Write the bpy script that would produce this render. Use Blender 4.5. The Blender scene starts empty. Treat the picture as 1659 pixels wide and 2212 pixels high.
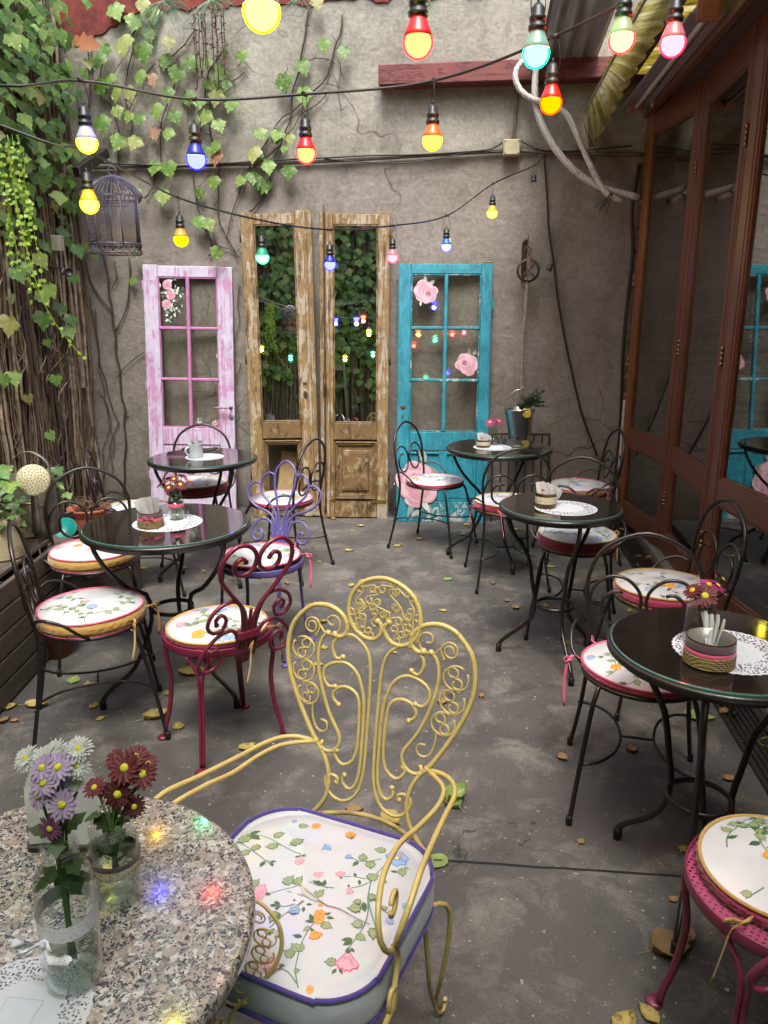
import bpy, math, random
from mathutils import Vector, Matrix, noise
R = math.radians
random.seed(7)
scene = bpy.context.scene
# ------------------------------------------------------------------ camera
CAM = Vector((0, 0, 1.6)); PITCH = R(14.8); YAW = R(6.8); FPX = 1650.0
cd = bpy.data.cameras.new('camera'); co = bpy.data.objects.new('camera', cd)
scene.collection.objects.link(co); scene.camera = co
co.location = CAM; co.rotation_euler = (R(90) - PITCH, 0, YAW)
cd.sensor_fit = 'HORIZONTAL'; cd.sensor_width = 36; cd.lens = 36 * FPX / 1659
cd.clip_start = 0.05; cd.clip_end = 200
# ------------------------------------------------------------------ world, sun, exposure
w = bpy.data.worlds.new('World'); scene.world = w; w.use_nodes = True
nt = w.node_tree; bg = nt.nodes['Background']
sky = nt.nodes.new('ShaderNodeTexSky'); sky.sky_type = 'NISHITA'; sky.sun_disc = False
sky.sun_elevation = R(60); sky.sun_rotation = R(174); sky.air_density = 1.0; sky.dust_density = 4.0; sky.ozone_density = 1.0
hs = nt.nodes.new('ShaderNodeHueSaturation'); hs.inputs['Saturation'].default_value = 0.42
nt.links.new(sky.outputs[0], hs.inputs['Color']); nt.links.new(hs.outputs[0], bg.inputs[0])
bg.inputs[1].default_value = 0.145
sl = bpy.data.lights.new('sun', 'SUN'); sl.energy = 1.5; sl.angle = R(22); sl.color = (1, 0.97, 0.92)
so = bpy.data.objects.new('sun', sl); scene.collection.objects.link(so)
so.rotation_euler = (R(30), 0, R(6))
so.location = (0, 0, 8)
scene.view_settings.view_transform = 'Standard'; scene.view_settings.look = 'None'
scene.view_settings.exposure = 1.68; scene.view_settings.gamma = 1
scene.render.engine = 'CYCLES'
cy = scene.cycles; cy.use_denoising = True; cy.max_bounces = 10; cy.transparent_max_bounces = 16
cy.glossy_bounces = 5; cy.transmission_bounces = 10; cy.diffuse_bounces = 4
cy.caustics_reflective = False; cy.caustics_refractive = False; cy.sample_clamp_indirect = 4
try: cy.use_light_tree = True
except Exception: pass

# ------------------------------------------------------------------ places measured on real planes
FW = Vector((-math.sin(YAW) * math.cos(PITCH), math.cos(YAW) * math.cos(PITCH), -math.sin(PITCH)))
RT = Vector((math.cos(YAW), math.sin(YAW), 0)); UP = RT.cross(FW)
def ray(px, py): return FW + RT * ((px - 829.5) / FPX) - UP * ((py - 1106) / FPX)
def atz(px, py, z=0.0):
    d = ray(px, py); return CAM + d * ((z - CAM.z) / d.z)
def aty(px, py, y):
    d = ray(px, py); return CAM + d * (y / d.y)
def atx(px, py, x):
    d = ray(px, py); return CAM + d * (x / d.x)
def away(px, py, dist): return CAM + ray(px, py).normalized() * dist
YW = 6.05     # back wall plane
XL = -3.2     # left wall plane

# ------------------------------------------------------------------ mesh collector
def cr(P, step=0.02, closed=False):
    P = [Vector(p) for p in P]
    out = []; n = len(P)
    if n < 3 and not closed: 
        L = (P[1] - P[0]).length; k = max(1, int(L / step))
        return [P[0].lerp(P[1], i / k) for i in range(k + 1)]
    rng = range(n if closed else n - 1)
    for i in rng:
        if closed: a, b, c, d = P[i - 1], P[i], P[(i + 1) % n], P[(i + 2) % n]
        else:
            b, c = P[i], P[i + 1]
            a = P[i - 1] if i else b * 2 - c
            d = P[i + 2] if i + 2 < n else c * 2 - b
        k = max(2, min(12, int((c - b).length / step)))
        for j in range(k):
            t = j / k; t2 = t * t; t3 = t2 * t
            out.append(0.5 * ((2 * b) + (c - a) * t + (2 * a - 5 * b + 4 * c - d) * t2 + (3 * b - a - 3 * c + d) * t3))
    if not closed: out.append(P[-1])
    return out

class MB:
    def __init__(s): s.v = []; s.f = []; s.m = []; s.mats = []; s.sm = []
    def mi(s, mat):
        if mat not in s.mats: s.mats.append(mat)
        return s.mats.index(mat)
    def face(s, idx, mat, smooth=True): s.f.append(tuple(idx)); s.m.append(s.mi(mat)); s.sm.append(smooth)
    def poly(s, pts, mat, smooth=False):
        b = len(s.v); s.v += [tuple(p) for p in pts]; s.face(range(b, b + len(pts)), mat, smooth)
    def fan(s, c, pts, mat, smooth=False):
        b = len(s.v); s.v.append(tuple(c)); s.v += [tuple(p) for p in pts]; n = len(pts)
        for i in range(n): s.face((b, b + 1 + i, b + 1 + (i + 1) % n), mat, smooth)
    def tube(s, pts, r, mat, n=8, closed=False, flat=None, nrm=None, caps=True, taper=None, step=0.02, raw=False):
        P = [Vector(p) for p in pts] if raw else cr(pts, step, closed)
        N = len(P); b = len(s.v); u = None
        for i, p in enumerate(P):
            t = (P[(i + 1) % N] - P[i - 1]) if closed else (P[min(i + 1, N - 1)] - P[max(i - 1, 0)])
            if t.length < 1e-9: t = Vector((0, 0, 1))
            t.normalize()
            if nrm is not None: u = Vector(nrm) - t * t.dot(Vector(nrm)); 
            elif u is None:
                q = Vector((0, 0, 1)) if abs(t.z) < .9 else Vector((1, 0, 0)); u = q - t * t.dot(q)
            else: u = u - t * t.dot(u)
            if u.length < 1e-6: u = t.orthogonal()
            u.normalize(); v = t.cross(u)
            k = 1.0 if taper is None else taper(i / max(1, N - 1))
            ra, rb = (flat[0] * k, flat[1] * k) if flat else (r * k, r * k)
            for j in range(n):
                a = 2 * math.pi * j / n + (math.pi / n if flat and n == 4 else 0)
                s.v.append(tuple(p + u * (math.cos(a) * ra) + v * (math.sin(a) * rb)))
        M = N if closed else N - 1
        for i in range(M):
            for j in range(n):
                a = b + i * n + j; c = b + i * n + (j + 1) % n
                d = b + ((i + 1) % N) * n + (j + 1) % n; e = b + ((i + 1) % N) * n + j
                s.face((a, c, d, e), mat, True)
        if not closed and caps:
            s.face([b + j for j in range(n)][::-1], mat, False); s.face([b + (N - 1) * n + j for j in range(n)], mat, False)
        return s
    def lathe(s, prof, mat, c=(0, 0, 0), n=32, axis=None, mats=None, capb=False, capt=False):
        c = Vector(c); b = len(s.v)
        ax = Vector(axis).normalized() if axis is not None else Vector((0, 0, 1))
        x = ax.orthogonal().normalized() if axis is not None else Vector((1, 0, 0)); y = ax.cross(x)
        for (r, z) in prof:
            for j in range(n):
                a = 2 * math.pi * j / n
                s.v.append(tuple(c + ax * z + x * (r * math.cos(a)) + y * (r * math.sin(a))))
        for i in range(len(prof) - 1):
            m = mats[i] if mats else mat
            for j in range(n):
                s.face((b + i * n + j, b + i * n + (j + 1) % n, b + (i + 1) * n + (j + 1) % n, b + (i + 1) * n + j), m, True)
        if capb: s.face([b + j for j in range(n)][::-1], mats[0] if mats else mat, False)
        if capt: s.face([b + (len(prof) - 1) * n + j for j in range(n)], mats[-1] if mats else mat, False)
        return s
    def box(s, lo, hi, mat, bev=0.0, M=None):
        x0, y0, z0 = lo; x1, y1, z1 = hi
        def P(x, y, z):
            p = Vector((x, y, z)); return tuple(M @ p) if M is not None else tuple(p)
        e = min(bev, (x1 - x0) / 2.01, (y1 - y0) / 2.01, (z1 - z0) / 2.01)
        b = len(s.v)
        if e <= 0:
            s.v += [P(*q) for q in [(x0, y0, z0), (x1, y0, z0), (x1, y1, z0), (x0, y1, z0), (x0, y0, z1), (x1, y0, z1), (x1, y1, z1), (x0, y1, z1)]]
            for q in [(0, 3, 2, 1), (4, 5, 6, 7), (0, 1, 5, 4), (1, 2, 6, 5), (2, 3, 7, 6), (3, 0, 4, 7)]: s.face([b + i for i in q], mat, False)
            return s
        # chamfered box: 24 verts
        idx = {}
        X = (x0, x1); Y = (y0, y1); Z = (z0, z1)
        for i in (0, 1):
            for j in (0, 1):
                for k in (0, 1):
                    sx = e if i == 0 else -e; sy = e if j == 0 else -e; sz = e if k == 0 else -e
                    idx[(i, j, k, 'x')] = len(s.v); s.v.append(P(X[i], Y[j] + sy, Z[k] + sz))
                    idx[(i, j, k, 'y')] = len(s.v); s.v.append(P(X[i] + sx, Y[j], Z[k] + sz))
                    idx[(i, j, k, 'z')] = len(s.v); s.v.append(P(X[i] + sx, Y[j] + sy, Z[k]))
        def q(*a): s.face([idx[t] for t in a], mat, False)
        for i in (0, 1):
            a = [(i, 0, 0, 'x'), (i, 1, 0, 'x'), (i, 1, 1, 'x'), (i, 0, 1, 'x')]; q(*(a if i else a[::-1]))
            a = [(0, i, 0, 'y'), (1, i, 0, 'y'), (1, i, 1, 'y'), (0, i, 1, 'y')]; q(*(a[::-1] if i else a))
            a = [(0, 0, i, 'z'), (1, 0, i, 'z'), (1, 1, i, 'z'), (0, 1, i, 'z')]; q(*(a if i else a[::-1]))
        for i in (0, 1):
            for j in (0, 1):
                a = [(i, j, 0, 'x'), (i, j, 0, 'y'), (i, j, 1, 'y'), (i, j, 1, 'x')]; q(*(a if i == j else a[::-1]))
                a = [(i, 0, j, 'x'), (i, 0, j, 'z'), (i, 1, j, 'z'), (i, 1, j, 'x')]; q(*(a[::-1] if i == j else a))
                a = [(0, i, j, 'y'), (0, i, j, 'z'), (1, i, j, 'z'), (1, i, j, 'y')]; q(*(a if i == j else a[::-1]))
        for i in (0, 1):
            for j in (0, 1):
                for k in (0, 1):
                    a = [(i, j, k, 'x'), (i, j, k, 'y'), (i, j, k, 'z')]; q(*(a if (i + j + k) % 2 else a[::-1]))
        return s
    def xform(s, M, start=0):
        for i in range(start, len(s.v)): s.v[i] = tuple(M @ Vector(s.v[i]))
        return s
    def build(s, name, parent=None, loc=None, rz=0):
        me = bpy.data.meshes.new(name); me.from_pydata(s.v, [], s.f)
        for m in s.mats: me.materials.append(m)
        me.polygons.foreach_set('material_index', s.m); me.polygons.foreach_set('use_smooth', s.sm)
        me.update()
        o = bpy.data.objects.new(name, me); scene.collection.objects.link(o)
        if parent is not None: o.parent = parent
        if loc is not None: o.location = loc
        if rz: o.rotation_euler = (0, 0, rz)
        return o
def empty(name, loc=(0, 0, 0), rz=0, parent=None):
    o = bpy.data.objects.new(name, None); scene.collection.objects.link(o); o.location = loc; o.rotation_euler = (0, 0, rz)
    o.empty_display_size = 0.1
    if parent is not None: o.parent = parent
    return o
def tag(o, label=None, cat=None, group=None, kind=None):
    if label: o['label'] = label
    if cat: o['category'] = cat
    if group: o['group'] = group
    if kind: o['kind'] = kind
    return o
def copy_tree(o, parent=None):
    c = o.copy(); scene.collection.objects.link(c)
    if parent is not None: c.parent = parent
    for ch in list(o.children): copy_tree(ch, c)
    return c

# ------------------------------------------------------------------ materials
def lin(h):
    h = h.lstrip('#'); o = []
    for i in (0, 2, 4):
        c = int(h[i:i + 2], 16) / 255; o.append(c / 12.92 if c <= .04045 else ((c + .055) / 1.055) ** 2.4)
    return tuple(o) + (1,)
class NT:
    def __init__(s, name):
        s.m = bpy.data.materials.new(name); s.m.use_nodes = True; s.t = s.m.node_tree
        s.b = s.t.nodes['Principled BSDF']; s.out = s.t.nodes['Material Output']
    def n(s, typ, ins=None, **kw):
        x = s.t.nodes.new('ShaderNode' + typ)
        for k, v in kw.items(): setattr(x, k, v)
        for k, v in (ins or {}).items():
            sock = x.inputs[k]
            if hasattr(v, 'is_linked') or isinstance(v, bpy.types.NodeSocket): s.t.links.new(v, sock)
            else: sock.default_value = v
        return x
    def l(s, a, b): s.t.links.new(a, b)
    def coord(s, k='Object', scale=None):
        c = s.n('TexCoord').outputs[k]
        if scale is not None: c = s.n('Mapping', {'Vector': c, 'Scale': scale}).outputs[0]
        return c
    def noise(s, vec, scale, detail=4, rough=.6, dist=0.0):
        return s.n('TexNoise', {'Vector': vec, 'Scale': scale, 'Detail': detail, 'Roughness': rough, 'Distortion': dist}).outputs['Fac']
    def ramp(s, fac, stops, interp='LINEAR'):
        r = s.n('ValToRGB', {'Fac': fac}); e = r.color_ramp.elements; r.color_ramp.interpolation = interp
        while len(e) > 1: e.remove(e[-1])
        e[0].position = stops[0][0]; c = stops[0][1]; e[0].color = c if not isinstance(c, (int, float)) else (c, c, c, 1)
        for p, c in stops[1:]:
            q = e.new(p); q.color = c if not isinstance(c, (int, float)) else (c, c, c, 1)
        return r.outputs[0]
    def mix(s, fac, a, b, mode='MIX'):
        x = s.n('Mix', data_type='RGBA', blend_type=mode)
        for i, v in ((0, fac), (6, a), (7, b)):
            if isinstance(v, bpy.types.NodeSocket): s.l(v, x.inputs[i])
            else: x.inputs[i].default_value = v
        return x.outputs[2]
    def math(s, op, a, b=0.0, c=0.0):
        x = s.n('Math', operation=op)
        for i, v in enumerate((a, b, c)):
            if isinstance(v, bpy.types.NodeSocket): s.l(v, x.inputs[i])
            else: x.inputs[i].default_value = v
        return x.outputs[0]
    def bump(s, h, strength=.3, dist=.01, normal=None):
        x = s.n('Bump', {'Height': h, 'Strength': strength, 'Distance': dist})
        if normal is not None: s.l(normal, x.inputs['Normal'])
        return x.outputs[0]
    def set(s, **kw):
        mp = dict(col='Base Color', rough='Roughness', metal='Metallic', nrm='Normal', spec='Specular IOR Level', alpha='Alpha',
                  coat='Coat Weight', coatr='Coat Roughness', trans='Transmission Weight', ior='IOR', emc='Emission Color', ems='Emission Strength', sheen='Sheen Weight', sub='Subsurface Weight')
        for k, v in kw.items():
            i = s.b.inputs[mp[k]]
            if isinstance(v, bpy.types.NodeSocket): s.l(v, i)
            else: i.default_value = v
        return s.m
def simple(name, col, rough=.5, metal=0, var=.12, scale=30, bump=0.0, bs=60, coat=0, **kw):
    t = NT(name); c = lin(col) if isinstance(col, str) else col
    v = t.coord(); f = t.noise(v, scale, 3)
    d = tuple(x * (1 - var * 1.6) for x in c[:3]) + (1,); h = tuple(min(1, x * (1 + var)) for x in c[:3]) + (1,)
    t.set(col=t.ramp(f, [(.3, d), (.7, h)]), rough=rough, metal=metal, coat=coat, **kw)
    if bump: t.set(nrm=t.bump(t.noise(v, bs, 4), bump, .004))
    return t.m
MAT = {}
def island(name, stops, rough=.5, trans=0.0, bump=.2, spot=None):
    """leaf-like stuff: each loose piece takes its own colour from the ramp"""
    t = NT(name); g = t.n('NewGeometry'); v = t.coord()
    c = t.ramp(g.outputs['Random Per Island'], [(p, lin(x)) for p, x in stops])
    f = t.noise(v, 25, 3)
    c = t.mix(t.math('MULTIPLY', f, .45), c, (.0, .01, .0, 1), 'MIX')
    if spot: c = t.mix(t.ramp(t.noise(v, 60, 3), [(.58, 0.0), (.66, 1.0)]), c, lin(spot))
    t.set(col=c, rough=rough, nrm=t.bump(t.noise(v, 70, 2), bump, .004))
    if trans:
        tr = t.n('BsdfTranslucent', {'Color': c}); mx = t.n('MixShader', {'Fac': trans})
        t.l(t.b.outputs[0], mx.inputs[1]); t.l(tr.outputs[0], mx.inputs[2]); t.l(mx.outputs[0], t.out.inputs[0])
    return t.m
def plaster():
    t = NT('wall_plaster'); v = t.coord(); sep = t.n('SeparateXYZ', {'Vector': v})
    z = sep.outputs[2]
    zz = t.math('ADD', z, t.math('MULTIPLY', t.noise(v, 1.5, 3), .25))
    band = t.ramp(t.math('MULTIPLY', zz, .2), [(.0, 0.0), (.548, 0.0), (.562, 1.0)])
    lo = t.mix(t.ramp(t.noise(v, 1.3, 6, .65, .6), [(.3, 0.0), (.7, 1.0)]), lin('#716b61'), lin('#8b837c'))
    hi = t.mix(t.ramp(t.noise(v, 1.7, 6, .65, .6), [(.3, 0.0), (.7, 1.0)]), lin('#757167'), lin('#9b978b'))
    c = t.mix(band, lo, hi)
    x = sep.outputs[0]
    dirt = t.noise(t.n('Mapping', {'Vector': v, 'Scale': (1.5, 1, .8)}).outputs[0], 1.9, 7, .72)
    c = t.mix(t.ramp(dirt, [(.49, 0.0), (.68, .62)]), c, lin('#4a4339'))
    fine = t.noise(v, 34, 6, .75)
    c = t.mix(t.ramp(fine, [(.35, .35), (.6, 0.0)]), c, lin('#3c362e'))
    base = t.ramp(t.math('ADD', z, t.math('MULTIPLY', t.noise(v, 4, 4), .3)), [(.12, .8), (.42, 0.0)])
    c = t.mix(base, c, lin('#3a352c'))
    pits = t.n('TexVoronoi', {'Vector': v, 'Scale': 9.0}); pm = t.ramp(pits.outputs['Distance'], [(.0, .7), (.045, 0.0)])
    c = t.mix(pm, c, lin('#2c2823'))
    wv = t.noise(t.n('Mapping', {'Vector': v, 'Scale': (1, 1, 1.6)}).outputs[0], 3.0, 5, .6, .25)
    h = t.math('ADD', t.math('MULTIPLY', wv, 1.0), t.math('MULTIPLY', fine, .16))
    crack = t.n('TexVoronoi', {'Vector': t.n('Mapping', {'Vector': t.n('VectorMath', {0: v, 1: t.n('TexNoise', {'Vector': v, 'Scale': 2.0}).outputs['Color']}, operation='ADD').outputs[0], 'Scale': (.8, .8, .8)}).outputs[0], 'Scale': 1.1}, feature='DISTANCE_TO_EDGE')
    cm = t.ramp(crack.outputs['Distance'], [(.0, .75), (.006, 0.0)])
    cm = t.math('MULTIPLY', cm, t.ramp(t.noise(v, .9, 2), [(.5, 0.0), (.6, 1.0)]))
    c = t.mix(cm, c, lin('#2b2722'))
    t.set(col=c, rough=.88, nrm=t.bump(t.math('ADD', h, t.math('MULTIPLY', t.noise(v, 9, 4, .55, .8), .5)), .5, .03)); return t.m
def concrete():
    t = NT('floor_concrete'); v = t.coord()
    big = t.noise(v, .9, 6, .62, .8); mid = t.noise(v, 4.5, 7, .72, .4); fine = t.noise(v, 170, 3, .7)
    c = t.mix(t.ramp(big, [(.33, 0.0), (.66, 1.0)]), lin('#3b3937'), lin('#56534f'))
    c = t.mix(t.ramp(mid, [(.5, 0.0), (.66, .7)]), c, lin('#7b766d'))
    c = t.mix(t.ramp(t.noise(v, 2.1, 5, .7, 1.0), [(.56, 0.0), (.64, .5)]), c, lin('#2a2724'))
    c = t.mix(t.ramp(fine, [(.3, .5), (.55, 0.0)]), c, lin('#1d1b1a'))
    sp = t.n('TexVoronoi', {'Vector': v, 'Scale': 26.0, 'Randomness': 1.0})
    c = t.mix(t.ramp(sp.outputs['Distance'], [(.0, 1.0), (.07, 0.0)]), c, lin('#a8a08f'))
    sp2 = t.ramp(t.noise(v, 55, 2, .5), [(.69, 0.0), (.72, .7)])
    c = t.mix(sp2, c, lin('#9b9482'))
    wv2 = t.n('VectorMath', {0: v, 1: t.n('TexNoise', {'Vector': v, 'Scale': 3.0, 'Detail': 4.0}).outputs['Color']}, operation='ADD').outputs[0]
    ck = t.n('TexVoronoi', {'Vector': wv2, 'Scale': .75}, feature='DISTANCE_TO_EDGE'); ckm = t.math('MULTIPLY', t.ramp(ck.outputs['Distance'], [(0, .9), (.0035, 0.0)]), t.ramp(t.noise(v, .8, 2), [(.47, 0.0), (.53, 1.0)]))
    c = t.mix(ckm, c, lin('#171514'))
    damp = t.ramp(t.noise(v, 1.1, 5, .6, .5), [(.57, 0.0), (.63, .45)]); c = t.mix(damp, c, lin('#2b2825'))
    t.set(col=c, rough=t.ramp(big, [(.3, .5), (.7, .8)]), nrm=t.bump(t.math('ADD', mid, t.math('MULTIPLY', fine, .25)), .35, .012)); return t.m
def wood(name, a, b, scale=(18, 18, 1.2), rough=.45, bump=.25, ring=None, coat=0):
    t = NT(name); v = t.coord('Object', scale)
    f = t.noise(v, 3.0, 6, .65, 1.2); g = t.noise(t.coord('Object', (scale[0] * 5, scale[1] * 5, scale[2] * 2)), 4.0, 4, .6)
    c = t.mix(t.ramp(f, [(.3, 0.0), (.7, 1.0)]), lin(a), lin(b)); c = t.mix(t.ramp(g, [(.35, .45), (.6, 0.0)]), c, tuple(x * .35 for x in lin(a)[:3]) + (1,))
    t.set(col=c, rough=rough, coat=coat, coatr=.2, nrm=t.bump(g, bump, .003)); return t.m
def peeling(name, under, mid, top, streak=(26, 26, 1.3), t1=(.44, .52), t2=(.5, .56), dark='#3a2b1c', rough=.6, crack=True, soft=.0):
    """old door paint: bare wood, an under coat, and a worn top coat with chipped edges"""
    t = NT(name); v = t.coord(); vs = t.coord('Object', streak)
    grain = t.noise(vs, 2.2, 6, .7, .8); chip = t.noise(v, 6.5, 8, .72, .5); chip2 = t.noise(t.coord('Object', (9, 9, 2.2)), 2.0, 8, .75, .6)
    fine = t.noise(t.coord('Object', (streak[0] * 5, streak[1] * 5, streak[2] * 3)), 3.0, 4, .6)
    a = t.mix(t.ramp(grain, [(.3, 0.0), (.7, 1.0)]), lin(under), lin(dark))
    m1 = t.ramp(t.math('ADD', t.math('MULTIPLY', grain, .55), t.math('MULTIPLY', chip2, .45)), [(t1[0], 0.0), (t1[1], 1.0)])
    b = t.mix(t.ramp(t.noise(v, 14, 4), [(.3, 0.0), (.7, 1.0)]), lin(mid), tuple(x * .72 for x in lin(mid)[:3]) + (1,))
    m2 = t.ramp(t.math('ADD', t.math('MULTIPLY', chip, .5), t.math('MULTIPLY', grain, .5)), [(t2[0], 0.0), (t2[1], 1.0)])
    d = t.mix(t.ramp(t.noise(v, 9, 5), [(.3, 0.0), (.7, 1.0)]), lin(top), tuple(x * .78 for x in lin(top)[:3]) + (1,))
    c = t.mix(m1, a, t.mix(m2, b, d))
    h = t.math('ADD', t.math('ADD', m1, m2), t.math('MULTIPLY', fine, .5))
    if crack:
        cv = t.n('TexVoronoi', {'Vector': t.coord('Object', (14, 14, 7)), 'Scale': 2.4}, feature='DISTANCE_TO_EDGE')
        cm = t.ramp(cv.outputs['Distance'], [(.0, 1.0), (.02, 0.0)]); cm = t.math('MULTIPLY', cm, t.ramp(t.noise(v, 4, 3), [(.45, 0.0), (.6, .8)]))
        c = t.mix(cm, c, lin(dark)); h = t.math('SUBTRACT', h, cm)
    c = t.mix(t.ramp(fine, [(.3, .35), (.5, 0.0)]), c, lin(dark))
    t.set(col=c, rough=rough, nrm=t.bump(h, .5, .0035)); return t.m
def glass(name='clear_glass', tint=(.93, .96, .95, 1), rough=0.0, f0=.04):
    t = NT(name); t.t.nodes.remove(t.b)
    g = t.n('BsdfGlossy', {'Roughness': rough, 'Color': (1, 1, 1, 1)}); tr = t.n('BsdfTransparent', {'Color': tint})
    lw = t.n('LayerWeight', {'Blend': .5}).outputs['Facing']; f = t.math('ADD', t.math('MULTIPLY', t.math('POWER', lw, 4.5), 1 - f0), f0); mx = t.n('MixShader', {'Fac': f})
    t.l(tr.outputs[0], mx.inputs[1]); t.l(g.outputs[0], mx.inputs[2]); t.l(mx.outputs[0], t.out.inputs[0]); return t.m
def enamel(name, col, chips='#2a1c14', rough=.32, amt=.66, var=.15):
    t = NT(name); v = t.coord(); c = lin(col)
    d = tuple(x * (1 - var * 2) for x in c[:3]) + (1,)
    cc = t.mix(t.noise(v, 22, 4), c, d)
    cc = t.mix(t.ramp(t.noise(v, 70, 4, .7), [(amt, 0.0), (amt + .03, 1.0)]), cc, lin(chips))
    t.set(col=cc, rough=rough, spec=.5, nrm=t.bump(t.noise(v, 110, 3), .3, .003)); return t.m
M_plaster = plaster(); M_conc = concrete()
M_black = enamel('black_wrought_iron', '#1d1714', '#5a3a26', .34, .70)
M_iron = enamel('dark_iron', '#221d1a', '#5b4636', .5, .62)
M_yellow = enamel('mustard_paint', '#c9b26c', '#6f6140', .36, .665, .16)
M_red = enamel('wine_paint', '#6e1f37', '#2f0d16', .33, .68)
M_purple = enamel('purple_paint', '#584f88', '#241c3c', .33, .7)
M_pinkp = enamel('pink_paint', '#7c2f47', '#3a1524', .3, .72)
M_rubber = simple('black_rubber', '#0f0f10', .6)
M_cable = simple('black_cable', '#141311', .5)
M_glass = glass()
# ================================================================== THE SETTING
M_soil = simple('soil', '#2a2018', .95, bump=.5)
# floor: one sheet with a saw-cut joint
m = MB(); m.box((-12, -14, -.2), (12, 14, 0), M_conc); tag(m.build('floor'), kind='structure')
m = MB(); M_joint = simple('dark_joint', '#141312', .9)
a = atz(905, 1857, 0); b = atz(1560, 1900, 0); dirj = (b - a).normalized()
J = [a - dirj * 1.2 + Vector((0, 0, .004))]
for k in range(1, 60): 
    p = a - dirj * 1.2 + dirj * k * .06; p = p + Vector((random.uniform(-.002, .002), random.uniform(-.002, .002), .004)); J.append(p)
for k in range(len(J) - 1):
    n_ = Vector((-dirj.y, dirj.x, 0)) * .003
    m.poly([J[k] - n_, J[k + 1] - n_, J[k + 1] + n_, J[k] + n_], M_joint)
tag(m.build('floor_joint'), kind='structure')
# back wall with an uneven, crumbled red top coat along its head
M_redwall = simple('red_render', '#66281f', .9, var=.3, scale=12, bump=.8, bs=30)
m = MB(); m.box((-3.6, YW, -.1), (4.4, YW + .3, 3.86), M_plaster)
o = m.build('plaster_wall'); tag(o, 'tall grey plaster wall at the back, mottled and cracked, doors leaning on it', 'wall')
m = MB()
def crumble(x0, x1, zlo, zhi, y, seed):
    random.seed(seed); n = int((x1 - x0) / .04); top = []; bot = []
    for i in range(n + 1):
        x = x0 + (x1 - x0) * i / n
        top.append(Vector((x, y - .012, zhi))); bot.append(Vector((x, y - .012, zlo(x) + noise.noise(Vector((x * 6, seed, 0))) * .05 + random.uniform(-.015, .015))))
    for i in range(n):
        m.poly([bot[i], bot[i + 1], top[i + 1], top[i]], M_redwall)
        m.poly([bot[i] + Vector((0, .011, -.004)), bot[i + 1] + Vector((0, .011, -.004)), bot[i + 1], bot[i]], M_redwall)
def zl(x):
    if x < -3.0: return 3.50
    if x < -2.55: return 3.50 + (x + 3.0) * .38
    if x < -1.9: return 3.70
    return 3.705
crumble(-3.15, 1.2, zl, 3.86, YW, 3)
m.box((-3.6, YW - .03, 3.86), (4.4, YW + .33, 3.94), M_redwall, .01)
random.seed(11)
m.build('red_coat', o)
# left brick wall
def brick():
    t = NT('old_brick'); g = t.coord(); s = t.n('SeparateXYZ', {'Vector': g})
    v = t.n('CombineXYZ', {'X': s.outputs[1], 'Y': s.outputs[2], 'Z': s.outputs[0]}).outputs[0]
    br = t.n('TexBrick', {'Vector': v, 'Color1': lin('#6d5143'), 'Color2': lin('#8b7364'), 'Mortar': lin('#4e463c'), 'Scale': 3.6, 'Mortar Size': .035, 'Mortar Smooth': .4, 'Bias': 0.0, 'Brick Width': .9, 'Row Height': .26})
    c = t.mix(t.ramp(t.noise(g, 7, 5), [(.4, 0.0), (.75, .8)]), br.outputs['Color'], lin('#352b23'))
    h = t.math('ADD', t.math('MULTIPLY', br.outputs['Fac'], -1.0), t.math('MULTIPLY', t.noise(g, 18, 5), .8))
    t.set(col=c, rough=.92, nrm=t.bump(h, .9, .03)); return t.m
M_brick = brick()
m = MB(); m.box((XL - .3, -6.3, -.1), (XL, YW + .3, 3.9), M_brick); m.box((XL - .3, -2.5, 3.9), (XL, 2.0, 5.2), M_brick)
lw = m.build('brick_wall'); tag(lw, 'rough brown brick wall on the left hidden under bare ivy stems', 'wall')
m = MB(); random.seed(2)      # toothed brick quoins where the wall dies into the plaster
for k in range(30):
    z = .05 + k * .073; y1 = YW - .005 - (.05 if k % 2 else .0)
    m.box((XL - .02, y1 - random.uniform(.14, .3), z), (XL + .02 + random.uniform(0, .035), y1, z + .058), M_brick, .008)
m.build('brick_end', lw)
# wall behind the photographer and the far building side
m = MB(); m.box((-3.6, -2.5, -.1), (1.6, -2.2, 6.9), M_plaster); tag(m.build('rear_wall'), 'plaster wall behind the photographer seen only in the mirrors', 'wall')
# building on the right: wall over the glazed doors, dark room behind them
M_mahog = wood('red_brown_timber', '#54301f', '#74452f', (3, 30, 1.0), .38, .2, coat=.15)
M_mahog_lit = wood('orange_brown_timber', '#6b3d1c', '#8a5426', (22, 22, 1.0), .36, .2, coat=.15)  # red brown timber with the orange light on it put into its colour
M_fascia = wood('dusty_fascia_timber', '#3f2a29', '#5c3f3c', (14, .8, 14), .6, .35)
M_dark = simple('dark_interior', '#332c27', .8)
M_offw = simple('off_white_wall', '#6b6256', .85)
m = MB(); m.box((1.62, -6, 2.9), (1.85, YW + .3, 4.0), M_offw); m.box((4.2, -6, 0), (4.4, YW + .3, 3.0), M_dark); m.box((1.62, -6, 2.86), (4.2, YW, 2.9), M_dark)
m.box((1.85, YW - .12, 0), (4.2, YW - .001, 2.86), M_brick); m.box((1.5, -6.2, 0), (4.4, -6, 4.0), M_offw)
m.box((1.32, YW - .13, 0), (1.85, YW - .001, 2.9), M_brick)
tag(m.build('cafe_building'), 'dark building interior behind the folding glass doors on the right', 'building')
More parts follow.
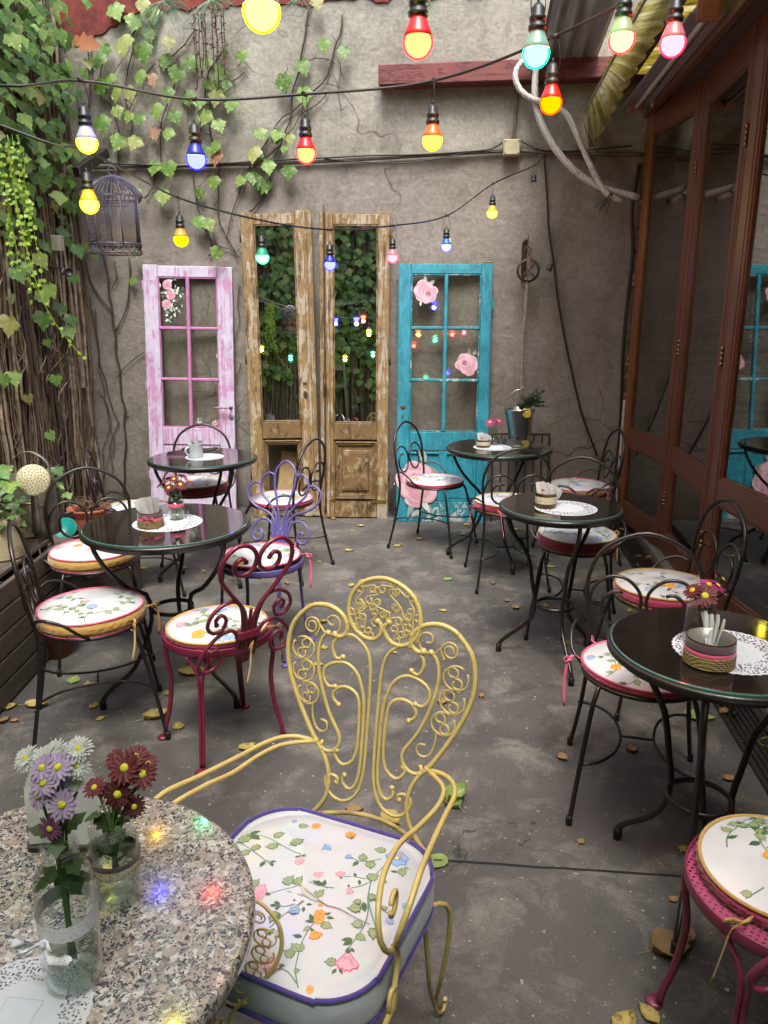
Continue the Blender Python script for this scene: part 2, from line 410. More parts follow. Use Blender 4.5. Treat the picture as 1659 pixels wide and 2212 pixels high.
# ------------------------------------------------------------------ folding glass doors
TP = 2.90; BT = .05
plan = [Vector((1.13, 5.90, 0)), Vector((1.275, 5.06, 0)), Vector((1.262, 4.13, 0)), Vector((1.425, 3.12, 0)), Vector((1.32, 2.12, 0)), Vector((1.46, 1.14, 0)), Vector((1.34, .15, 0)), Vector((1.46, -.85, 0)), Vector((1.36, -1.85, 0))]
M_pane = glass('door_glass', (.70, .70, .68, 1), 0.0, .20)
M_brass = simple('aged_brass', '#8a774c', .35, 1)
names = ['farthest folding glass door with an orange brown stile, beside the plaster wall', 'second folding glass door from the plaster wall, hinged at mid height',
         'red brown folding glass door behind the nearer right hand chairs, lit yellow and violet', None, None, None, None, None]
for k in range(len(plan) - 1):
    a, b = plan[k], plan[k + 1]; L = (b - a).length; ux = (b - a).normalized(); ny = Vector((0, 0, 1)).cross(ux)
    M = Matrix(((ux.x, ny.x, 0, a.x), (ux.y, ny.y, 0, a.y), (0, 0, 1, 0), (0, 0, 0, 1)))
    root = empty('folding_glass_door', a); Mi = M.copy(); Mi.translation = (0, 0, 0)
    sw = .105; t = .022; g = .004
    mats = (M_mahog_lit if k == 0 else M_mahog, M_mahog)
    for i, (x0, x1) in enumerate(((g, sw), (L - sw, L - g))):
        m = MB(); m.box((x0, -t, BT), (x1, t, TP), mats[i], .004, Mi); m.box((x0 + .02 if i else x0 + .03, -t - .004, BT + .02), (x1 - .03 if i else x1 - .02, -t + .001, TP - .02), mats[i], .002, Mi)
        m.build('stile', root)
    for (z0, z1) in ((BT, .20), (.62, .76), (TP - .16, TP)):
        m = MB(); m.box((sw + .001, -t + .001, z0), (L - sw - .001, t - .001, z1), M_mahog, .004, Mi); m.build('rail', root)
    for (z0, z1) in ((.20, .62), (.76, TP - .16)):
        m = MB(); e = .012
        for q in ((sw, z0, sw + e, z1), (L - sw - e, z0, L - sw, z1), (sw + e, z0, L - sw - e, z0 + e), (sw + e, z1 - e, L - sw - e, z1)):
            m.box((q[0] + .0005, -.014, q[1] + .0005), (q[2] - .0005, .014, q[3] - .0005), M_mahog, .002, Mi)
        bead = m.build('glazing_bead', root)
        m = MB(); m.box((sw + .006, -.002, z0 + .006), (L - sw - .006, .002, z1 - .006), M_pane, 0, Mi); m.build('pane', root)
    for z in (.35, 1.32, 2.35):
        m = MB(); cpt = Mi @ Vector((L, -t - .004, z)); 
        for q in range(4): m.lathe([(.0085, 0), (.0085, .024)], M_brass, (cpt.x, cpt.y, z + q * .026), 10, capb=True, capt=True)
        m.build('hinge', root)
    if names[k]: tag(root, names[k], 'glass door', 'folding glass doors of the cafe')
    else: tag(root, 'folding glass door nearer to and behind the photographer, outside the picture', 'glass door', 'folding glass doors of the cafe')
# lintel, fascia, jamb at the corner
m = MB(); m.box((1.10, -6, 2.90), (1.62, 5.93, 3.10), M_fascia, .006); m.box((1.085, -6, 2.872), (1.13, 5.93, 2.902), M_mahog, .004)
tag(m.build('timber_lintel'), 'long dusty red brown timber beam above the folding glass doors', 'beam')
m = MB(); m.box((1.135, 5.93, 0), (1.20, 6.045, 2.9), M_mahog, .003); m.box((1.10, 5.905, .0), (1.125, 5.93, .95), simple('white_trim', '#b8b2a4', .6), .002)
tag(m.build('door_jamb'), 'narrow dark timber jamb in the corner with a white strip at its foot', 'door jamb')
m = MB(); random.seed(5)
m.box((1.130, 6.012, .08), (1.15, 6.047, 2.88), M_brick)
for k in range(46):
    z = random.uniform(.1, 2.8); m.box((1.125 + random.uniform(-.02, .01), 6.0 + random.uniform(-.03, .02), z), (1.16, 6.046, z + random.uniform(.03, .09)), M_brick, .01)
tag(m.build('crumbled_corner'), 'crumbling dark brick edge between the plaster wall and the first glass door', 'brick edge')
# threshold and drain grate
M_step = simple('threshold_concrete', '#6c675f', .85, bump=.4)
m = MB(); m.box((1.205, -5, 0.0), (1.62, 5.9, .045), M_step, .006); tag(m.build('threshold_step'), 'low grey concrete threshold under the folding glass doors', 'threshold')
m = MB()
for y0 in range(-2, 11):
    ya = y0 * .55 + .0; yb = ya + .545
    m.box((1.03, ya, .001), (1.045, yb, .016), M_iron, .002); m.box((1.165, ya, .001), (1.18, yb, .016), M_iron, .002)
    for q in range(5): m.box((1.058 + q * .022, ya + .012, .002), (1.069 + q * .022, yb - .012, .012), M_iron, .002)
    m.box((1.045, ya, .001), (1.165, ya + .012, .014), M_iron); m.box((1.045, yb - .012, .001), (1.165, yb, .014), M_iron)
m.box((1.035, -1.1, .0005), (1.175, 5.9, .0015), simple('drain_dark', '#080706', .9))
tag(m.build('drain_grate'), 'rusty dark floor drain grate running along the glass doors', 'drain grate')
# ------------------------------------------------------------------ red steel beam, roof sheets, fibreglass awning
M_redbeam = peeling('red_beam_paint', '#2c211d', '#5d2a27', '#743a37', (2, 20, 20), (.3, .45), (.45, .5), '#241a18', .7)
m = MB(); m.box((-.745, YW - .14, 3.13), (1.35, YW - .002, 3.26), M_redbeam, .006)
tag(m.build('steel_beam'), 'weathered dull red beam fixed across the upper right of the plaster wall', 'beam')
def tin():
    t = NT('corrugated_tin'); v = t.coord()
    c = t.mix(t.ramp(t.noise(t.coord('Object', (6, .6, 1)), 3, 5), [(.35, 0.0), (.7, 1.0)]), lin('#8b8b8d'), lin('#bdbec0'))
    t.set(col=c, rough=.5, metal=.35); return t.m
M_tin = tin()
m = MB(); nx = 48; x0 = .36; x1 = .76
def rz_(i, y): 
    x = x0 + (x1 - x0) * i / nx; return Vector((x, y, 3.262 + .018 * math.sin((x - x0) * 2 * math.pi / .095) + (5.98 - y) * .09))
for (ya, yb) in ((3.4, 4.7), (4.7, 6.0)):
    b0 = len(m.v)
    for y in (ya, yb): m.v += [tuple(rz_(i, y)) for i in range(nx + 1)]
    for i in range(nx): m.face((b0 + i, b0 + i + 1, b0 + nx + 2 + i, b0 + nx + 1 + i), M_tin)
tag(m.build('corrugated_roof'), 'grey corrugated metal roof sheet above the back right corner', 'roof sheet')
def fibre():
    t = NT('yellow_fibreglass'); s = t.n('SeparateXYZ', {'Vector': t.coord()})
    f = t.noise(t.coord('Object', (1.2, 9, 1.2)), 2.0, 4, .6, .2)
    c = t.ramp(f, [(.3, lin('#7c775a')), (.5, lin('#b3a65e')), (.62, lin('#cfcab2')), (.75, lin('#a39857'))])
    c = t.mix(t.ramp(t.noise(t.coord(), 20, 5), [(.5, 0.0), (.75, .6)]), c, lin('#3d3a2a'))
    t.set(col=c, rough=.5)
    tr = t.n('BsdfTranslucent', {'Color': c}); mx = t.n('MixShader', {'Fac': .5})
    t.l(t.b.outputs[0], mx.inputs[1]); t.l(tr.outputs[0], mx.inputs[2]); mx.inputs[0].default_value = .85; t.l(mx.outputs[0], t.out.inputs[0]); return t.m
M_fibre = fibre()
m = MB(); random.seed(9); n = 300; E1 = []; E2 = []
def lerpk(y, K):
    for (ya, a), (yb, b) in zip(K, K[1:]):
        if yb <= y <= ya: 
            f = (ya - y) / (ya - yb); return [p + (q - p) * f for p, q in zip(a, b)]
    return K[-1][1]
K2 = [(5.97, (.735, 2.70)), (5.0, (.79, 2.87)), (4.2, (.835, 2.97)), (3.3, (.88, 3.02)), (2.2, (.90, 3.03))]
for i in range(n + 1):
    y = 5.97 - i * 3.6 / n; wv = math.sin(y * 2 * math.pi / .16); x, z = lerpk(y, K2)
    E1.append(Vector((.70 + .004 * wv, y, 2.93 + .004 * wv))); k = .026 * wv; jag = .045 * abs(math.sin(y * 2 * math.pi / .32)) + random.uniform(0, .0015)
    E2.append(Vector((x + k + jag * .4, y, z + k * .6 - jag * .5)))
for i in range(n):
    ks = 4
    for q in range(ks):
        f0 = q / ks; f1 = (q + 1) / ks
        m.poly([E1[i].lerp(E2[i], f0), E1[i].lerp(E2[i], f1), E1[i + 1].lerp(E2[i + 1], f1), E1[i + 1].lerp(E2[i + 1], f0)], M_fibre, True)
rt = m.build('fibreglass_awning'); tag(rt, 'ragged yellow corrugated fibreglass awning edge hanging at upper right', 'awning')
m = MB(); m.box((.688, 2.3, 2.928), (.70, 5.97, 2.942), simple('awning_edge_strip', '#8f8a7e', .5), .002); m.build('edge_strip', rt)
# upper fibreglass roof panel behind, dark ochre
m = MB(); m.box((.78, 1.2, 3.14), (1.62, 5.95, 3.144), M_fibre); m.box((.90, 2.0, 3.02), (.94, 5.9, 3.12), M_fascia, .004)
tag(m.build('canopy_panel'), 'dark ochre translucent canopy panel over the lamp fitting', 'canopy')
# fluorescent fitting
M_fit = simple('fitting_grey', '#8f8389', .4); M_end = simple('old_orange_plastic', '#8d5d48', .5)
root = empty('strip_light', (1.0, 4.1, 2.93)); m = MB()
m.box((-.045, 0, .0), (.045, 1.7, .035), M_fit, .01); m.box((-.08, 0, -.02), (-.045, 1.7, -.012), M_fit, .002); m.box((.045, 0, -.02), (.085, 1.7, -.012), M_fit, .002); m.build('housing', root)
m = MB(); m.tube([(0, .02, -.03), (0, 1.68, -.03)], .014, simple('dead_tube', '#b9b3b4', .25), 12); m.build('lamp_tube', root)
for y in (-.005, 1.66):
    m = MB(); m.box((-.05, y - .035, -.055), (.05, y + .0, .03), M_end, .012)
    for q in range(2): m.box((-.054, y - .03 + q * .016, -.06), (.054, y - .022 + q * .016, .034), M_end, .003)
    m.build('end_cap', root)
tag(root, 'unlit fluorescent strip light with an orange brown end cap under the beam', 'strip light')
# expanding foam lumps
M_foam = simple('old_foam', '#b08a55', .9, var=.3, bump=.9, bs=90)
for (px, py, lab) in ((1352, 232, 'blob of dried tan filler foam on the beam, the lower one'), (1416, 205, 'dried tan filler foam blob on the beam, the upper one')):
    p = atx(px, py, 1.09) if px < 1400 else atx(1372 + 40, 212, 1.09); m = MB(); random.seed(px)
    for q in range(9):
        c = Vector((random.uniform(-.006, .006), random.uniform(-.02, .02), random.uniform(-.055, .055))); r = random.uniform(.012, .022)
        m.lathe([(0.001, -r), (r * .7, -r * .7), (r, 0), (r * .7, r * .7), (.001, r)], M_foam, c, 8)
    tag(m.build('foam_blob', loc=p), lab, 'filler foam')
# ------------------------------------------------------------------ conduit, junction box, cables
M_pipe = simple('grey_conduit', '#5f5852', .5, .2)
yw = YW - .025
m = MB(); m.tube([(-3.1, yw, 2.655), (-1.4, yw, 2.66), (0.14, yw, 2.705)], .013, M_pipe); m.tube([(.265, yw, 2.705), (.6, yw, 2.68), (1.12, yw, 2.66)], .015, M_pipe)
m.tube([(.215, yw, 2.775), (.225, yw, 3.13)], .011, M_pipe)
tag(m.build('electrical_conduit'), 'grey metal conduit running level across the plaster wall into the junction box', 'conduit')
m = MB(); M_jb = simple('ivory_plastic', '#a39b7c', .5)
m.box((.143, YW - .075, 2.665), (.262, YW - .002, 2.774), M_jb, .006); m.box((.148, YW - .083, 2.67), (.257, YW - .0745, 2.769), M_jb, .004); jb = m.build('junction_box')
tag(jb, 'square ivory junction box on the plaster wall below the red beam', 'junction box'); m = MB()
for x in (.156, .249):
    for z in (2.678, 2.761): m.lathe([(.005, 0), (.005, .003)], M_iron, (x, YW - .0835, z), 8, axis=(0, -1, 0), capt=True)
m.build('screws', jb)
def cable(pts, r, name, label, cat='cable', mat=None, y=None, n=6, **kw):
    m = MB(); m.tube(pts, r, mat or M_cable, n, step=.05, **kw); return tag(m.build(name), label, cat)
yc = YW - .045
cable([aty(x, y, yc) for x, y in ((40, 345), (120, 362), (200, 352), (300, 356), (400, 358), (500, 352), (600, 346), (700, 341), (800, 336), (900, 334), (1000, 328), (1060, 322), (1085, 308))], .006, 'wall_cable', 'black cable strung along the conduit from the ivy to the junction box')
cable([aty(x, y, yc) for x, y in ((700, 343), (800, 351), (880, 352), (960, 340), (1030, 326), (1088, 330))], .004, 'wall_cable', 'thin sagging black cable under the conduit left of the junction box')
cable([aty(x, y, yc) for x, y in ((1122, 302), (1150, 318), (1180, 326), (1230, 327), (1290, 322), (1365, 315))], .005, 'wall_cable', 'black cable leaving the junction box to the right')
cable([aty(x, y, yc) for x, y in ((1175, 335), (1182, 420), (1186, 500), (1198, 580), (1204, 640), (1222, 740), (1238, 815), (1256, 890), (1275, 945), (1290, 985))], .0075, 'wall_cable', 'long black cable hanging slack down the plaster wall right of the pulley')
cable([(1.10, YW - .03, 2.6), (1.07, YW - .05, 2.3), (1.10, YW - .03, 2.0), (1.085, YW - .04, 1.4), (1.11, YW - .03, .7), (1.09, YW - .04, .1)], .012, 'wall_cable', 'dark cable running down the corner beside the glass doors', mat=M_iron)
cable([aty(x, y, 5.8) for x, y in ((1263, 268), (1268, 290), (1280, 310), (1290, 330))], .003, 'loose_wire', 'thin wire loop dangling under the awning end', 'wire')
# lagged white pipes
def lag():
    t = NT('white_pipe_tape'); v = t.coord()
    wv = t.n('TexWave', {'Vector': t.n('Mapping', {'Vector': v, 'Rotation': (0, .5, .3)}).outputs[0], 'Scale': 14.0, 'Distortion': 5.0, 'Detail': 2.0}).outputs['Fac']
    c = t.mix(t.ramp(wv, [(.1, .8), (.35, 0.0)]), lin('#c6c0bb'), lin('#a39c97')); c = t.mix(t.ramp(t.noise(v, 20, 5), [(.55, 0.0), (.75, .7)]), c, lin('#4b4540'))
    t.set(col=c, rough=.6, nrm=t.bump(wv, .35, .005)); return t.m
M_lag = lag()
cable([(.56, 5.0, 4.3), (.54, 5.6, 3.75)] + [Vector((x, 5.88, z)) for x, z in ((.50, 3.58), (.45, 3.48), (.38, 3.36), (.335, 3.28), (.34, 3.19), (.34, 3.05), (.36, 2.93), (.42, 2.80), (.51, 2.67), (.64, 2.54), (.78, 2.45), (.92, 2.40), (1.09, 2.36))], .024, 'lagged_pipe', 'thick white taped pipe sweeping down to the corner of the glass doors', 'pipe', M_lag, n=10)
cable([Vector((x, 5.84, z)) for x, z in ((.56, 3.5), (.44, 3.36), (.34, 3.25), (.24, 3.22), (.2, 3.14), (.24, 3.05), (.33, 2.99), (.45, 2.96), (.55, 2.90), (.61, 2.81), (.70, 2.64), (.80, 2.46), (.88, 2.37), (.98, 2.33))], .02, 'lagged_pipe', 'thinner white taped pipe that loops left by the red beam before dropping', 'pipe', M_lag, n=10)
m = MB(); random.seed(3)
for q in range(5): m.tube([(.88 + q * .006, 5.80, 2.38), (.86 + random.uniform(-.08, .05), 5.79, 2.28 + random.uniform(-.04, .02))], .0025, M_cable, 5)
tag(m.build('cable_ties'), 'loose black cable tie tails at the pipe end', 'cable tie')
# ================================================================== OLD DOORS LEANING ON THE WALL
M_pinkdoor = peeling('pink_door_paint', '#8a5a6a', '#b583a6', '#b9b0c4', (18, 18, .8), (.36, .40), (.455, .50), '#5d3547', .55, crack=False)
M_pinkmun = peeling('pink_muntin_paint', '#9a7566', '#b0709c', '#b39db2', (30, 30, 4), (.25, .35), (.56, .62), '#55303f', .5, crack=False)
M_gold = peeling('ochre_door_paint', '#4a3726', '#83693f', '#9c917d', (13, 13, 1.5), (.41, .46), (.505, .53), '#2c1f16', .6)
M_gold2 = peeling('brown_ochre_paint', '#3b2b1b', '#6e5632', '#8c7d5e', (9, 9, 5), (.42, .46), (.53, .56), '#241910', .5)
M_teal = peeling('turquoise_door_paint', '#8f8a7c', '#176f80', '#2b8a9c', (12, 12, 2.2), (.355, .37), (.42, .56), '#0d3a42', .45)
M_tealr = peeling('worn_turquoise_sill', '#8f897b', '#1b7885', '#a9b0aa', (12, 12, 8), (.40, .42), (.53, .55), '#27423f', .5)
M_dpane = glass('old_pane', (.95, .96, .94, 1), .03)
def mirror():
    t = NT('mirror_glass'); t.set(col=(.86, .88, .86, 1), metal=1, rough=.012); return t.m
M_mirror = mirror()
M_rust = simple('rusty_iron', '#4f3a2c', .6, .5, bump=.5)
def dbox(root, name, rects, mat, y0=-.0, y1=.04, bev=.004, parent=None, jag=0):
    m = MB()
    for (x0, z0, x1, z1) in rects: m.box((x0, y0, z0), (x1, y1, z1), mat, bev)
    return m.build(name, parent or root)
def door_root(name, base, rot, lean, roll, label):
    r = empty(name, base); r.rotation_euler = (-R(lean), R(roll), R(rot)); tag(r, label, 'door', 'old doors leaning on the plaster wall'); return r
# petal helpers for rose stickers (printed, flat on the glass)
def flat(name, col, rough=.6): 
    t = NT(name); t.set(col=lin(col), rough=rough); return t.m
RP = [flat('rose_print_%s' % n, c) for n, c in (('pale', '#bfa0a8'), ('light', '#b3828f'), ('mid', '#a86a7b'), ('deep', '#8f4a5d'), ('heart', '#702c3d'))]
RL = [flat('print_leaf_%s' % n, c) for n, c in (('grey', '#7d8f88'), ('dark', '#4d5f58'), ('pale', '#b8c4b8'), ('olive', '#7c7c62'))]
def blob(c, rx, rz, ang, y, wob=.08, n=22, seed=0):
    rnd = random.Random(seed); ph = [rnd.uniform(0, 6.3) for _ in range(3)]; out = []
    for i in range(n):
        a = 2 * math.pi * i / n; k = 1 + wob * (math.sin(2 * a + ph[0]) + .6 * math.sin(3 * a + ph[1]) + .35 * math.sin(5 * a + ph[2]))
        x = rx * k * math.cos(a); z = rz * k * math.sin(a); ca, sa = math.cos(ang), math.sin(ang)
        out.append(Vector((c[0] + x * ca - z * sa, y, c[1] + x * sa + z * ca)))
    return out
def rose(m, cx, cz, r, y, seed=0, open_=0.0):
    """painted rose: outer petals, inner petals, spiral heart; y is the glass face, each layer a hair prouder"""
    rnd = random.Random(seed); d = .00035
    k0 = rnd.uniform(0, 6.3)
    for i in range(6):
        a = k0 + i * 1.05; px_, pz = cx + math.cos(a) * r * .52, cz + math.sin(a) * r * .52
        m.fan((px_, y - d * (1 + i * .3), pz), blob((px_, pz), r * .62, r * .5, a + 1.57, y - d * (1 + i * .3), .07, 20, seed + i), RP[(0, 1, 0, 2, 1, 0)[i]])
        m.fan((px_, y - d * (1.2 + i * .3), pz), blob((px_ + math.cos(a) * r * .05, pz + math.sin(a) * r * .05), r * .5, r * .38, a + 1.57, y - d * (1.2 + i * .3), .07, 18, seed + i + 9), RP[(1, 0, 1, 1, 0, 1)[i]])
    for j, (rr, mi) in enumerate(((.60, 2), (.55, 1), (.43, 2), (.38, 0), (.28, 3), (.24, 1), (.15, 4), (.11, 2))):
        ox = math.cos(k0 + j) * r * .04; oz = math.sin(k0 + j * 1.3) * r * .04
        m.fan((cx + ox, y - d * (3.4 + j), cz + oz), blob((cx + ox, cz + oz), r * rr, r * rr * .9, k0 + j, y - d * (3.4 + j), .06, 20, seed + 20 + j), RP[mi])
def pleaf(m, c, L, w_, ang, y, mat, rib=None):
    ca, sa = math.cos(ang), math.sin(ang); up = []; dn = []
    for i in range(9):
        t_ = i / 8; ww = w_ * math.sin(math.pi * t_ ** .8) * (1 + .12 * (i % 2))
        up.append((t_ * L, ww)); dn.append((t_ * L, -ww))
    pts = [Vector((c[0] + x * ca - z * sa, y, c[1] + x * sa + z * ca)) for x, z in up + dn[::-1][1:-1]]
    m.fan((c[0] + L * .5 * ca, y, c[1] + L * .5 * sa), pts, mat)
    if rib:
        q = [Vector((c[0] + x * ca - z * sa, y - .0003, c[1] + x * sa + z * ca)) for x, z in ((0, -.001), (L, 0), (0, .001))]; m.poly(q, rib)

# ---- pink six-pane door
pk = door_root('pink_door', (-2.621, 5.815, 0), 5.5, 4.4, .9, 'tall pink and white distressed six pane door leaning on the wall at left')
W_, H_ = .70, 1.95; sw = .115; FR = 0; BK = .04
dbox(pk, 'stile', [(0, 0, sw, H_)], M_pinkdoor); dbox(pk, 'stile', [(W_ - sw - .005, 0, W_, H_ - .01)], M_pinkdoor)
dbox(pk, 'top_rail', [(sw + .001, 1.86, W_ - sw - .006, H_ - .006)], M_pinkdoor, .002, .038); dbox(pk, 'middle_rail', [(sw + .001, .555, W_ - sw - .006, .69)], M_pinkdoor, .002, .038)
dbox(pk, 'bottom_rail', [(sw + .001, .0, W_ - sw - .006, .16)], M_pinkdoor, .002, .038)
gl = (sw + .001, .691, W_ - sw - .006, 1.859); cxm = (gl[0] + gl[2]) / 2
mu = MB(); mu.box((cxm - .014, -.004, gl[1]), (cxm + .014, .03, gl[3]), M_pinkmun, .006)
for z in (1.075, 1.472): mu.box((gl[0], -.0035, z - .012), (cxm - .0145, .029, z + .012), M_pinkmun, .005); mu.box((cxm + .0145, -.0035, z - .012), (gl[2], .029, z + .012), M_pinkmun, .005)
for q in ((gl[0], gl[1], gl[0] + .010, gl[3]), (gl[2] - .010, gl[1], gl[2], gl[3]), (gl[0] + .0101, gl[1], cxm - .0142, gl[1] + .01), (cxm + .0142, gl[1], gl[2] - .0101, gl[1] + .01), (gl[0] + .0101, gl[3] - .01, cxm - .0142, gl[3]), (cxm + .0142, gl[3] - .01, gl[2] - .0101, gl[3])): mu.box((q[0], .006, q[1]), (q[2], .03, q[3]), M_pinkmun, .003)
mu.build('glazing_bars', pk)
for (a, b) in ((gl[0], cxm), (cxm, gl[2])):
    for (c, d) in ((gl[1], 1.075), (1.075, 1.472), (1.472, gl[3])):
        m = MB(); m.box((a + .008, .012, c + .008), (b - .008, .015, d - .008), M_dpane); m.build('pane', pk)
m = MB(); m.box((sw + .004, .012, .165), (W_ - sw - .009, .026, .55), M_pinkdoor)
for k in range(9): m.box((sw + .02 + k * .051, .0075, .18), (sw + .062 + k * .051, .0118, .535 - .02 * (k % 3 == 1)), M_pinkdoor, .002)
random.seed(14)
for k in range(14):
    x = random.uniform(.14, .5); z = random.choice((.50, .2, .24, .48)); m.poly([(x, .004, z), (x + .07, -.006, z + .008), (x + .075, .003, z + .03), (x + .01, .002, z + .026)], M_pinkdoor)
m.build('lower_panel', pk)
M_pm = simple('painted_handle', '#8d6f8a', .35, .3)
m = MB(); m.tube([(.672, -.002, .86), (.672, -.045, .86), (.655, -.052, .86), (.60, -.05, .858), (.55, -.046, .856)], .0075, M_pm, 10); m.lathe([(.018, 0), (.018, .004), (.009, .006)], M_pm, (.672, 0, .86), 16, axis=(0, -1, 0), capt=True); m.build('handle', pk)
m = MB(); m.lathe([(.022, 0), (.022, .005), (.016, .007), (.005, .007)], M_pm, (.674, 0, .785), 18, axis=(0, -1, 0), capt=True); m.box((.6725, -.009, .776), (.6755, -.0065, .79), M_iron); m.build('lock', pk)
for z in (1.80, 1.02, .3):
    m = MB(); m.box((-.012, .004, z - .035), (-.0005, .03, z + .035), M_pinkdoor, .003); m.build('hinge', pk)
m = MB(); yg = .0115
rnd = random.Random(5)
for k in range(70):
    a = rnd.uniform(0, 6.3); x = .17 + rnd.gauss(.055, .04); z = 1.70 + rnd.gauss(0, .075)
    x = min(max(x, .132), .30); z = min(max(z, 1.54), 1.84)
    pleaf(m, (x, z), rnd.uniform(.02, .04), rnd.uniform(.004, .009), a, yg - .0002 - k * .000006, RL[rnd.choice((0, 1, 2, 2, 0))])
for (x, z, r, s) in ((.185, 1.80, .036, 1), (.212, 1.727, .036, 2), (.178, 1.655, .036, 3)): rose(m, x, z, r, yg - .0006, s)
m.build('rose_sticker', pk)
m = MB(); rose(m, .578, 1.262, .020, yg, 7); m.box((.57, yg - .001, 1.222), (.60, yg - .0003, 1.229), RP[0]); m.build('rose_sticker', pk)
m = MB(); rose(m, .535, .728, .021, yg, 8); rose(m, .585, .732, .021, yg, 9); rose(m, .415, .722, .016, yg, 10)
for k in range(16): pleaf(m, (rnd.choice((.41, .56, .60)) + rnd.uniform(-.02, .02), .735 + rnd.uniform(-.015, .02)), .022, .005, rnd.uniform(0, 3.1), yg - .0002, RL[rnd.choice((0, 2))])
m.tube([(.56, yg - .001, .74), (.58, yg - .001, .80), (.60, yg - .001, .85)], .0012, RL[1], 5); m.build('rose_sticker', pk)

# ---- the two tall narrow ochre doors with mirrors
def tall_door(base, roll, lean, label, left, W_):
    H_ = 2.31; dr = door_root('ochre_door', base, 6.8, lean, roll, label)
    wl, wr = (.095, .125) if left else (.10, .085)
    dbox(dr, 'stile', [(0, 0, wl, H_)], M_gold); dbox(dr, 'stile', [(W_ - wr, 0, W_, H_ + .01)], M_gold)
    if left: dbox(dr, 'meeting_bead', [(W_ - .062, 0.01, W_ - .036, H_)], M_gold, -.014, -.0005, .005); dbox(dr, 'meeting_bead', [(W_ - .03, .01, W_ - .012, H_)], M_gold, -.007, -.0005, .003)
    else:
        dbox(dr, 'meeting_bead', [(.045, .01, .075, H_ - .01)], M_gold, -.018, -.0005, .006)
        m = MB(); m.tube([(.035, -.012, 2.36), (.036, -.014, 1.6), (.035, -.014, .9), (.036, -.012, .06)], .006, M_rust, 8); 
        for z in (1.12, 1.04, .98): m.box((.022, -.02, z - .02), (.05, -.004, z + .02), M_rust, .004)
        m.tube([(.036, -.02, 1.10), (.036, -.045, 1.07), (.038, -.048, 1.0)], .007, M_rust, 8); m.build('bolt', dr)
    a, b = wl + .001, W_ - wr - .001
    dbox(dr, 'top_rail', [(a, 2.225, b, H_ - .01)], M_gold, .003, .037); dbox(dr, 'middle_rail', [(a, .625, b, .755)], M_gold2, .002, .038)
    dbox(dr, 'bottom_rail', [(a, .01, b, .145)], M_gold2, .003, .037)
    m = MB()
    for q in ((a, .7555, a + .012, 2.2245), (b - .012, .7555, b, 2.2245), (a + .0125, .7555, b - .0125, .767), (a + .0125, 2.213, b - .0125, 2.2245)): m.box((q[0], .004, q[1]), (q[2], .03, q[3]), M_gold2, .003)
    m.build('glazing_bead', dr)
    m = MB(); m.box((a + .009, .012, .764), (b - .009, .016, 2.216), M_mirror); m.build('mirror', dr)
    m = MB()
    for i, (o_, y) in enumerate(((0, -.012), (.014, -.006), (.026, .002))):
        q0, q1 = .158 + o_, .612 - o_
        for r in ((a + o_, q0, a + o_ + .013, q1), (b - o_ - .013, q0, b - o_, q1), (a + o_ + .0135, q0, b - o_ - .0135, q0 + .013), (a + o_ + .0135, q1 - .013, b - o_ - .0135, q1)): m.box((r[0], y, r[1]), (r[2], .03, r[3]), M_gold2, .004)
    m.build('panel_moulding', dr)
    if left:
        pass
    else:
        m = MB(); m.box((a + .03, .012, .185), (b - .03, .024, .585), M_gold2, .003); m.box((a + .062, -.002, .222), (b - .062, .0118, .545), M_gold2, .009); m.box((a + .08, -.006, .24), (b - .08, -.0022, .527), M_gold2, .003); m.build('raised_panel', dr)
        m = MB(); M_br = simple('brass_plate', '#8d7233', .35, .8)
        m.box((.028, -.004, .135), (.11, -.0004, .16), M_br, .001); m.box((W_ - .12, -.004, .125), (W_ - .01, -.0004, .155), M_br, .001); m.build('brass_latch', dr)
    x = W_ - .055 if left else W_ - .03
    if left:
        m = MB(); m.lathe([(.011, 0), (.011, .004), (.004, .005)], M_rust, (W_ - .085, 0, 1.05), 14, axis=(0, -1, 0), capt=True)
        m.fan((W_ - .085, -.003, .96), [Vector((W_ - .085 + .018 * math.cos(t), -.003, .96 + .03 * math.sin(t))) for t in [i * math.pi / 8 for i in range(16)]], M_rust); m.box((W_ - .088, -.006, .945), (W_ - .082, -.003, .97), M_black); m.build('keyhole_plate', dr)
    for z in (2.1, 1.2, .3):
        m = MB(); xx = -.006 if left else W_ - .0; m.lathe([(.007, 0), (.007, .09)], M_rust, (xx - (0 if left else -.007), .01, z), 10, capb=True, capt=True); m.build('hinge', dr)
    return dr
ty1 = tall_door((-1.729, 5.725, 0), -.9, 4.6, 'tall narrow ochre door with a mirror, its bottom panel missing, second from left', True, .53)
ty2 = tall_door((-1.187, 5.755, 0), .4, 4.6, 'tall narrow ochre door with a mirror, rusty bolt and raised bottom panel', False, .525)
# loose boards standing behind the missing panel
M_board = wood('pale_board', '#8c744f', '#b39a6e', (14, 14, 1.2), .6, .4)
m = MB(); Mx = Matrix.Translation((-1.50, 5.90, .0)) @ Matrix.Rotation(R(-5), 4, 'X') @ Matrix.Rotation(R(7), 4, 'Y') @ Matrix.Rotation(R(7), 4, 'Z')
m.box((-.10, 0, 0), (.03, .015, .50), M_board, .003, Mx); m.box((.033, .003, 0), (.16, .018, .49), M_board, .003, Mx); m.box((-.11, -.012, .50), (.05, .0, .52), M_gold2, .003, Mx)
tag(m.build('loose_board'), 'pale wooden boards seen through the missing panel of the left ochre door', 'boards')
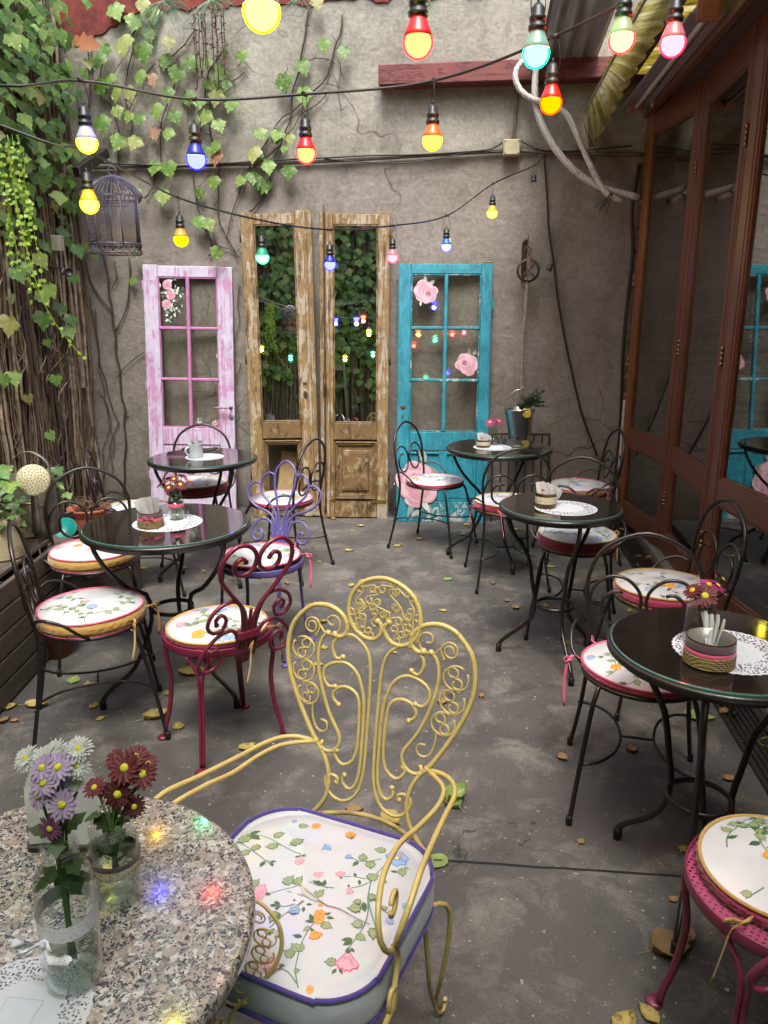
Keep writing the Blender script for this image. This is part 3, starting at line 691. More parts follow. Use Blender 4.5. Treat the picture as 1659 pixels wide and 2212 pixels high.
# ---- turquoise six-pane door
te = door_root('turquoise_door', (-.590, 5.735, 0), 4.6, 6.3, .25, 'turquoise six pane door with large pink rose stickers and chipped paint')
W_, H_ = .70, 1.955; sw = .095
dbox(te, 'stile', [(0, .0, sw, H_ - .008)], M_teal); dbox(te, 'stile', [(W_ - sw + .012, .0, W_, H_)], M_teal)
dbox(te, 'top_rail', [(sw + .001, 1.875, W_ - sw + .011, H_ - .008)], M_teal, .002, .038); dbox(te, 'middle_rail', [(sw + .001, .56, W_ - sw + .011, .70)], M_teal, .002, .038); dbox(te, 'bottom_rail', [(sw + .001, .0, W_ - sw + .011, .16)], M_tealr, .002, .038)
gl = (sw + .001, .701, W_ - sw + .011, 1.874); cxm = .357
m = MB(); m.box((cxm - .014, -.004, gl[1]), (cxm + .014, .03, gl[3]), M_teal, .006)
for z in (1.093, 1.481): m.box((gl[0], -.0035, z - .012), (cxm - .0145, .029, z + .012), M_tealr, .005); m.box((cxm + .0145, -.0035, z - .012), (gl[2], .029, z + .012), M_tealr, .005)
for q in ((gl[0], gl[1], gl[0] + .010, gl[3]), (gl[2] - .010, gl[1], gl[2], gl[3]), (gl[0] + .0101, gl[1], cxm - .0142, gl[1] + .01), (cxm + .0142, gl[1], gl[2] - .0101, gl[1] + .01), (gl[0] + .0101, gl[3] - .01, cxm - .0142, gl[3]), (cxm + .0142, gl[3] - .01, gl[2] - .0101, gl[3])): m.box((q[0], .006, q[1]), (q[2], .03, q[3]), M_tealr, .003)
m.build('glazing_bars', te)
for (a, b) in ((gl[0], cxm), (cxm, gl[2])):
    for (c, d) in ((gl[1], 1.093), (1.093, 1.481), (1.481, gl[3])):
        m = MB(); m.box((a + .008, .012, c + .008), (b - .008, .015, d - .008), M_dpane); m.build('pane', te)
m = MB(); x0, x1 = sw + .004, W_ - sw + .008; m.box((x0, .012, .165), (x1, .026, .555), M_teal)
m.box(((x0 + x1) / 2 - .035, .004, .165), ((x0 + x1) / 2 + .035, .0118, .555), M_teal, .003)
for a, b in ((x0 + .02, (x0 + x1) / 2 - .045), ((x0 + x1) / 2 + .045, x1 - .02)): m.box((a, .007, .19), (b, .0116, .525), M_teal, .003); m.box((a - .012, -.008, .53), (b + .012, .0116, .545), M_teal, .003)
m.build('lower_panel', te)
m = MB(); m.lathe([(.02, 0), (.016, .003), (.005, .003)], M_rust, (.045, 0, .885), 14, axis=(0, -1, 0), capt=True); m.box((.035, -.003, .80), (.047, -.0005, .83), M_rust); m.build('lock_hole', te)
m = MB(); m.box((W_ + .0005, .006, 1.62), (W_ + .012, .03, 1.70), M_teal, .003); m.box((.64, -.002, H_ + .0005), (.70, .035, H_ + .010), simple('moss', '#8a7b35', .9, bump=.8), .004); m.build('hinge', te)
def bigrose(m, c, r, y, seed, ang):
    """open rose in profile: big outer petals fanned to one side, tight heart on the other"""
    ca, sa = math.cos(ang), math.sin(ang); T = lambda x, z: (c[0] + (x * ca - z * sa) * r, c[1] + (x * sa + z * ca) * r); d = .00035
    L = [(-.55, .45, .5, .55, 0), (-.75, -.15, .42, .5, 1), (-.3, -.55, .55, .45, 0), (.3, -.6, .5, .4, 1), (.65, -.2, .45, .55, 0), (.55, .35, .5, .5, 0), (0, .55, .55, .42, 1), (-.2, 0, .7, .72, 0), (-.35, .1, .45, .6, 1), (.12, -.05, .62, .62, 0), (.05, .1, .5, .5, 1), (.2, .0, .42, .46, 2), (.2, -.02, .38, .42, 0), (.25, -.02, .27, .32, 3), (.26, -.02, .23, .27, 1), (.28, -.02, .16, .2, 4), (.28, -.03, .11, .14, 2), (.28, -.03, .05, .08, 4)]
    for i, (x, z, a, b, mi) in enumerate(L):
        p = T(x, z); m.fan((p[0], y - d * (i + 1), p[1]), blob(p, a * r, b * r, ang, y - d * (i + 1), .06, 26, seed + i), RP[mi])
        if mi in (0, 1) and i < 8:
            p2 = T(x * 1.03, z * 1.03); m.fan((p2[0], y - d * (i + 1.4), p2[1]), blob(p2, a * r * .8, b * r * .78, ang, y - d * (i + 1.4), .08, 22, seed + i + 40), RP[(1, 0)[mi]])
m = MB(); bigrose(m, (.205, 1.745), .078, .0114, 3, -.4)
for q in ((.205, 1.80, .07, .012, 1.7, 0), (.235, 1.80, .045, .014, .7, 0), (.17, 1.68, .04, .008, -1.7, 2)): pleaf(m, q[:2], q[2], q[3], q[4], .0112, RL[q[5]], RL[1])
m.build('rose_sticker', te)
m = MB(); bigrose(m, (.525, 1.215), .076, .0114, 23, 2.7)
for q in ((.55, 1.285, .055, .014, 1.9, 1), (.57, 1.285, .04, .012, .9, 3)): pleaf(m, q[:2], q[2], q[3], q[4], .0112, RL[q[5]], RL[2])
m.build('rose_sticker', te)
m = MB(); bigrose(m, (.16, .30), .155, -.0095, 43, 2.2)
for q in ((.22, .46, .13, .030, 1.9, 0), (.19, .42, .15, .034, -.25, 3), (.14, .18, .16, .02, -1.9, 0), (.19, .19, .14, .022, -1.0, 2), (.1, .42, .06, .02, 1.5, 0)): pleaf(m, q[:2], q[2], q[3], q[4], -.0092, RL[q[5]], RL[1])
m.build('rose_sticker', te)
# plastic bottle between doors
m = MB(); m.lathe([(.03, 0), (.032, .02), (.032, .18), (.02, .22), (.012, .24), (.012, .27)], glass('cloudy_plastic', (.75, .77, .78, 1), .2), (-.62, 5.88, .01), 16, capt=True); tag(m.build('plastic_bottle'), 'cloudy plastic bottle on the floor between the ochre and turquoise doors', 'bottle')

# ================================================================== STRING LIGHTS
def string(pts, name, label, r=.0042):
    m = MB(); m.tube(pts, r, M_cable, 6, step=.04); return tag(m.build(name), label, 'cable', 'festoon cables over the courtyard')
def shell(name, col, s):
    t = NT(name); t.t.nodes.remove(t.b); e = t.n('Emission', {'Color': lin(col), 'Strength': s}); tr = t.n('BsdfTransparent', {'Color': tuple(.25 + .75 * x for x in lin(col)[:3]) + (1,)})
    mx = t.n('MixShader', {'Fac': .5}); t.l(tr.outputs[0], mx.inputs[1]); t.l(e.outputs[0], mx.inputs[2]); t.l(mx.outputs[0], t.out.inputs[0]); return t.m
def emis(name, col, s):
    t = NT(name); t.t.nodes.remove(t.b); e = t.n('Emission', {'Color': lin(col), 'Strength': s}); t.l(e.outputs[0], t.out.inputs[0]); return t.m
BC = {}
for k, (sh, core, neck) in dict(yellow=('#ffd800', '#fff1a0', '#c9a21c'), ywhite=('#ffe600', '#fff5b5', '#a9a6b8'), amber=('#ffa800', '#ffd400', '#c08a3c'), orange=('#ff9b00', '#ffe27a', '#b8601a'), red=('#ff1a20', '#ffe36a', '#c41a20'), red2=('#ff1030', '#ffd9d9', '#b0686e'), redw=('#ff1a1a', '#fff2c0', '#8f9a72'), blue=('#1212ff', '#c9d6ff', '#14228f'), blue2=('#2a2aff', '#d9e6ff', '#1b56a8'), green=('#00e884', '#d8fff0', '#6f9a8c'), green2=('#1fdc8a', '#e6fff6', '#1f8a6a'), redor=('#ff2a00', '#ffb800', '#c02010')).items():
    BC[k] = (shell('bulb_glow_' + k, sh, 7.0), emis('bulb_core_' + k, core, 2.8), simple('bulb_neck_' + k, neck, .35, var=.03))
M_sock = simple('bulb_socket', '#161816', .45)
BW = 1.3
LC = dict(yellow=(1, .8, .05), ywhite=(1, .85, .1), amber=(1, .5, .02), orange=(1, .5, .05), red=(1, .05, .03), red2=(1, .04, .08), redw=(1, .05, .03), blue=(.04, .04, 1), blue2=(.06, .08, 1), green=(.03, 1, .35), green2=(.05, 1, .4), redor=(1, .15, .02))
def bulb(pos, kind, label, tilt=(0, 0)):
    """pos = centre of the lit globe"""
    sh, core, nk = BC[kind]; root = empty('string_bulb', Vector(pos) + Vector((0, 0, .165))); root.rotation_euler = (tilt[0], tilt[1], random.uniform(0, 3)); o = Vector((0, 0, -.165))
    m = MB(); pr = [(.0001, -.031)] + [(.031 * math.sin(a), -.031 * math.cos(a)) for a in [i * math.pi / 12 for i in range(1, 8)]]
    m.lathe(pr, sh, o, 24); m.build('bulb_globe', root)
    m = MB(); m.lathe([(.0001, -.0275)] + [(.0275 * math.sin(a), -.0275 * math.cos(a)) for a in [i * math.pi / 8 for i in range(1, 6)]] + [(.024, .009), (.0001, .009)], core, o, 20); m.build('glowing_core', root)
    m = MB(); m.lathe([(.0302, .0082), (.0305, .0085), (.0275, .018), (.0205, .034), (.0165, .045), (.0165, .05)], nk, o, 24); m.build('bulb_neck', root)
    m = MB(); m.lathe([(.0175, .046), (.0205, .047), (.0205, .056), (.0175, .058), (.0175, .066), (.019, .067), (.019, .074), (.016, .077), (.015, .092), (.006, .102), (.0001, .103)], M_sock, o, 20)
    m.tube([(0, 0, -.066), (0, 0, -.052)], .003, M_sock, 6); m.build('socket', root)
    m = MB(); m.tube([(-.019, 0, -.085), (-.0215, 0, -.06), (-.016, 0, -.02), (-.006, 0, 0), (.006, 0, 0), (.016, 0, -.02), (.0215, 0, -.06), (.019, 0, -.085)], .0011, M_cable, 5, step=.01)
    m.tube([(-.012, 0, .002), (.012, 0, .002)], .0065, M_cable, 8); m.build('wire_loop', root)
    ld = bpy.data.lights.new('bulb_light', 'POINT'); ld.energy = BW; ld.shadow_soft_size = .02; ld.color = LC[kind]; lo = bpy.data.objects.new('bulb_light', ld); scene.collection.objects.link(lo); lo.parent = root; lo.location = (0, 0, -.215)
    tag(root, label, 'light bulb', 'coloured bulbs on the festoon cables'); return root
def hang(px, py, dist, kind, label, **k): p = away(px, py, dist); bulb(p, kind, label, **k); return p + Vector((0, 0, .167))
S1 = [hang(188, 308, 2.7, 'ywhite', 'bright yellow bulb at far left on the middle cable, in front of the ivy'), hang(424, 344, 2.65, 'blue', 'deep blue lit bulb on the middle cable in front of the wall vines'),
      hang(661, 331, 2.65, 'red', 'red and yellow lit bulb on the middle cable, over the ochre doors'), hang(934, 303, 2.65, 'orange', 'orange necked bulb on the middle cable in front of the wall conduit'),
      hang(1190, 222, 2.5, 'redor', 'orange bulb with a red neck hanging by the white pipes'), hang(1453, 94, 2.3, 'red2', 'pinkish red bulb before the strip light, rightmost of the bulbs')]
string([(-2.9, 3.1, 2.62), away(-60, 180, 2.75)] + S1 + [(.78, 2.0, 2.66), (1.12, 1.75, 2.95)], 'festoon_cable', 'middle black cable carrying six bulbs across the courtyard')
S2 = [hang(193, 441, 2.95, 'yellow', 'yellow bulb touching the left side of the birdcage'), hang(391, 517, 3.6, 'amber', 'amber bulb above the pink door'), hang(567, 556, 3.9, 'green2', 'green bulb in front of the left ochre door mirror'),
      hang(713, 571, 4.1, 'blue', 'blue bulb in front of the right ochre door bolt'), hang(848, 556, 4.5, 'red2', 'small red bulb just left of the turquoise door top'), hang(964, 532, 4.7, 'blue2', 'small blue bulb above the turquoise door'), hang(1063, 460, 5.1, 'yellow', 'small yellow bulb on the plain wall, highest on the lowest cable')]
string([(-3.0, 2.2, 2.75), away(0, 270, 2.9)] + S2 + [aty(1153, 358, 5.7), aty(1178, 334, 6.0)], 'festoon_cable', 'lowest black cable sagging in front of the doors up to the conduit')
S3 = [hang(565, 25, 1.5, 'ywhite', 'large bright yellow bulb cut by the top of the picture'), hang(903, 92, 1.83, 'red', 'large red bulb at top centre against the grey wall'), hang(1158, 116, 2.06, 'green', 'large green bulb in front of the white pipes at the red beam'), hang(1343, 85, 2.2, 'redw', 'red bulb with a pale green neck under the yellow fibreglass')]
string([(-2.6, .2, 2.9), (-1.2, 1.0, 2.36)] + S3 + [(.9, 2.3, 2.75), (1.12, 2.35, 2.95)], 'festoon_cable', 'upper black cable above the picture carrying the four nearest bulbs')
S4 = []
for q, k in (((-1.9, -.5, 2.05), 'yellow'), ((-1.45, -.55, 1.92), 'green'), ((-1.0, -.6, 1.9), 'redor'), ((-.55, -.6, 1.93), 'yellow'), ((-.1, -.6, 2.0), 'green2'), ((.25, -.6, 2.02), 'green'), ((.6, -.6, 2.12), 'blue')):
    bulb(q, k, ['yellow bulb nearest the ivy on the cable behind the photographer', 'pale green bulb between the ivy side yellow bulb and the orange red bulb', 'orange red bulb on the cable behind the photographer', 'yellow bulb between the orange red and the deep green bulbs', 'deep green bulb in the middle of the cable behind the photographer', 'pale green bulb beside the blue one on the rear cable', 'blue bulb nearest the glass doors on the rear cable'][len(S4)]); S4.append(Vector(q) + Vector((0, 0, .167)))
string([(-3.0, -.4, 2.7)] + S4 + [(1.1, -.6, 2.8)], 'festoon_cable', 'cable of bulbs behind the photographer')
def dead(px, py, y, label, tilt=0):
    p = aty(px, py, y); root = empty('empty_socket', p); root.rotation_euler = (0, tilt, 0); m = MB()
    m.lathe([(.0165, -.02), (.0195, -.019), (.0195, -.008), (.0165, -.006), (.0165, .004), (.015, .02), (.005, .028), (.0001, .028)], M_sock, (0, 0, 0), 18, capb=True); m.tube([(0, 0, .026), (0, 0, .035)], .003, M_sock, 6); m.build('socket', root)
    m = MB(); m.tube([(-.017, 0, .01), (-.016, 0, .05), (-.004, 0, .09), (.004, 0, .09), (.016, 0, .05), (.017, 0, .01)], .001, M_cable, 5, step=.01); m.build('wire_loop', root); tag(root, label, 'bulb socket')
dead(1153, 386, 5.7, 'empty black bulb socket at the right end of the lowest cable'); dead(1188, 579, 5.96, 'empty black bulb socket on the slack wall cable beside the pulley', .5)
# ================================================================== CUSHIONS
M_vinyl = NT('printed_vinyl_cloth')
_v = M_vinyl.coord(); M_vinyl = M_vinyl.set(col=M_vinyl.ramp(M_vinyl.noise(_v, 5, 3), [(.3, lin('#bfc0c2')), (.7, lin('#b5b5b7'))]), rough=.28, coat=.25, coatr=.15, nrm=M_vinyl.bump(M_vinyl.noise(_v, 16, 4, .55, .6), .35, .006))
def inkm(n, c): return simple('print_' + n, c, .32, var=.12, scale=90)
INK = dict(stem=inkm('stem', '#5d7a68'), lg=inkm('leaf', '#8c9a6e'), dg=inkm('leaf_edge', '#43603a'), bl=inkm('blue', '#869fc6'), bd=inkm('blue_edge', '#4a6fb8'),
           pk=inkm('pink', '#cf9aa6'), pd=inkm('pink_edge', '#cf4f74'), org=inkm('orange', '#d2963a'), od=inkm('orange_edge', '#c8641f'), ye=inkm('yellow', '#f0cf5a'))
def fab(name, col, rough=.8):
    t = NT(name); v = t.coord(); f = t.noise(v, 40, 4)
    t.set(col=t.mix(f, lin(col), tuple(x * .6 for x in lin(col)[:3]) + (1,)), rough=rough, sheen=.3, nrm=t.bump(t.noise(v, 320, 2), .35, .001)); return t.m
F_must = fab('mustard_cloth', '#b08a3e'); F_wine = fab('raspberry_cloth', '#a02c4f'); F_pink = fab('pink_ribbon', '#d65277', .5); F_purp = fab('purple_piping', '#4a3787'); F_grey = fab('grey_cotton', '#b3b9bc')
F_yel = fab('yellow_cord', '#b88d35')
class Print:
    """cloth print laid on a top surface: S(u, v) -> point, each ink a hair above the last"""
    def __init__(s, m, S, inside, k=1.0): s.m = m; s.S = S; s.inside = inside; s.k = k; s.j = 0
    def put(s, pts, mat, lift, c=None):
        if not all(s.inside(p[0], p[1]) for p in pts): return
        s.j = (s.j + 1) % 12; L = (lift + s.j * .000012) * .55
        q = [s.S(p[0], p[1], L) for p in pts]
        if c is None: c = (sum(p[0] for p in pts) / len(pts), sum(p[1] for p in pts) / len(pts))
        s.m.fan(s.S(c[0], c[1], L), q, mat, True)
    def stem(s, pts, w=.0012):
        P = cr([(x, y, 0) for x, y in pts], .012)
        for a, b in zip(P, P[1:]):
            d = (b - a); 
            if d.length < 1e-6: continue
            n_ = Vector((-d.y, d.x, 0)).normalized() * w * s.k
            q = [a - n_, b - n_, b + n_, a + n_]
            if all(s.inside(p.x, p.y) for p in q): s.m.poly([s.S(p.x, p.y, .0002) for p in q], INK['stem'], True)
    def leaf(s, x, y, L, ang, wide=.42, simple_=False):
        L *= s.k; ca, sa = math.cos(ang), math.sin(ang)
        def T(a, b): return (x + a * ca - b * sa, y + a * sa + b * ca)
        if simple_: prof = [(0, 0), (.25, .22), (.55, .24), (1, 0), (.55, -.24), (.25, -.22)]
        else: prof = [(0, 0), (.1, .34), (.3, .3), (.38, .46), (.56, .30), (.66, .36), (.8, .14), (1.05, 0), (.8, -.14), (.66, -.36), (.56, -.30), (.38, -.46), (.3, -.3), (.1, -.34)]
        s.put([T(a * L, b * L) for a, b in prof], INK['dg'], .0006, T(L * .45, 0))
        if not simple_:
            s.put([T(L * .47 + (a - .47) * L * .84, b * L * .82) for a, b in prof], INK['lg'], .0008, T(L * .45, 0))
            s.put([T(L * .05, -.02 * L), T(L * .9, 0), T(L * .05, .02 * L)], INK['dg'], .001)
    def flower(s, x, y, r, kind, ang=0, n=6):
        r *= s.k; f, e = dict(b=('bl', 'bd'), p=('pk', 'pd'), o=('org', 'od'))[kind]
        for i in range(n):
            a = ang + i * 2 * math.pi / n; cx, cy_ = x + math.cos(a) * r * .56, y + math.sin(a) * r * .56
            for q, (mm, lf, kk) in enumerate(((e, .0011, 1), (f, .0013, .86))):
                pts = []
                for j in range(10):
                    t_ = 2 * math.pi * j / 10; rr = r * .46 * kk * (1 + .10 * math.cos(5 * t_)); px_ = math.cos(t_) * rr; py_ = math.sin(t_) * rr * 1.02
                    pts.append((cx + px_ * math.cos(a) - py_ * math.sin(a), cy_ + px_ * math.sin(a) + py_ * math.cos(a)))
                s.put(pts, INK[mm], lf + i * .00004)
        for kk, mm, lf in ((.3, e, .0016), (.2, 'ye' if kind != 'o' else 'lg', .0018)):
            s.put([(x + math.cos(t_) * r * kk, y + math.sin(t_) * r * kk) for t_ in [j * math.pi / 5 for j in range(10)]], INK[mm], lf)
    def bell(s, x, y, r, kind, ang):
        """flower seen from the side"""
        r *= s.k; f, e = dict(b=('bl', 'bd'), p=('pk', 'pd'), o=('org', 'od'))[kind]; ca, sa = math.cos(ang), math.sin(ang)
        T = lambda a, b: (x + (a * ca - b * sa) * r, y + (a * sa + b * ca) * r)
        pr = [(-.9, 0), (-.2, .55), (.35, 1.05), (.55, .75), (.75, .7), (.75, .35), (1.0, .2), (.85, 0), (1.0, -.25), (.75, -.4), (.7, -.8), (.35, -.95), (-.2, -.5)]
        s.put([T(*p) for p in pr], INK[e], .0011, T(.1, 0)); s.put([T(p[0] * .86 + .02, p[1] * .86) for p in pr], INK[f], .0013, T(.1, 0))
        for q in (-.45, 0, .45): s.put([T(-.3, q * .3 - .03), T(.55, q), T(-.3, q * .3 + .03)], INK[e], .0015)
        s.put([T(-1.15, .02), T(-.75, .25), (T(-.5, 0)), T(-.75, -.25)], INK['dg'], .0017)
    def sprays(s, rnd, R0, n):
        for _ in range(n):
            a = rnd.uniform(0, 6.28); r = R0 * math.sqrt(rnd.random()) * .85; x, y = math.cos(a) * r, math.sin(a) * r; d = rnd.uniform(0, 6.28); P = [(x, y)]; c = rnd.uniform(-.5, .5)
            for i in range(rnd.choice((4, 5, 6))):
                d += c + rnd.uniform(-.2, .2); x += math.cos(d) * .024 * s.k; y += math.sin(d) * .024 * s.k; P.append((x, y))
                sd = 1 if i % 2 else -1; s.leaf(x, y, rnd.uniform(.016, .024), d + sd * rnd.uniform(.7, 1.3), simple_=rnd.random() < .3)
            s.stem(P); kd = rnd.choice('bpobb')
            if rnd.random() < .6: s.flower(x + math.cos(d) * .012, y + math.sin(d) * .012, rnd.uniform(.012, .022), kd, rnd.uniform(0, 1), rnd.choice((5, 6, 7)))
            else: s.bell(x + math.cos(d) * .018, y + math.sin(d) * .018, rnd.uniform(.013, .02), kd, d)
def cushion(pos, r, th, side, pipe, label, seed, n_spray=12, dome=.022, tie=None, tie_dir=0, bottom_pipe=True, rz=0):
    rnd = random.Random(seed); root = empty('seat_cushion', pos, rz); ph = rnd.uniform(0, 6.3)
    rad = lambda a: r * (1 + .012 * math.sin(2 * a + ph) + .008 * math.sin(3 * a + ph * 2))
    def S(u, v, L=0.0):
        q = math.hypot(u, v) / r; z = th + dome * max(0, 1 - q ** 3.2) + .0045 * noise.noise(Vector((u * 14, v * 14, seed))) * max(0, 1 - q ** 4) * 1.6
        return Vector((u, v, z + L))
    m = MB(); nr, na = 12, 48; m.v.append(tuple(S(0, 0)))
    for i in range(1, nr + 1):
        for j in range(na):
            a = 2 * math.pi * j / na; q = rad(a) * (i / nr) * .985; m.v.append(tuple(S(q * math.cos(a), q * math.sin(a))))
    for j in range(na): m.face((0, 1 + j, 1 + (j + 1) % na), M_vinyl)
    for i in range(nr - 1):
        for j in range(na):
            a = 1 + i * na + j; b = 1 + i * na + (j + 1) % na; m.face((a, a + na, b + na, b), M_vinyl)
    pr = Print(m, S, lambda u, v: math.hypot(u, v) < r * .95, 1.3); pr.sprays(rnd, r, int(n_spray * .8)); m.build('printed_top', root)
    m = MB(); na = 120; rows = 9; b = 0
    for i in range(rows):
        f = i / (rows - 1)
        for j in range(na):
            a = 2 * math.pi * j / na; bulge = .010 * math.sin(math.pi * f) * (th / .05) + .0022 * math.sin(j * 2.1 + 3 * math.sin(i * .8 + j * .11)) * math.sin(math.pi * f) + .002 * math.sin(i * 2.6 + 4 * noise.noise(Vector((math.cos(a) * 3, math.sin(a) * 3, seed)))) * math.sin(math.pi * f)
            q = rad(a) * .985 + bulge; m.v.append((q * math.cos(a), q * math.sin(a), th * f + .002))
    for i in range(rows - 1):
        for j in range(na): m.face((i * na + j, i * na + (j + 1) % na, (i + 1) * na + (j + 1) % na, (i + 1) * na + j), side)
    m.face([j for j in range(na)][::-1], side, False); m.build('side_band', root)
    m = MB(); m.tube([(rad(a) * .992 * math.cos(a), rad(a) * .992 * math.sin(a), th + .002 + .0015 * math.sin(a * 3 + ph)) for a in [i * math.pi / 16 for i in range(32)]], .0042, pipe, 6, closed=True)
    if bottom_pipe: m.tube([(rad(a) * .99 * math.cos(a), rad(a) * .99 * math.sin(a), .004) for a in [i * math.pi / 16 for i in range(32)]], .0038, pipe, 6, closed=True)
    m.build('piping', root)
    if tie:
        for sg in (-1, 1):
            a = tie_dir + sg * .35; p = Vector((rad(a) * math.cos(a), rad(a) * math.sin(a), th * .5)); o = Vector((math.cos(a), math.sin(a), 0)); s_ = Vector((-math.sin(a), math.cos(a), 0)) * sg
            m = MB(); m.tube([p, p + o * .03 + Vector((0, 0, .012)), p + o * .045 + s_ * .02 + Vector((0, 0, -.01)), p + o * .05 + s_ * .03 + Vector((0, 0, -.07)), p + o * .045 + s_ * .045 + Vector((0, 0, -.13 - .03 * rnd.random()))], 0, tie, 4, flat=(.006, .0015), nrm=o)
            m.tube([p + o * .028, p + o * .05 + s_ * .02 + Vector((0, 0, .015)), p + o * .055 + s_ * .035, p + o * .03 + s_ * .01], 0, tie, 4, flat=(.005, .0015), nrm=(0, 0, 1))
            m.build('tie_ribbon', root)
    tag(root, label, 'cushion', 'floral seat cushions'); return root

# ================================================================== BLACK WROUGHT IRON CHAIRS
def bistro():
    root = empty('iron_chair'); r_ = .0078; m = MB()
    hp = [(-.215, -.245, 0), (-.185, -.205, .22), (-.172, -.178, .43), (-.188, -.195, .58), (-.188, -.215, .70), (-.135, -.232, .80), (0, -.242, .855), (.135, -.232, .80), (.188, -.215, .70), (.188, -.195, .58), (.172, -.178, .43), (.185, -.205, .22), (.215, -.245, 0)]
    m.tube(hp, r_, M_black, 10, step=.03); m.build('back_hoop', root)
    for s in (-1, 1):
        m = MB(); yb = lambda z: -.19 - (z - .5) * .155
        P = [(s * .188, .585), (s * .168, .655), (s * .12, .695), (s * .06, .69), (s * .015, .645), (s * .012, .59), (s * .045, .535), (s * .095, .525), (s * .135, .56), (s * .135, .615), (s * .10, .645), (s * .072, .64)]
        m.tube([(x, yb(z), z) for x, z in P], .0062, M_black, 8, step=.015); m.build('scroll', root)
        m = MB(); m.tube([(s * .185, -.19, .535), (s * .218, -.15, .55), (s * .235, -.09, .53), (s * .23, -.04, .485), (s * .196, -.01, .452)], .0062, M_black, 8, step=.015); m.build('side_brace', root)
        m = MB(); m.tube([(s * .135, .125, .452), (s * .155, .16, .40), (s * .185, .205, .18), (s * .205, .235, .0)], r_, M_black, 10, step=.03); m.lathe([(.0105, 0), (.0105, .028), (.0085, .032)], M_rubber, (s * .205, .235, 0), 12, capb=True, capt=True); m.build('leg', root)
    m = MB(); m.tube([(.192 * math.cos(a), .192 * math.sin(a), .448) for a in [i * math.pi / 16 for i in range(32)]], .0078, M_black, 8, closed=True); m.tube([(.17 * math.cos(a), .17 * math.sin(a), .446) for a in [i * math.pi / 16 for i in range(32)]], 0, M_black, 4, closed=True, flat=(.012, .002), nrm=(0, 0, 1))
    for q in range(-3, 4): 
        x = q * .048; h = math.sqrt(.185 ** 2 - x * x); m.tube([(x, -h, .446), (x, h, .446)], 0, M_black, 4, flat=(.009, .0015), nrm=(1, 0, 0))
    m.build('seat_ring', root)
    m = MB()
    for s in (-1, 1): m.tube([(s * .197, -.215, .20), (s * .14, -.20, .203), (s * .085, -.14, .205), (s * .058, -.05, .205), (s * .055, .03, .205), (s * .08, .12, .205), (s * .13, .18, .203), (s * .183, .20, .20)], .005, M_black, 8, step=.03)
    m.tube([(-.056, 0, .205), (.056, 0, .205)], .0045, M_black, 6); m.build('stretcher', root)
    m = MB()
    for s in (-1, 1): m.lathe([(.0105, 0), (.0105, .028), (.0085, .032)], M_rubber, (s * .215, -.245, 0), 12, capb=True, capt=True)
    m.build('rubber_feet', root); return root
proto = bistro(); first = [True]
def iron_chair(x, y, face, label):
    o = proto if first[0] else copy_tree(proto); first[0] = False
    o.location = (x, y, 0); o.rotation_euler = (0, 0, R(face - 90)); return tag(o, label, 'chair', 'black wrought iron chairs')
ZC = .453
chairs = [
 (-1.44, 2.585, 27, 'black iron chair nearest at left, side on, beside the wooden planter', (F_must, F_pink, .052, F_yel, 0, 'round cushion with mustard side and pink piping on the nearest left black chair')),
 (-1.77, 3.26, -60, 'black iron chair with its round back by the watering can, facing us', (F_must, F_pink, .055, F_pink, 1.9, 'round cushion with mustard side and pink ties before the watering can')),
 (-1.93, 4.08, 22, 'black iron chair seen edge on by the brick wall behind the left table', (F_must, F_must, .04, None, 0, 'round floral cushion by the terracotta pot, mostly behind the left table')),
 (-1.80, 4.72, -82, 'black iron chair in front of the pink door', (F_wine, F_must, .055, None, 0, 'round cushion with a dark raspberry side in front of the pink door')),
 (-1.18, 4.50, 165, 'black iron chair in front of the left ochre door', (F_pink, F_pink, .02, None, 0, 'thin round pink edged cushion in front of the left ochre door')),
 (-.26, 5.14, -24, 'black iron chair in front of the turquoise door', (F_pink, F_pink, .018, None, 0, 'thin round floral cushion in front of the turquoise door')),
 (.21, 4.50, 100, 'black iron chair with its back to us at the table by the turquoise door', (F_wine, F_must, .045, F_pink, -2.2, 'round cushion with raspberry side behind the far right chair back')),
 (.69, 5.02, 188, 'black iron chair in the far right corner beside the first glass door', (F_must, F_pink, .035, F_pink, -.4, 'round cushion with pink ties and mustard side in the far right corner')),
 (.53, 3.80, -100, 'black iron chair behind the middle right table, facing us', (F_wine, F_must, .055, F_yel, .9, 'thick raspberry sided cushion seen below the middle right table')),
 (.80, 3.10, 190, 'black iron chair seen edge on against the glass doors', (F_wine, F_must, .048, F_yel, .3, 'raspberry sided cushion with yellow piping beside the glass doors')),
 (.575, 2.38, -98, 'large black iron chair with open scrolls behind the nearest right table', (F_pink, F_pink, .022, F_pink, 2.6, 'round white cushion with a pink tie partly under the nearest right table')),
]
for i, (x, y, f, lab, cu) in enumerate(chairs):
    iron_chair(x, y, f, lab); cushion((x, y, ZC), .195, cu[2], cu[0], cu[1], cu[5], 30 + i, 13, tie=cu[3], tie_dir=cu[4], bottom_pipe=cu[2] > .03)

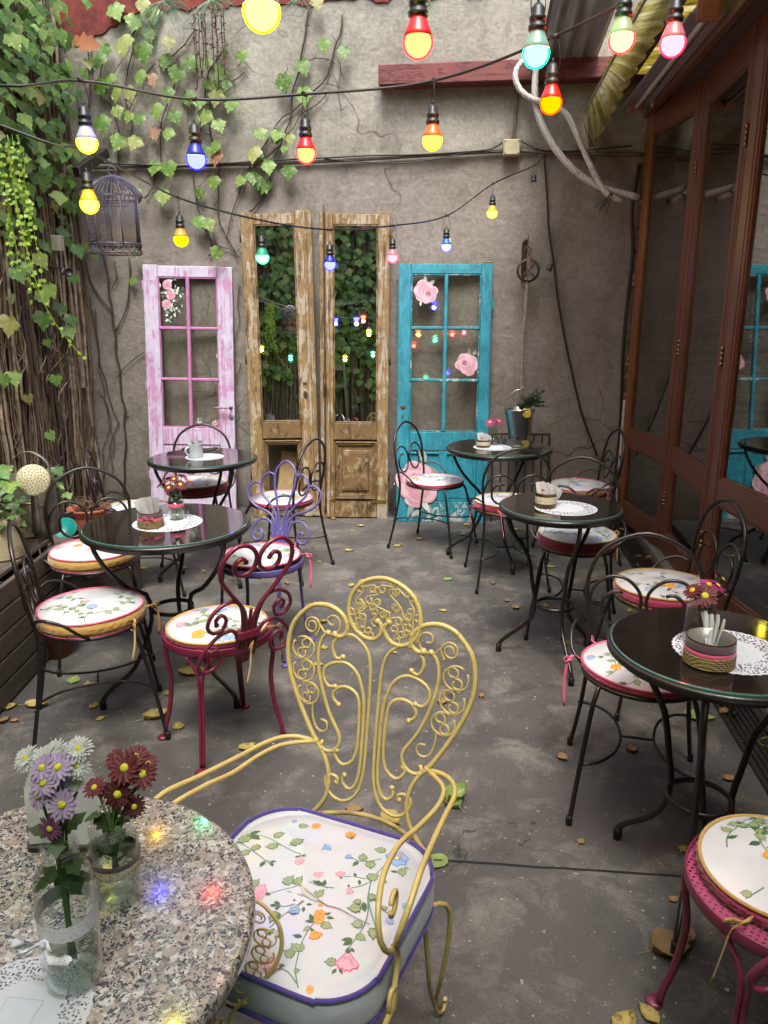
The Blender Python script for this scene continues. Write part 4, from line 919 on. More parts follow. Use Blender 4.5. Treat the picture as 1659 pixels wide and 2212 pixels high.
# ================================================================== PAINTED SCROLL CHAIRS
def lattice(name, col):
    """pressed metal lattice: real colour, square holes cut by transparency"""
    t = NT(name); v = t.coord('Object'); s = t.n('SeparateXYZ', {'Vector': v}); k = 2 * math.pi / .0125
    a = t.math('SINE', t.math('MULTIPLY', t.math('ADD', s.outputs[0], s.outputs[1]), k * .7071)); b = t.math('SINE', t.math('MULTIPLY', t.math('SUBTRACT', s.outputs[0], s.outputs[1]), k * .7071))
    h = t.math('LESS_THAN', t.math('MINIMUM', a, b), .18); t.set(col=lin(col), rough=.35, alpha=h); return t.m
L_pink = lattice('pink_lattice', '#9c4364'); L_wine = lattice('wine_lattice', '#7a2440'); L_purp = lattice('purple_lattice', '#2c2745')
def paint_chair(paint, lat, back, loc, face, label, name, dbl_angle=None):
    root = empty(name, loc, R(face - 90)); m = MB()
    m.tube([(.2 * math.cos(a), .2 * math.sin(a), .445) for a in [i * math.pi / 20 for i in range(40)]], 0, paint, 8, closed=True, flat=(.016, .003), nrm=(0, 0, 1)); m.build('seat_ring', root)
    m = MB(); n = 40; m.fan((0, 0, .450), [(.199 * math.cos(2 * math.pi * i / n), .199 * math.sin(2 * math.pi * i / n), .450) for i in range(n)], lat); m.build('lattice_seat', root)
    for a in (40, 140, 220, 320):
        ca, sa = math.cos(R(a)), math.sin(R(a)); m = MB(); sd = Vector((-sa, ca, 0))
        def P(r, z, o=0): return Vector((ca * r, sa * r, z)) + sd * o
        if a in (40, 220):
            for o in (-1, 1): m.tube([P(.19, .43, o * .05), P(.188, .40, o * .03), P(.19, .34, o * .008), P(.20, .2, o * .0065), P(.215, .08, o * .006), P(.225, .015, o * .004)], .0062, paint, 8)
        else: m.tube([P(.193, .43), P(.20, .36), P(.188, .26), P(.20, .14), P(.222, .05), P(.226, .012)], .0092, paint, 8)
        m.lathe([(.02, .002), (.021, .006), (.016, .012), (.001, .013)], paint, P(.238, 0), 12, capb=True); m.build('leg', root)
    m = MB(); B = lambda x, z: Vector((x, -.197 - z * .30, .45 + z))
    for path, rr, sym in back:
        for s in ((-1, 1) if sym else (1,)):
            m.tube([B(x * s, z) for x, z in path], rr, paint, 8, step=.014); e = B(path[-1][0] * s, path[-1][1])
            if sym == 2: m.lathe([(.0001, -.008), (.0075, -.004), (.0095, 0), (.0075, .004), (.0001, .008)], paint, e, 10, axis=(0, 1, .3))
    m.build('scroll_back', root)
    m = MB(); m.box((-.045, -.228, .49), (.045, -.196, .525), paint, .006); m.build('band', root) if len(back) < 6 else None
    return tag(root, label, 'chair', 'painted wrought iron chairs')
heart = [([(-.010, -.06), (-.012, .08), (-.03, .16), (-.09, .24), (-.135, .31), (-.13, .375), (-.085, .415), (-.035, .405), (-.006, .365), (-.014, .32), (-.05, .30), (-.085, .32), (-.085, .355), (-.06, .367), (-.045, .35)], .0078, 2),
         ([(-.022, -.05), (-.026, .10), (-.05, .19), (-.10, .208), (-.15, .178), (-.165, .13), (-.14, .10), (-.105, .105), (-.095, .14), (-.115, .165), (-.135, .15), (-.13, .13)], .0068, 2),
         ([(-.034, -.04), (-.042, .05), (-.07, .09), (-.12, .08), (-.17, .03), (-.185, -.02), (-.165, -.055), (-.12, -.05), (-.10, -.01), (-.12, .025), (-.15, .015), (-.148, -.01)], .0068, 2), ([(0, -.06), (0, .1), (0, .16)], .006, 0)]
peacock = [([(-.008, -.05), (-.010, .12), (-.035, .23), (-.055, .31), (-.05, .38), (0, .42), (.05, .38), (.055, .31), (.035, .23), (.010, .12), (.008, -.05)], .0062, 0),
           ([(-.018, -.05), (-.022, .12), (-.06, .20), (-.12, .26), (-.127, .325), (-.09, .36), (-.053, .345)], .0062, 1),
           ([(-.028, -.05), (-.034, .11), (-.07, .165), (-.14, .19), (-.19, .23), (-.197, .28), (-.16, .31), (-.124, .30)], .0062, 1),
           ([(-.038, -.05), (-.042, .07), (-.06, .125), (-.11, .135), (-.15, .10), (-.155, .06), (-.13, .03), (-.095, .045), (-.10, .078), (-.12, .083), (-.122, .068)], .0062, 1),
           ([(-.013, -.055), (-.013, .08)], .0055, 1), ([(0, -.055), (0, .10)], .0055, 0)]
paint_chair(M_red, L_wine, heart, (-.925, 2.545, 0), 138, 'wine red scroll back iron chair at the left table', 'scroll_chair')
cushion((-.925, 2.545, .452), .186, .020, F_wine, F_yel, 'round floral cushion with mustard piping on the wine red chair', 77, 14, tie=F_yel, tie_dir=-.3, bottom_pipe=False)
paint_chair(M_purple, L_purp, peacock, (-.99, 3.36, 0), -101, 'purple iron chair with a fan shaped looped back', 'fan_chair')
cushion((-.99, 3.36, .452), .188, .024, M_black, F_pink, 'round floral cushion with pink piping on the purple chair', 78, 14, tie=F_pink, tie_dir=.6, bottom_pipe=False)
paint_chair(M_pinkp, L_pink, heart, (.672, 1.41, 0), 100, 'raspberry pink iron chair with a lattice seat at lower right', 'scroll_chair')
cushion((.668, 1.432, .453), .168, .030, F_wine, F_must, 'round cushion with a wide mustard rim on the pink lattice chair', 79, 17, tie=F_must, tie_dir=-1.9, bottom_pipe=False)

m = MB()
for k in range(3): m.tube([(.60 + k * .012, 1.215, .455), (.585 + k * .016, 1.19, .44), (.57 + k * .02, 1.175, .36), (.575 + k * .022, 1.17, .22), (.565 + k * .03, 1.16, .08 + .03 * k)], .0045, F_yel, 7)
m.tube([(.60, 1.215, .455), (.62, 1.19, .475), (.645, 1.2, .46), (.625, 1.215, .45)], .004, F_yel, 7, closed=True)
tag(m.build('tie_cord'), 'mustard tie cords hanging behind the pink lattice chair at lower right', 'cord')

# ================================================================== GLASS TOPPED TABLES
def ttop():
    t = NT('glass_over_dark_top'); v = t.coord()
    c = t.mix(t.ramp(t.noise(v, 5, 5, .7), [(.4, 0.0), (.7, 1.0)]), lin('#151210'), lin('#221d1a'))
    sc = t.ramp(t.noise(t.coord('Object', (3, 60, 1)), 3, 4, .7), [(.70, 0.0), (.74, .5)])
    c = t.mix(sc, c, lin('#6d655d')); t.set(col=c, rough=t.ramp(t.noise(v, 9, 4), [(.3, .03), (.8, .14)]), coat=.6, coatr=.03, spec=.6); return t.m
M_ttop = ttop(); M_gedge = simple('glass_edge', '#39584e', .1, spec=.7)
def cafe_table(x, y, r, a0, ringz, label, h=.75):
    root = empty('cafe_table', (x, y, 0), R(a0)); m = MB()
    m.lathe([(.0001, h + .006), (r - .006, h + .006)], M_ttop, n=72); m.lathe([(r - .006, h + .006), (r - .002, h + .004)], M_gedge, n=72); m.lathe([(r - .002, h + .004), (r - .002, h - .003)], M_gedge, n=72); m.build('glass_top', root)
    m = MB(); m.lathe([(.0001, h - .012), (r - .01, h - .012), (r + .004, h - .018), (r + .006, h - .018), (r + .006, h - .0005), (r - .001, h - .0005)], M_black, n=72); m.lathe([(r - .03, h - .03), (r - .008, h - .03), (r - .008, h - .012), (r - .03, h - .012)], M_black, n=48); m.build('rim', root)
    k = r / .335
    for q in range(3):
        c, s = math.cos(q * 2 * math.pi / 3), math.sin(q * 2 * math.pi / 3)
        prof = [(.30 * k, h - .02), (.295 * k, h - .07), (.25 * k, h - .16), (.17 * k, .5), (.108, ringz + .08), (.092, ringz), (.105, ringz - .08), (.17 * k + .01, .15), (.27 * k, .085), (.315 * k, .045), (.32 * k, 0.01)]
        m = MB(); m.tube([(c * a, s * a, z) for a, z in prof], .0095, M_black, 10, step=.03); m.build('leg', root)
        ft = MB(); ft.lathe([(.0135, 0), (.0135, .035), (.011, .04)], M_rubber, (c * .32 * k, s * .32 * k, 0), 12, capb=True, capt=True); ft.build('foot_cap', [o for o in root.children][-1])
    m = MB(); m.tube([(.084 * math.cos(a), .084 * math.sin(a), ringz) for a in [i * math.pi / 12 for i in range(24)]], 0, M_black, 4, closed=True, flat=(.012, .003), nrm=(0, 0, 1)); m.build('ring', root)
    return tag(root, label, 'table', 'round glass topped cafe tables')
T = {}
cafe_table(-1.243, 2.895, .333, 218, .385, 'large round glass topped table at left with the ribboned tin and red flowers')
cafe_table(-1.600, 4.320, .312, 205, .36, 'round glass topped table before the pink door with the white mug')
cafe_table(.158, 4.887, .330, 170, .36, 'round glass topped table before the turquoise door with magenta flowers')
cafe_table(.394, 3.386, .268, 164, .28, 'round glass topped table at middle right with the lace wrapped tin')
cafe_table(.645, 1.925, .270, 129, .30, 'nearest right glass topped table with the rope wrapped tin and jar')

# ================================================================== TABLE SETTINGS
def lace():
    t = NT('paper_lace'); v = t.coord(); s = t.n('SeparateXYZ', {'Vector': v})
    r = t.math('SQRT', t.math('ADD', t.math('MULTIPLY', s.outputs[0], s.outputs[0]), t.math('MULTIPLY', s.outputs[1], s.outputs[1])))
    vo = t.n('TexVoronoi', {'Vector': v, 'Scale': 125.0, 'Randomness': .75}, voronoi_dimensions='2D'); hole = t.math('LESS_THAN', vo.outputs['Distance'], .33)
    band = t.math('MULTIPLY', t.math('GREATER_THAN', r, .078), t.math('LESS_THAN', r, .131))
    mod = t.math('GREATER_THAN', t.noise(v, 60, 1), .40)
    a = t.math('SUBTRACT', 1.0, t.math('MULTIPLY', t.math('MULTIPLY', hole, band), mod)); t.set(col=lin('#aeb3b8'), rough=.85, alpha=a); return t.m
M_lace = lace(); M_ink = flat('grey_ink', '#6a6f78')
def doily(x, y, z, r, label, rz=0, mark=True):
    m = MB(); n = 96; k = r / .14; pts = []
    for i in range(n * 2):
        a = math.pi * i / n; q = .14 * (1 - .028 * abs(math.sin(a * 21))); pts.append((q * math.cos(a), q * math.sin(a), 0.0))
    m.fan((0, 0, 0), pts, M_lace)
    o = m.build('doily', loc=(x, y, z), rz=rz); o.scale = (k, k, 1); tag(o, label, 'doily', 'white paper lace doilies')
    if mark:
        m = MB(); 
        for (a, b, c, d) in ((-.036, -.036, .036, -.0355), (-.036, .0355, .036, .036), (-.036, -.0355, -.0355, .0355), (.0355, -.0355, .036, .0355)): m.poly([(a, b, .0004), (c, b, .0004), (c, d, .0004), (a, d, .0004)], M_ink)
        m.build('printed_square', o)
    return o
M_tin = simple('gold_tin', '#7a6236', .35, .6); M_tinin = simple('tin_inside', '#7d7c74', .4, .5)
def rope_mat():
    t = NT('jute_rope'); v = t.coord(); wv = t.n('TexWave', {'Vector': v, 'Scale': 55.0, 'Distortion': 2.0, 'Detail': 2.0}, bands_direction='DIAGONAL').outputs['Fac']
    c = t.mix(wv, lin('#7d6a3f'), lin('#4b3c20')); c = t.mix(t.ramp(t.noise(v, 150, 3), [(.4, .4), (.7, 0.0)]), c, lin('#a08a58')); t.set(col=c, rough=.9, nrm=t.bump(wv, .6, .002)); return t.m
M_rope = rope_mat()
def laceband():
    t = NT('cream_lace'); v = t.coord(); vo = t.n('TexVoronoi', {'Vector': v, 'Scale': 190.0}); t.set(col=t.mix(t.ramp(vo.outputs['Distance'], [(.2, 1.0), (.3, 0.0)]), lin('#b3ab93'), lin('#6f6248')), rough=.85, nrm=t.bump(vo.outputs['Distance'], .5, .002)); return t.m
M_cream = laceband(); M_braid = fab('brown_braid', '#5d4348'); M_paper = simple('white_paper', '#a3a3a2', .8, var=.04); M_paper2 = simple('white_paper_shade', '#989997', .85, var=.05)
M_logo1 = flat('packet_red', '#a8485e'); M_logo2 = flat('packet_blue', '#4b5a86')
def napkin(m, c, w_, h, ang, tilt, mat, roll=0):
    M = Matrix.Translation(c) @ Matrix.Rotation(ang, 4, 'Z') @ Matrix.Rotation(tilt, 4, 'X') @ Matrix.Rotation(roll, 4, 'Y'); b = len(m.v); n = 7
    for j in range(n + 1):
        for i in range(5):
            u = i / 4 - .5; v = j / n; m.v.append(tuple(M @ Vector((u * w_, .003 * math.sin(i * 1.7 + j * .8) + .006 * v * v, v * h))))
    for j in range(n):
        for i in range(4): m.face((b + j * 5 + i, b + j * 5 + i + 1, b + (j + 1) * 5 + i + 1, b + (j + 1) * 5 + i), mat)
def tin_can(x, y, z, r, h, style, label, packets='napkins', rz=0):
    root = empty('wrapped_tin', (x, y, z), rz); m = MB(); m.lathe([(r, 0), (r, h), (r + .001, h + .001), (r - .002, h + .001), (r - .002, .004)], M_tin, n=40, capb=True, mats=[M_tin, M_tin, M_tin, M_tinin]); m.lathe([(.0001, .004), (r - .002, .004)], M_tinin, n=40); m.build('can', root)
    if style == 'lace':
        m = MB(); n = 80
        for i in range(n):
            a0, a1 = 2 * math.pi * i / n, 2 * math.pi * (i + 1) / n; z0 = h * .34 - .0025 * abs(math.sin(i * .9)); z1 = h * .34 - .0025 * abs(math.sin((i + 1) * .9))
            P = lambda a, zz: ((r + .0015) * math.cos(a), (r + .0015) * math.sin(a), zz)
            m.poly([P(a0, z0), P(a1, z1), P(a1, h * .8), P(a0, h * .8)], M_cream, True)
        m.build('lace_band', root)
    else:
        m = MB(); 
        for k in range(6): m.tube([((r + .0025) * math.cos(a), (r + .0025) * math.sin(a), .004 + k * h * .075 + .0008 * math.sin(a * 2 + k)) for a in [i * math.pi / 14 for i in range(28)]], h * .045, M_rope, 6, closed=True)
        m.build('rope_wrap', root); m = MB(); m.lathe([(r + .003, h * .47), (r + .0042, h * .52), (r + .0042, h * .60), (r + .003, h * .64)], F_pink, n=40); m.build('ribbon', root)
        m = MB(); m.lathe([(r + .0015, h * .645), (r + .0032, h * .67), (r + .0018, h * .76), (r + .0032, h * .84), (r + .0015, h * .97)], M_braid, n=60); m.build('braid', root)
    m = MB(); rnd = random.Random(int(x * 1000))
    if packets == 'napkins':
        napkin(m, (-.004, 0, .01), r * 1.05, h + .05, .2, .12, M_paper, -.12); napkin(m, (.006, .008, .01), r * 1.05, h + .045, .4, .15, M_paper2, .05); napkin(m, (-.01, .015, .01), r * 1.0, h + .04, .1, .05, M_paper, -.3)
    elif packets == 'packets':
        for k in range(6): napkin(m, (-.012 + k * .007, -.008 + .003 * k, .012), r * .85, h + .035 - .004 * k, .15 + .1 * k, -.1, (M_paper, M_paper2)[k % 2], -.15 + k * .16)
    else:
        for k in range(4): napkin(m, (r * .25 + .004 * k, .01 * k, .02), .018, h + .022 + .004 * (k % 2), 1.0 + .3 * k, .3, M_paper, .45)
    nk = m.build('paper_napkins', root)
    if packets == 'packets':
        m = MB(); m.box((-.022, -.0165, h + .008), (-.008, -.0155, h + .018), M_logo1, 0, Matrix.Rotation(.15, 4, 'Z')); m.build('packet_print', root)
    tag(root, label, 'tin', 'wrapped tins on the cafe tables'); return root
# flowers ------------------------------------------------------------
M_stemg = simple('flower_stem', '#3f5a2c', .55); M_leafg = island('chrysanthemum_leaf', [(0, '#2c4420'), (1, '#3f5b2c')], .55, .15)
M_eye = simple('flower_eye', '#b5ae22', .8, bump=.8, bs=300)
def petalm(n, a, b): return island('petals_' + n, [(0, a), (1, b)], .6, .25, .05)
PET = dict(red=petalm('red', '#560914', '#6f0f1c'), deep=petalm('deep', '#3d0914', '#560e1e'), mag=petalm('magenta', '#9a1f63', '#b8307c'), lilac=petalm('lilac', '#9d86a8', '#b9a3c1'), mauve=petalm('mauve', '#6d3a5e', '#8a5076'), white=petalm('white', '#bdbdb4', '#cecec8'), yel=petalm('yellow', '#c9b03a', '#dcc552'))
def daisy(m, c, nrm, r, pet, n=16, layers=2, droop=.15, eye=.22, seed=0):
    c = Vector(c); nz = Vector(nrm).normalized(); x = nz.orthogonal().normalized(); y = nz.cross(x); rnd = random.Random(seed)
    for L in range(layers):
        for i in range(n):
            a = 2 * math.pi * (i + L * .5) / n + rnd.uniform(-.08, .08); d = x * math.cos(a) + y * math.sin(a); s_ = nz.cross(d); rr = r * (1 - .16 * L) * rnd.uniform(.9, 1.05); w_ = r * 2.9 / n * (1.05 + .2 * rnd.random()); dz = (.12 * L - droop * rnd.uniform(.3, 1.4)) * r
            P = lambda t_, sd: c + d * (rr * t_) + s_ * (sd * w_) + nz * (dz * t_ * t_ + .1 * r * t_ * (1 - t_) * 2 + L * .04 * r)
            b = len(m.v); m.v += [tuple(q) for q in (P(.12, -.25), P(.5, -.5), P(.85, -.45), P(1.0, -.12), P(1.0, .12), P(.85, .45), P(.5, .5), P(.12, .25), P(.5, 0) + nz * (-.05 * r), P(.88, 0) + nz * (-.04 * r))]
            for q in ((0, 1, 8), (1, 2, 9, 8), (2, 3, 9), (3, 4, 9), (4, 5, 9), (5, 6, 8, 9), (6, 7, 8), (7, 0, 8)): m.face([b + k for k in q], pet)
    m.lathe([(eye * r * 1.1, 0), (eye * r, .10 * r), (eye * r * .6, .17 * r), (.0001, .18 * r)], M_eye, c, 12, axis=nz)
M_water = glass('water_glass', (.80, .84, .78, 1)); M_jar = glass('jar_glass', (.93, .95, .94, 1))
def thread(m, r, z, n=3):
    for k in range(n): m.tube([(r * math.cos(a), r * math.sin(a), z + k * .005 + .0006 * a) for a in [i * math.pi / 12 for i in range(24)]], .0012, M_jar, 6, closed=True)
def flower_vase(x, y, z, prof, water, label, blooms, name='flower_jar', band=None, neckr=.02, rz=0, lab2=None):
    """blooms: (dx, dy, height, radius, petals, tilt x, tilt y)"""
    root = empty(name, (x, y, z), rz); m = MB(); inn = [(max(.0005, r - .002), zz + (.004 if i == 0 else 0)) for i, (r, zz) in enumerate(prof)]
    m.lathe(prof, M_jar, n=40, capb=True); m.lathe(inn[::-1], M_jar, n=40); thread(m, prof[-1][0], prof[-1][1] - .016, 2); m.build('glass', root)
    m = MB(); wp = [(max(.001, r - .0035), zz + .004) for r, zz in prof if zz < water]; wp.append((wp[-1][0], water)); m.lathe(wp + [(.0001, water)], M_water, n=32, capb=True); m.build('water', root)
    if band: band(root, prof)
    fr = empty('flowers', (0, 0, 0)); bpy.data.objects.remove(fr); 
    for i, (dx, dy, hh, r, pk_, tx, ty) in enumerate(blooms):
        m = MB(); c = Vector((dx, dy, hh)); nz = Vector((tx, ty, 1)).normalized(); daisy(m, c, nz, r, PET[pk_], seed=i, n=15 if pk_ != 'mag' else 20, eye=.26 if pk_ in ('red', 'deep', 'yel') else .24); daisy_o = m.build('bloom', root)
        m = MB(); m.tube([c - nz * .002, c - nz * .03, (dx * .35, dy * .35, prof[-1][1]), (dx * -.1 + .004 * math.sin(i * 3), dy * -.1 + .004 * math.cos(i * 2), .02)], .0016, M_stemg, 6, step=.03); m.lathe([(.0016, -.008), (.006, -.002), (.004, 0)], M_stemg, c, 8, axis=nz); m.build('stem', daisy_o)
    tag(root, label, 'flower jar'); return root
def jagleaf(m, c, d, n_, L, mat, w_=.4):
    c = Vector(c); d = Vector(d).normalized(); n_ = Vector(n_); s_ = d.cross(n_).normalized(); n_ = s_.cross(d); pr = [(0, .03), (.15, .3), (.28, .2), (.4, .5), (.52, .3), (.66, .42), (.8, .2), (1, 0)]
    L_ = [c + d * (a * L) + s_ * (b * L * w_ * 2) + n_ * (-.2 * L * a * a + .1 * b * L) for a, b in pr]; R_ = [c + d * (a * L) - s_ * (b * L * w_ * 2) + n_ * (-.2 * L * a * a + .1 * b * L) for a, b in pr[:-1]]
    ctr = [c + d * (a * L) + n_ * (-.2 * L * a * a) for a, b in pr]
    b0 = len(m.v); m.v += [tuple(p) for p in ctr]; b1 = len(m.v); m.v += [tuple(p) for p in L_]; b2 = len(m.v); m.v += [tuple(p) for p in R_]
    for i in range(len(pr) - 1):
        m.face((b0 + i, b0 + i + 1, b1 + min(i + 1, len(pr) - 1), b1 + i), mat) if i < len(pr) - 2 else m.face((b0 + i, b0 + i + 1, b1 + i), mat)
        if i < len(pr) - 2: m.face((b0 + i, b2 + i, b2 + i + 1, b0 + i + 1), mat)
        else: m.face((b0 + i, b2 + i, b0 + i + 1), mat)
smalljar = [(.026, 0), (.028, .004), (.028, .07), (.026, .08), (.022, .085), (.022, .105)]
bigjar = [(.036, 0), (.039, .005), (.039, .085), (.037, .095), (.031, .103), (.031, .122)]
def ribband(mat, z0, z1):
    def f(root, prof):
        r = max(p[0] for p in prof) + .0012; m = MB(); m.lathe([(r - .001, z0), (r, z0 + .002), (r, z1 - .002), (r - .001, z1)], mat, n=40); m.build('ribbon_band', root)
    return f
TZ = .7565
doily(-1.241, 2.898, TZ, .142, 'paper lace doily on the large left table'); tin_can(-1.285, 2.835, TZ + .0015, .047, .062, 'rope', 'rope and ribbon wrapped tin of folded napkins on the left table', 'napkins', .3)
m = MB(); q = Vector((-1.285, 2.835, TZ)) + Vector((.012, -.0515, .042)); m.tube([q, q + Vector((-.016, -.002, .012)), q + Vector((-.022, -.003, .004)), q], 0, F_pink, 4, flat=(.003, .001), nrm=(0, 1, 0), step=.008); m.tube([q, q + Vector((.016, .002, .008)), q + Vector((.018, 0, .001)), q], 0, F_pink, 4, flat=(.003, .001), nrm=(0, 1, 0), step=.008)
m.tube([q, q + Vector((-.008, -.003, -.02)), q + Vector((-.012, -.002, -.034))], 0, F_pink, 4, flat=(.003, .001), nrm=(0, 1, 0), step=.008); bow = m.build('ribbon_bow'); par = [o for o in scene.objects if o.name.startswith('wrapped_tin')][-1]; bow.parent = par; bow.matrix_parent_inverse = Matrix.Translation(-par.location) if not par.rotation_euler.z else (Matrix.Translation(par.location) @ Matrix.Rotation(par.rotation_euler.z, 4, 'Z')).inverted()
rd = [(-.05, .0, .15, .026, 'mag', -.5, .1), (-.03, .03, .165, .024, 'deep', -.3, .4), (.0, .0, .168, .026, 'red', 0, -.5), (.03, -.01, .148, .03, 'red', .4, -.6), (.055, .02, .158, .026, 'mag', .7, .2), (-.012, -.03, .138, .026, 'red', -.2, -.8), (.02, .04, .175, .024, 'mag', .2, .5), (-.06, -.01, .145, .02, 'deep', -.9, -.2)]
flower_vase(-1.225, 2.955, TZ + .002, smalljar[:2] + [(.032, .005), (.032, .085), (.029, .094), (.025, .098), (.025, .118)], .075, 'small glass jar of dark red flowers behind the tin on the left table', rd, band=ribband(F_pink, .052, .068))
doily(-1.590, 4.320, TZ, .115, 'rumpled paper doily under the white mug', mark=False)
M_enam = simple('white_enamel', '#aeb4bd', .25, var=.03)
root = empty('white_mug', (-1.635, 4.30, TZ + .002), .9); m = MB(); m.lathe([(.041, 0), (.042, .003), (.041, .078), (.042, .08), (.039, .08), (.039, .01), (.0001, .008)], M_enam, n=36, capb=True); m.build('mug_body', root)
m = MB(); m.tube([(-.04, 0, .062), (-.062, 0, .06), (-.068, 0, .042), (-.058, 0, .022), (-.041, 0, .016)], .0055, M_enam, 8, step=.008); m.build('handle', root); tag(root, 'white enamel mug on the table before the pink door', 'mug')
m = MB(); 
for k in range(6): napkin(m, (.012 * math.cos(k), .012 * math.sin(k) - .0, .03), .04, .062 + .006 * (k % 3), k * 1.1, .35, M_paper, .2)
o = m.build('crumpled_napkins', loc=(-1.635, 4.30, TZ + .004)); tag(o, 'crumpled white paper napkins stuffed in the white mug', 'napkins')
doily(.116, 4.853, TZ, .122, 'paper lace doily on the table by the turquoise door'); tin_can(.058, 4.86, TZ + .0015, .043, .045, 'lace', 'low lace banded tin of sachets on the table by the turquoise door', 'packets', .1)
flower_vase(.125, 4.95, TZ + .002, smalljar, .05, 'small glass jar of magenta flowers by the turquoise door', [(-.028, -.01, .145, .036, 'mag', -.3, -.7), (.03, .0, .15, .034, 'mag', .5, -.5), (.0, .03, .16, .028, 'mag', .1, .2)])
doily(.410, 3.336, TZ, .138, 'paper lace doily on the middle right table'); tin_can(.322, 3.345, TZ + .0015, .046, .064, 'lace', 'gold tin with a cream lace band holding sachets, middle right table', 'packets', -.2)
doily(.665, 1.895, TZ, .140, 'paper lace doily on the nearest right table'); tin_can(.592, 1.815, TZ + .0015, .056, .068, 'rope', 'rope and pink ribbon wrapped tin with torn napkins on the nearest right table', 'tissue', .4)
fl = [(-.035, -.02, .15, .028, 'red', -.7, -.3), (-.008, -.035, .142, .034, 'red', -.1, -1.2), (.01, .0, .16, .03, 'mag', .2, -.2), (.035, .01, .155, .028, 'mag', .7, -.1), (.05, .03, .165, .03, 'red', 1.3, .1)]
flower_vase(.600, 1.935, TZ + .002, bigjar, .02, 'clear glass jar of red and magenta flowers on the nearest right table', fl)
# ================================================================== IVY, VINES, FERNS
M_vine = simple('vine_bark', '#65543f', .85, var=.35, scale=14, bump=.5, bs=90); M_vine2 = simple('pale_vine_bark', '#958470', .85, var=.35, scale=14, bump=.5, bs=90)
M_twig = simple('dark_twig', '#3a2e27', .8)
M_ivy = island('ivy_leaf', [(0, '#46682f'), (.35, '#5f853e'), (.7, '#78a04c'), (.93, '#99b45c'), (1, '#a59a55')], .4, .28, .5)
M_ivyl = island('vine_leaf_light', [(0, '#4f7a30'), (.5, '#6b9443'), (.85, '#86a653'), (1, '#a9aa6c')], .5, .3, .4, spot='#b08f62')
M_ivyr = island('vine_leaf_autumn', [(0, '#a5705a'), (1, '#b9917a')], .6, .3, .5, spot='#c7b06a')
M_rust_leaf = island('dry_leaf_rust', [(0, '#8f4e2c'), (1, '#a8653a')], .7, .2, .6)
LP = [(0, .30), (.10, .43), (.24, .47), (.36, .40), (.40, .26), (.56, .16), (.60, .02), (.46, -.06), (.44, -.2), (.30, -.22), (.25, -.38), (.12, -.46), (0, -.68)]
def ivy_leaf(m, c, tip, nrm, L, mat, fold=.25, pet=None, petmat=None):
    c = Vector(c); d = Vector(tip).normalized(); n_ = Vector(nrm); n_ = (n_ - d * n_.dot(d))
    if n_.length < 1e-4: n_ = d.orthogonal()
    n_.normalize(); s_ = d.cross(n_); k = L / 1.15; b = len(m.v); j = random.uniform(.88, 1.12)
    def P(x, y): return c + s_ * (x * k * j) - d * (y * k) + n_ * ((-abs(x) * fold - .18 * y * y + .05 * math.sin(9 * x + 5 * y)) * k)
    m.v.append(tuple(P(0, .05))); m.v.append(tuple(P(0, -.32)))
    right = [len(m.v) + i for i in range(len(LP))]; m.v += [tuple(P(x, y)) for x, y in LP]
    left = [right[0]] + [len(m.v) + i for i in range(len(LP) - 2)] + [right[-1]]; m.v += [tuple(P(-x, y)) for x, y in LP[1:-1]]
    for side in (right, left):
        for i in range(len(LP) - 1):
            hub = b if i < 8 else b + 1
            f = (hub, side[i], side[i + 1]); m.face(f if side is right else f[::-1], mat)
        f = (b, side[8], b + 1); m.face(f if side is right else f[::-1], mat)
    if pet is not None: m.tube([P(0, .3), (P(0, .3) + Vector(pet)) / 2 + n_ * .01, pet], .0012, petmat or M_ivyl, 4, caps=False)
def wob(P, amp=.012, step=.05):
    out = []; s0 = random.random() * 50
    for i, p in enumerate(cr(P, step)):
        out.append(p + Vector((noise.noise(Vector((i * .35, s0, 0))), 0, noise.noise(Vector((i * .35, s0, 9))))) * amp * 2)
    return out
random.seed(21)
yv = YW - .022
c1 = lambda x, y: (x * .36377, y * .36377); c2 = lambda x, y: (548.6 + x * .3307, y * .3307); c4_ = lambda x, y: (x * .34724, 493.8 + y * .34724)
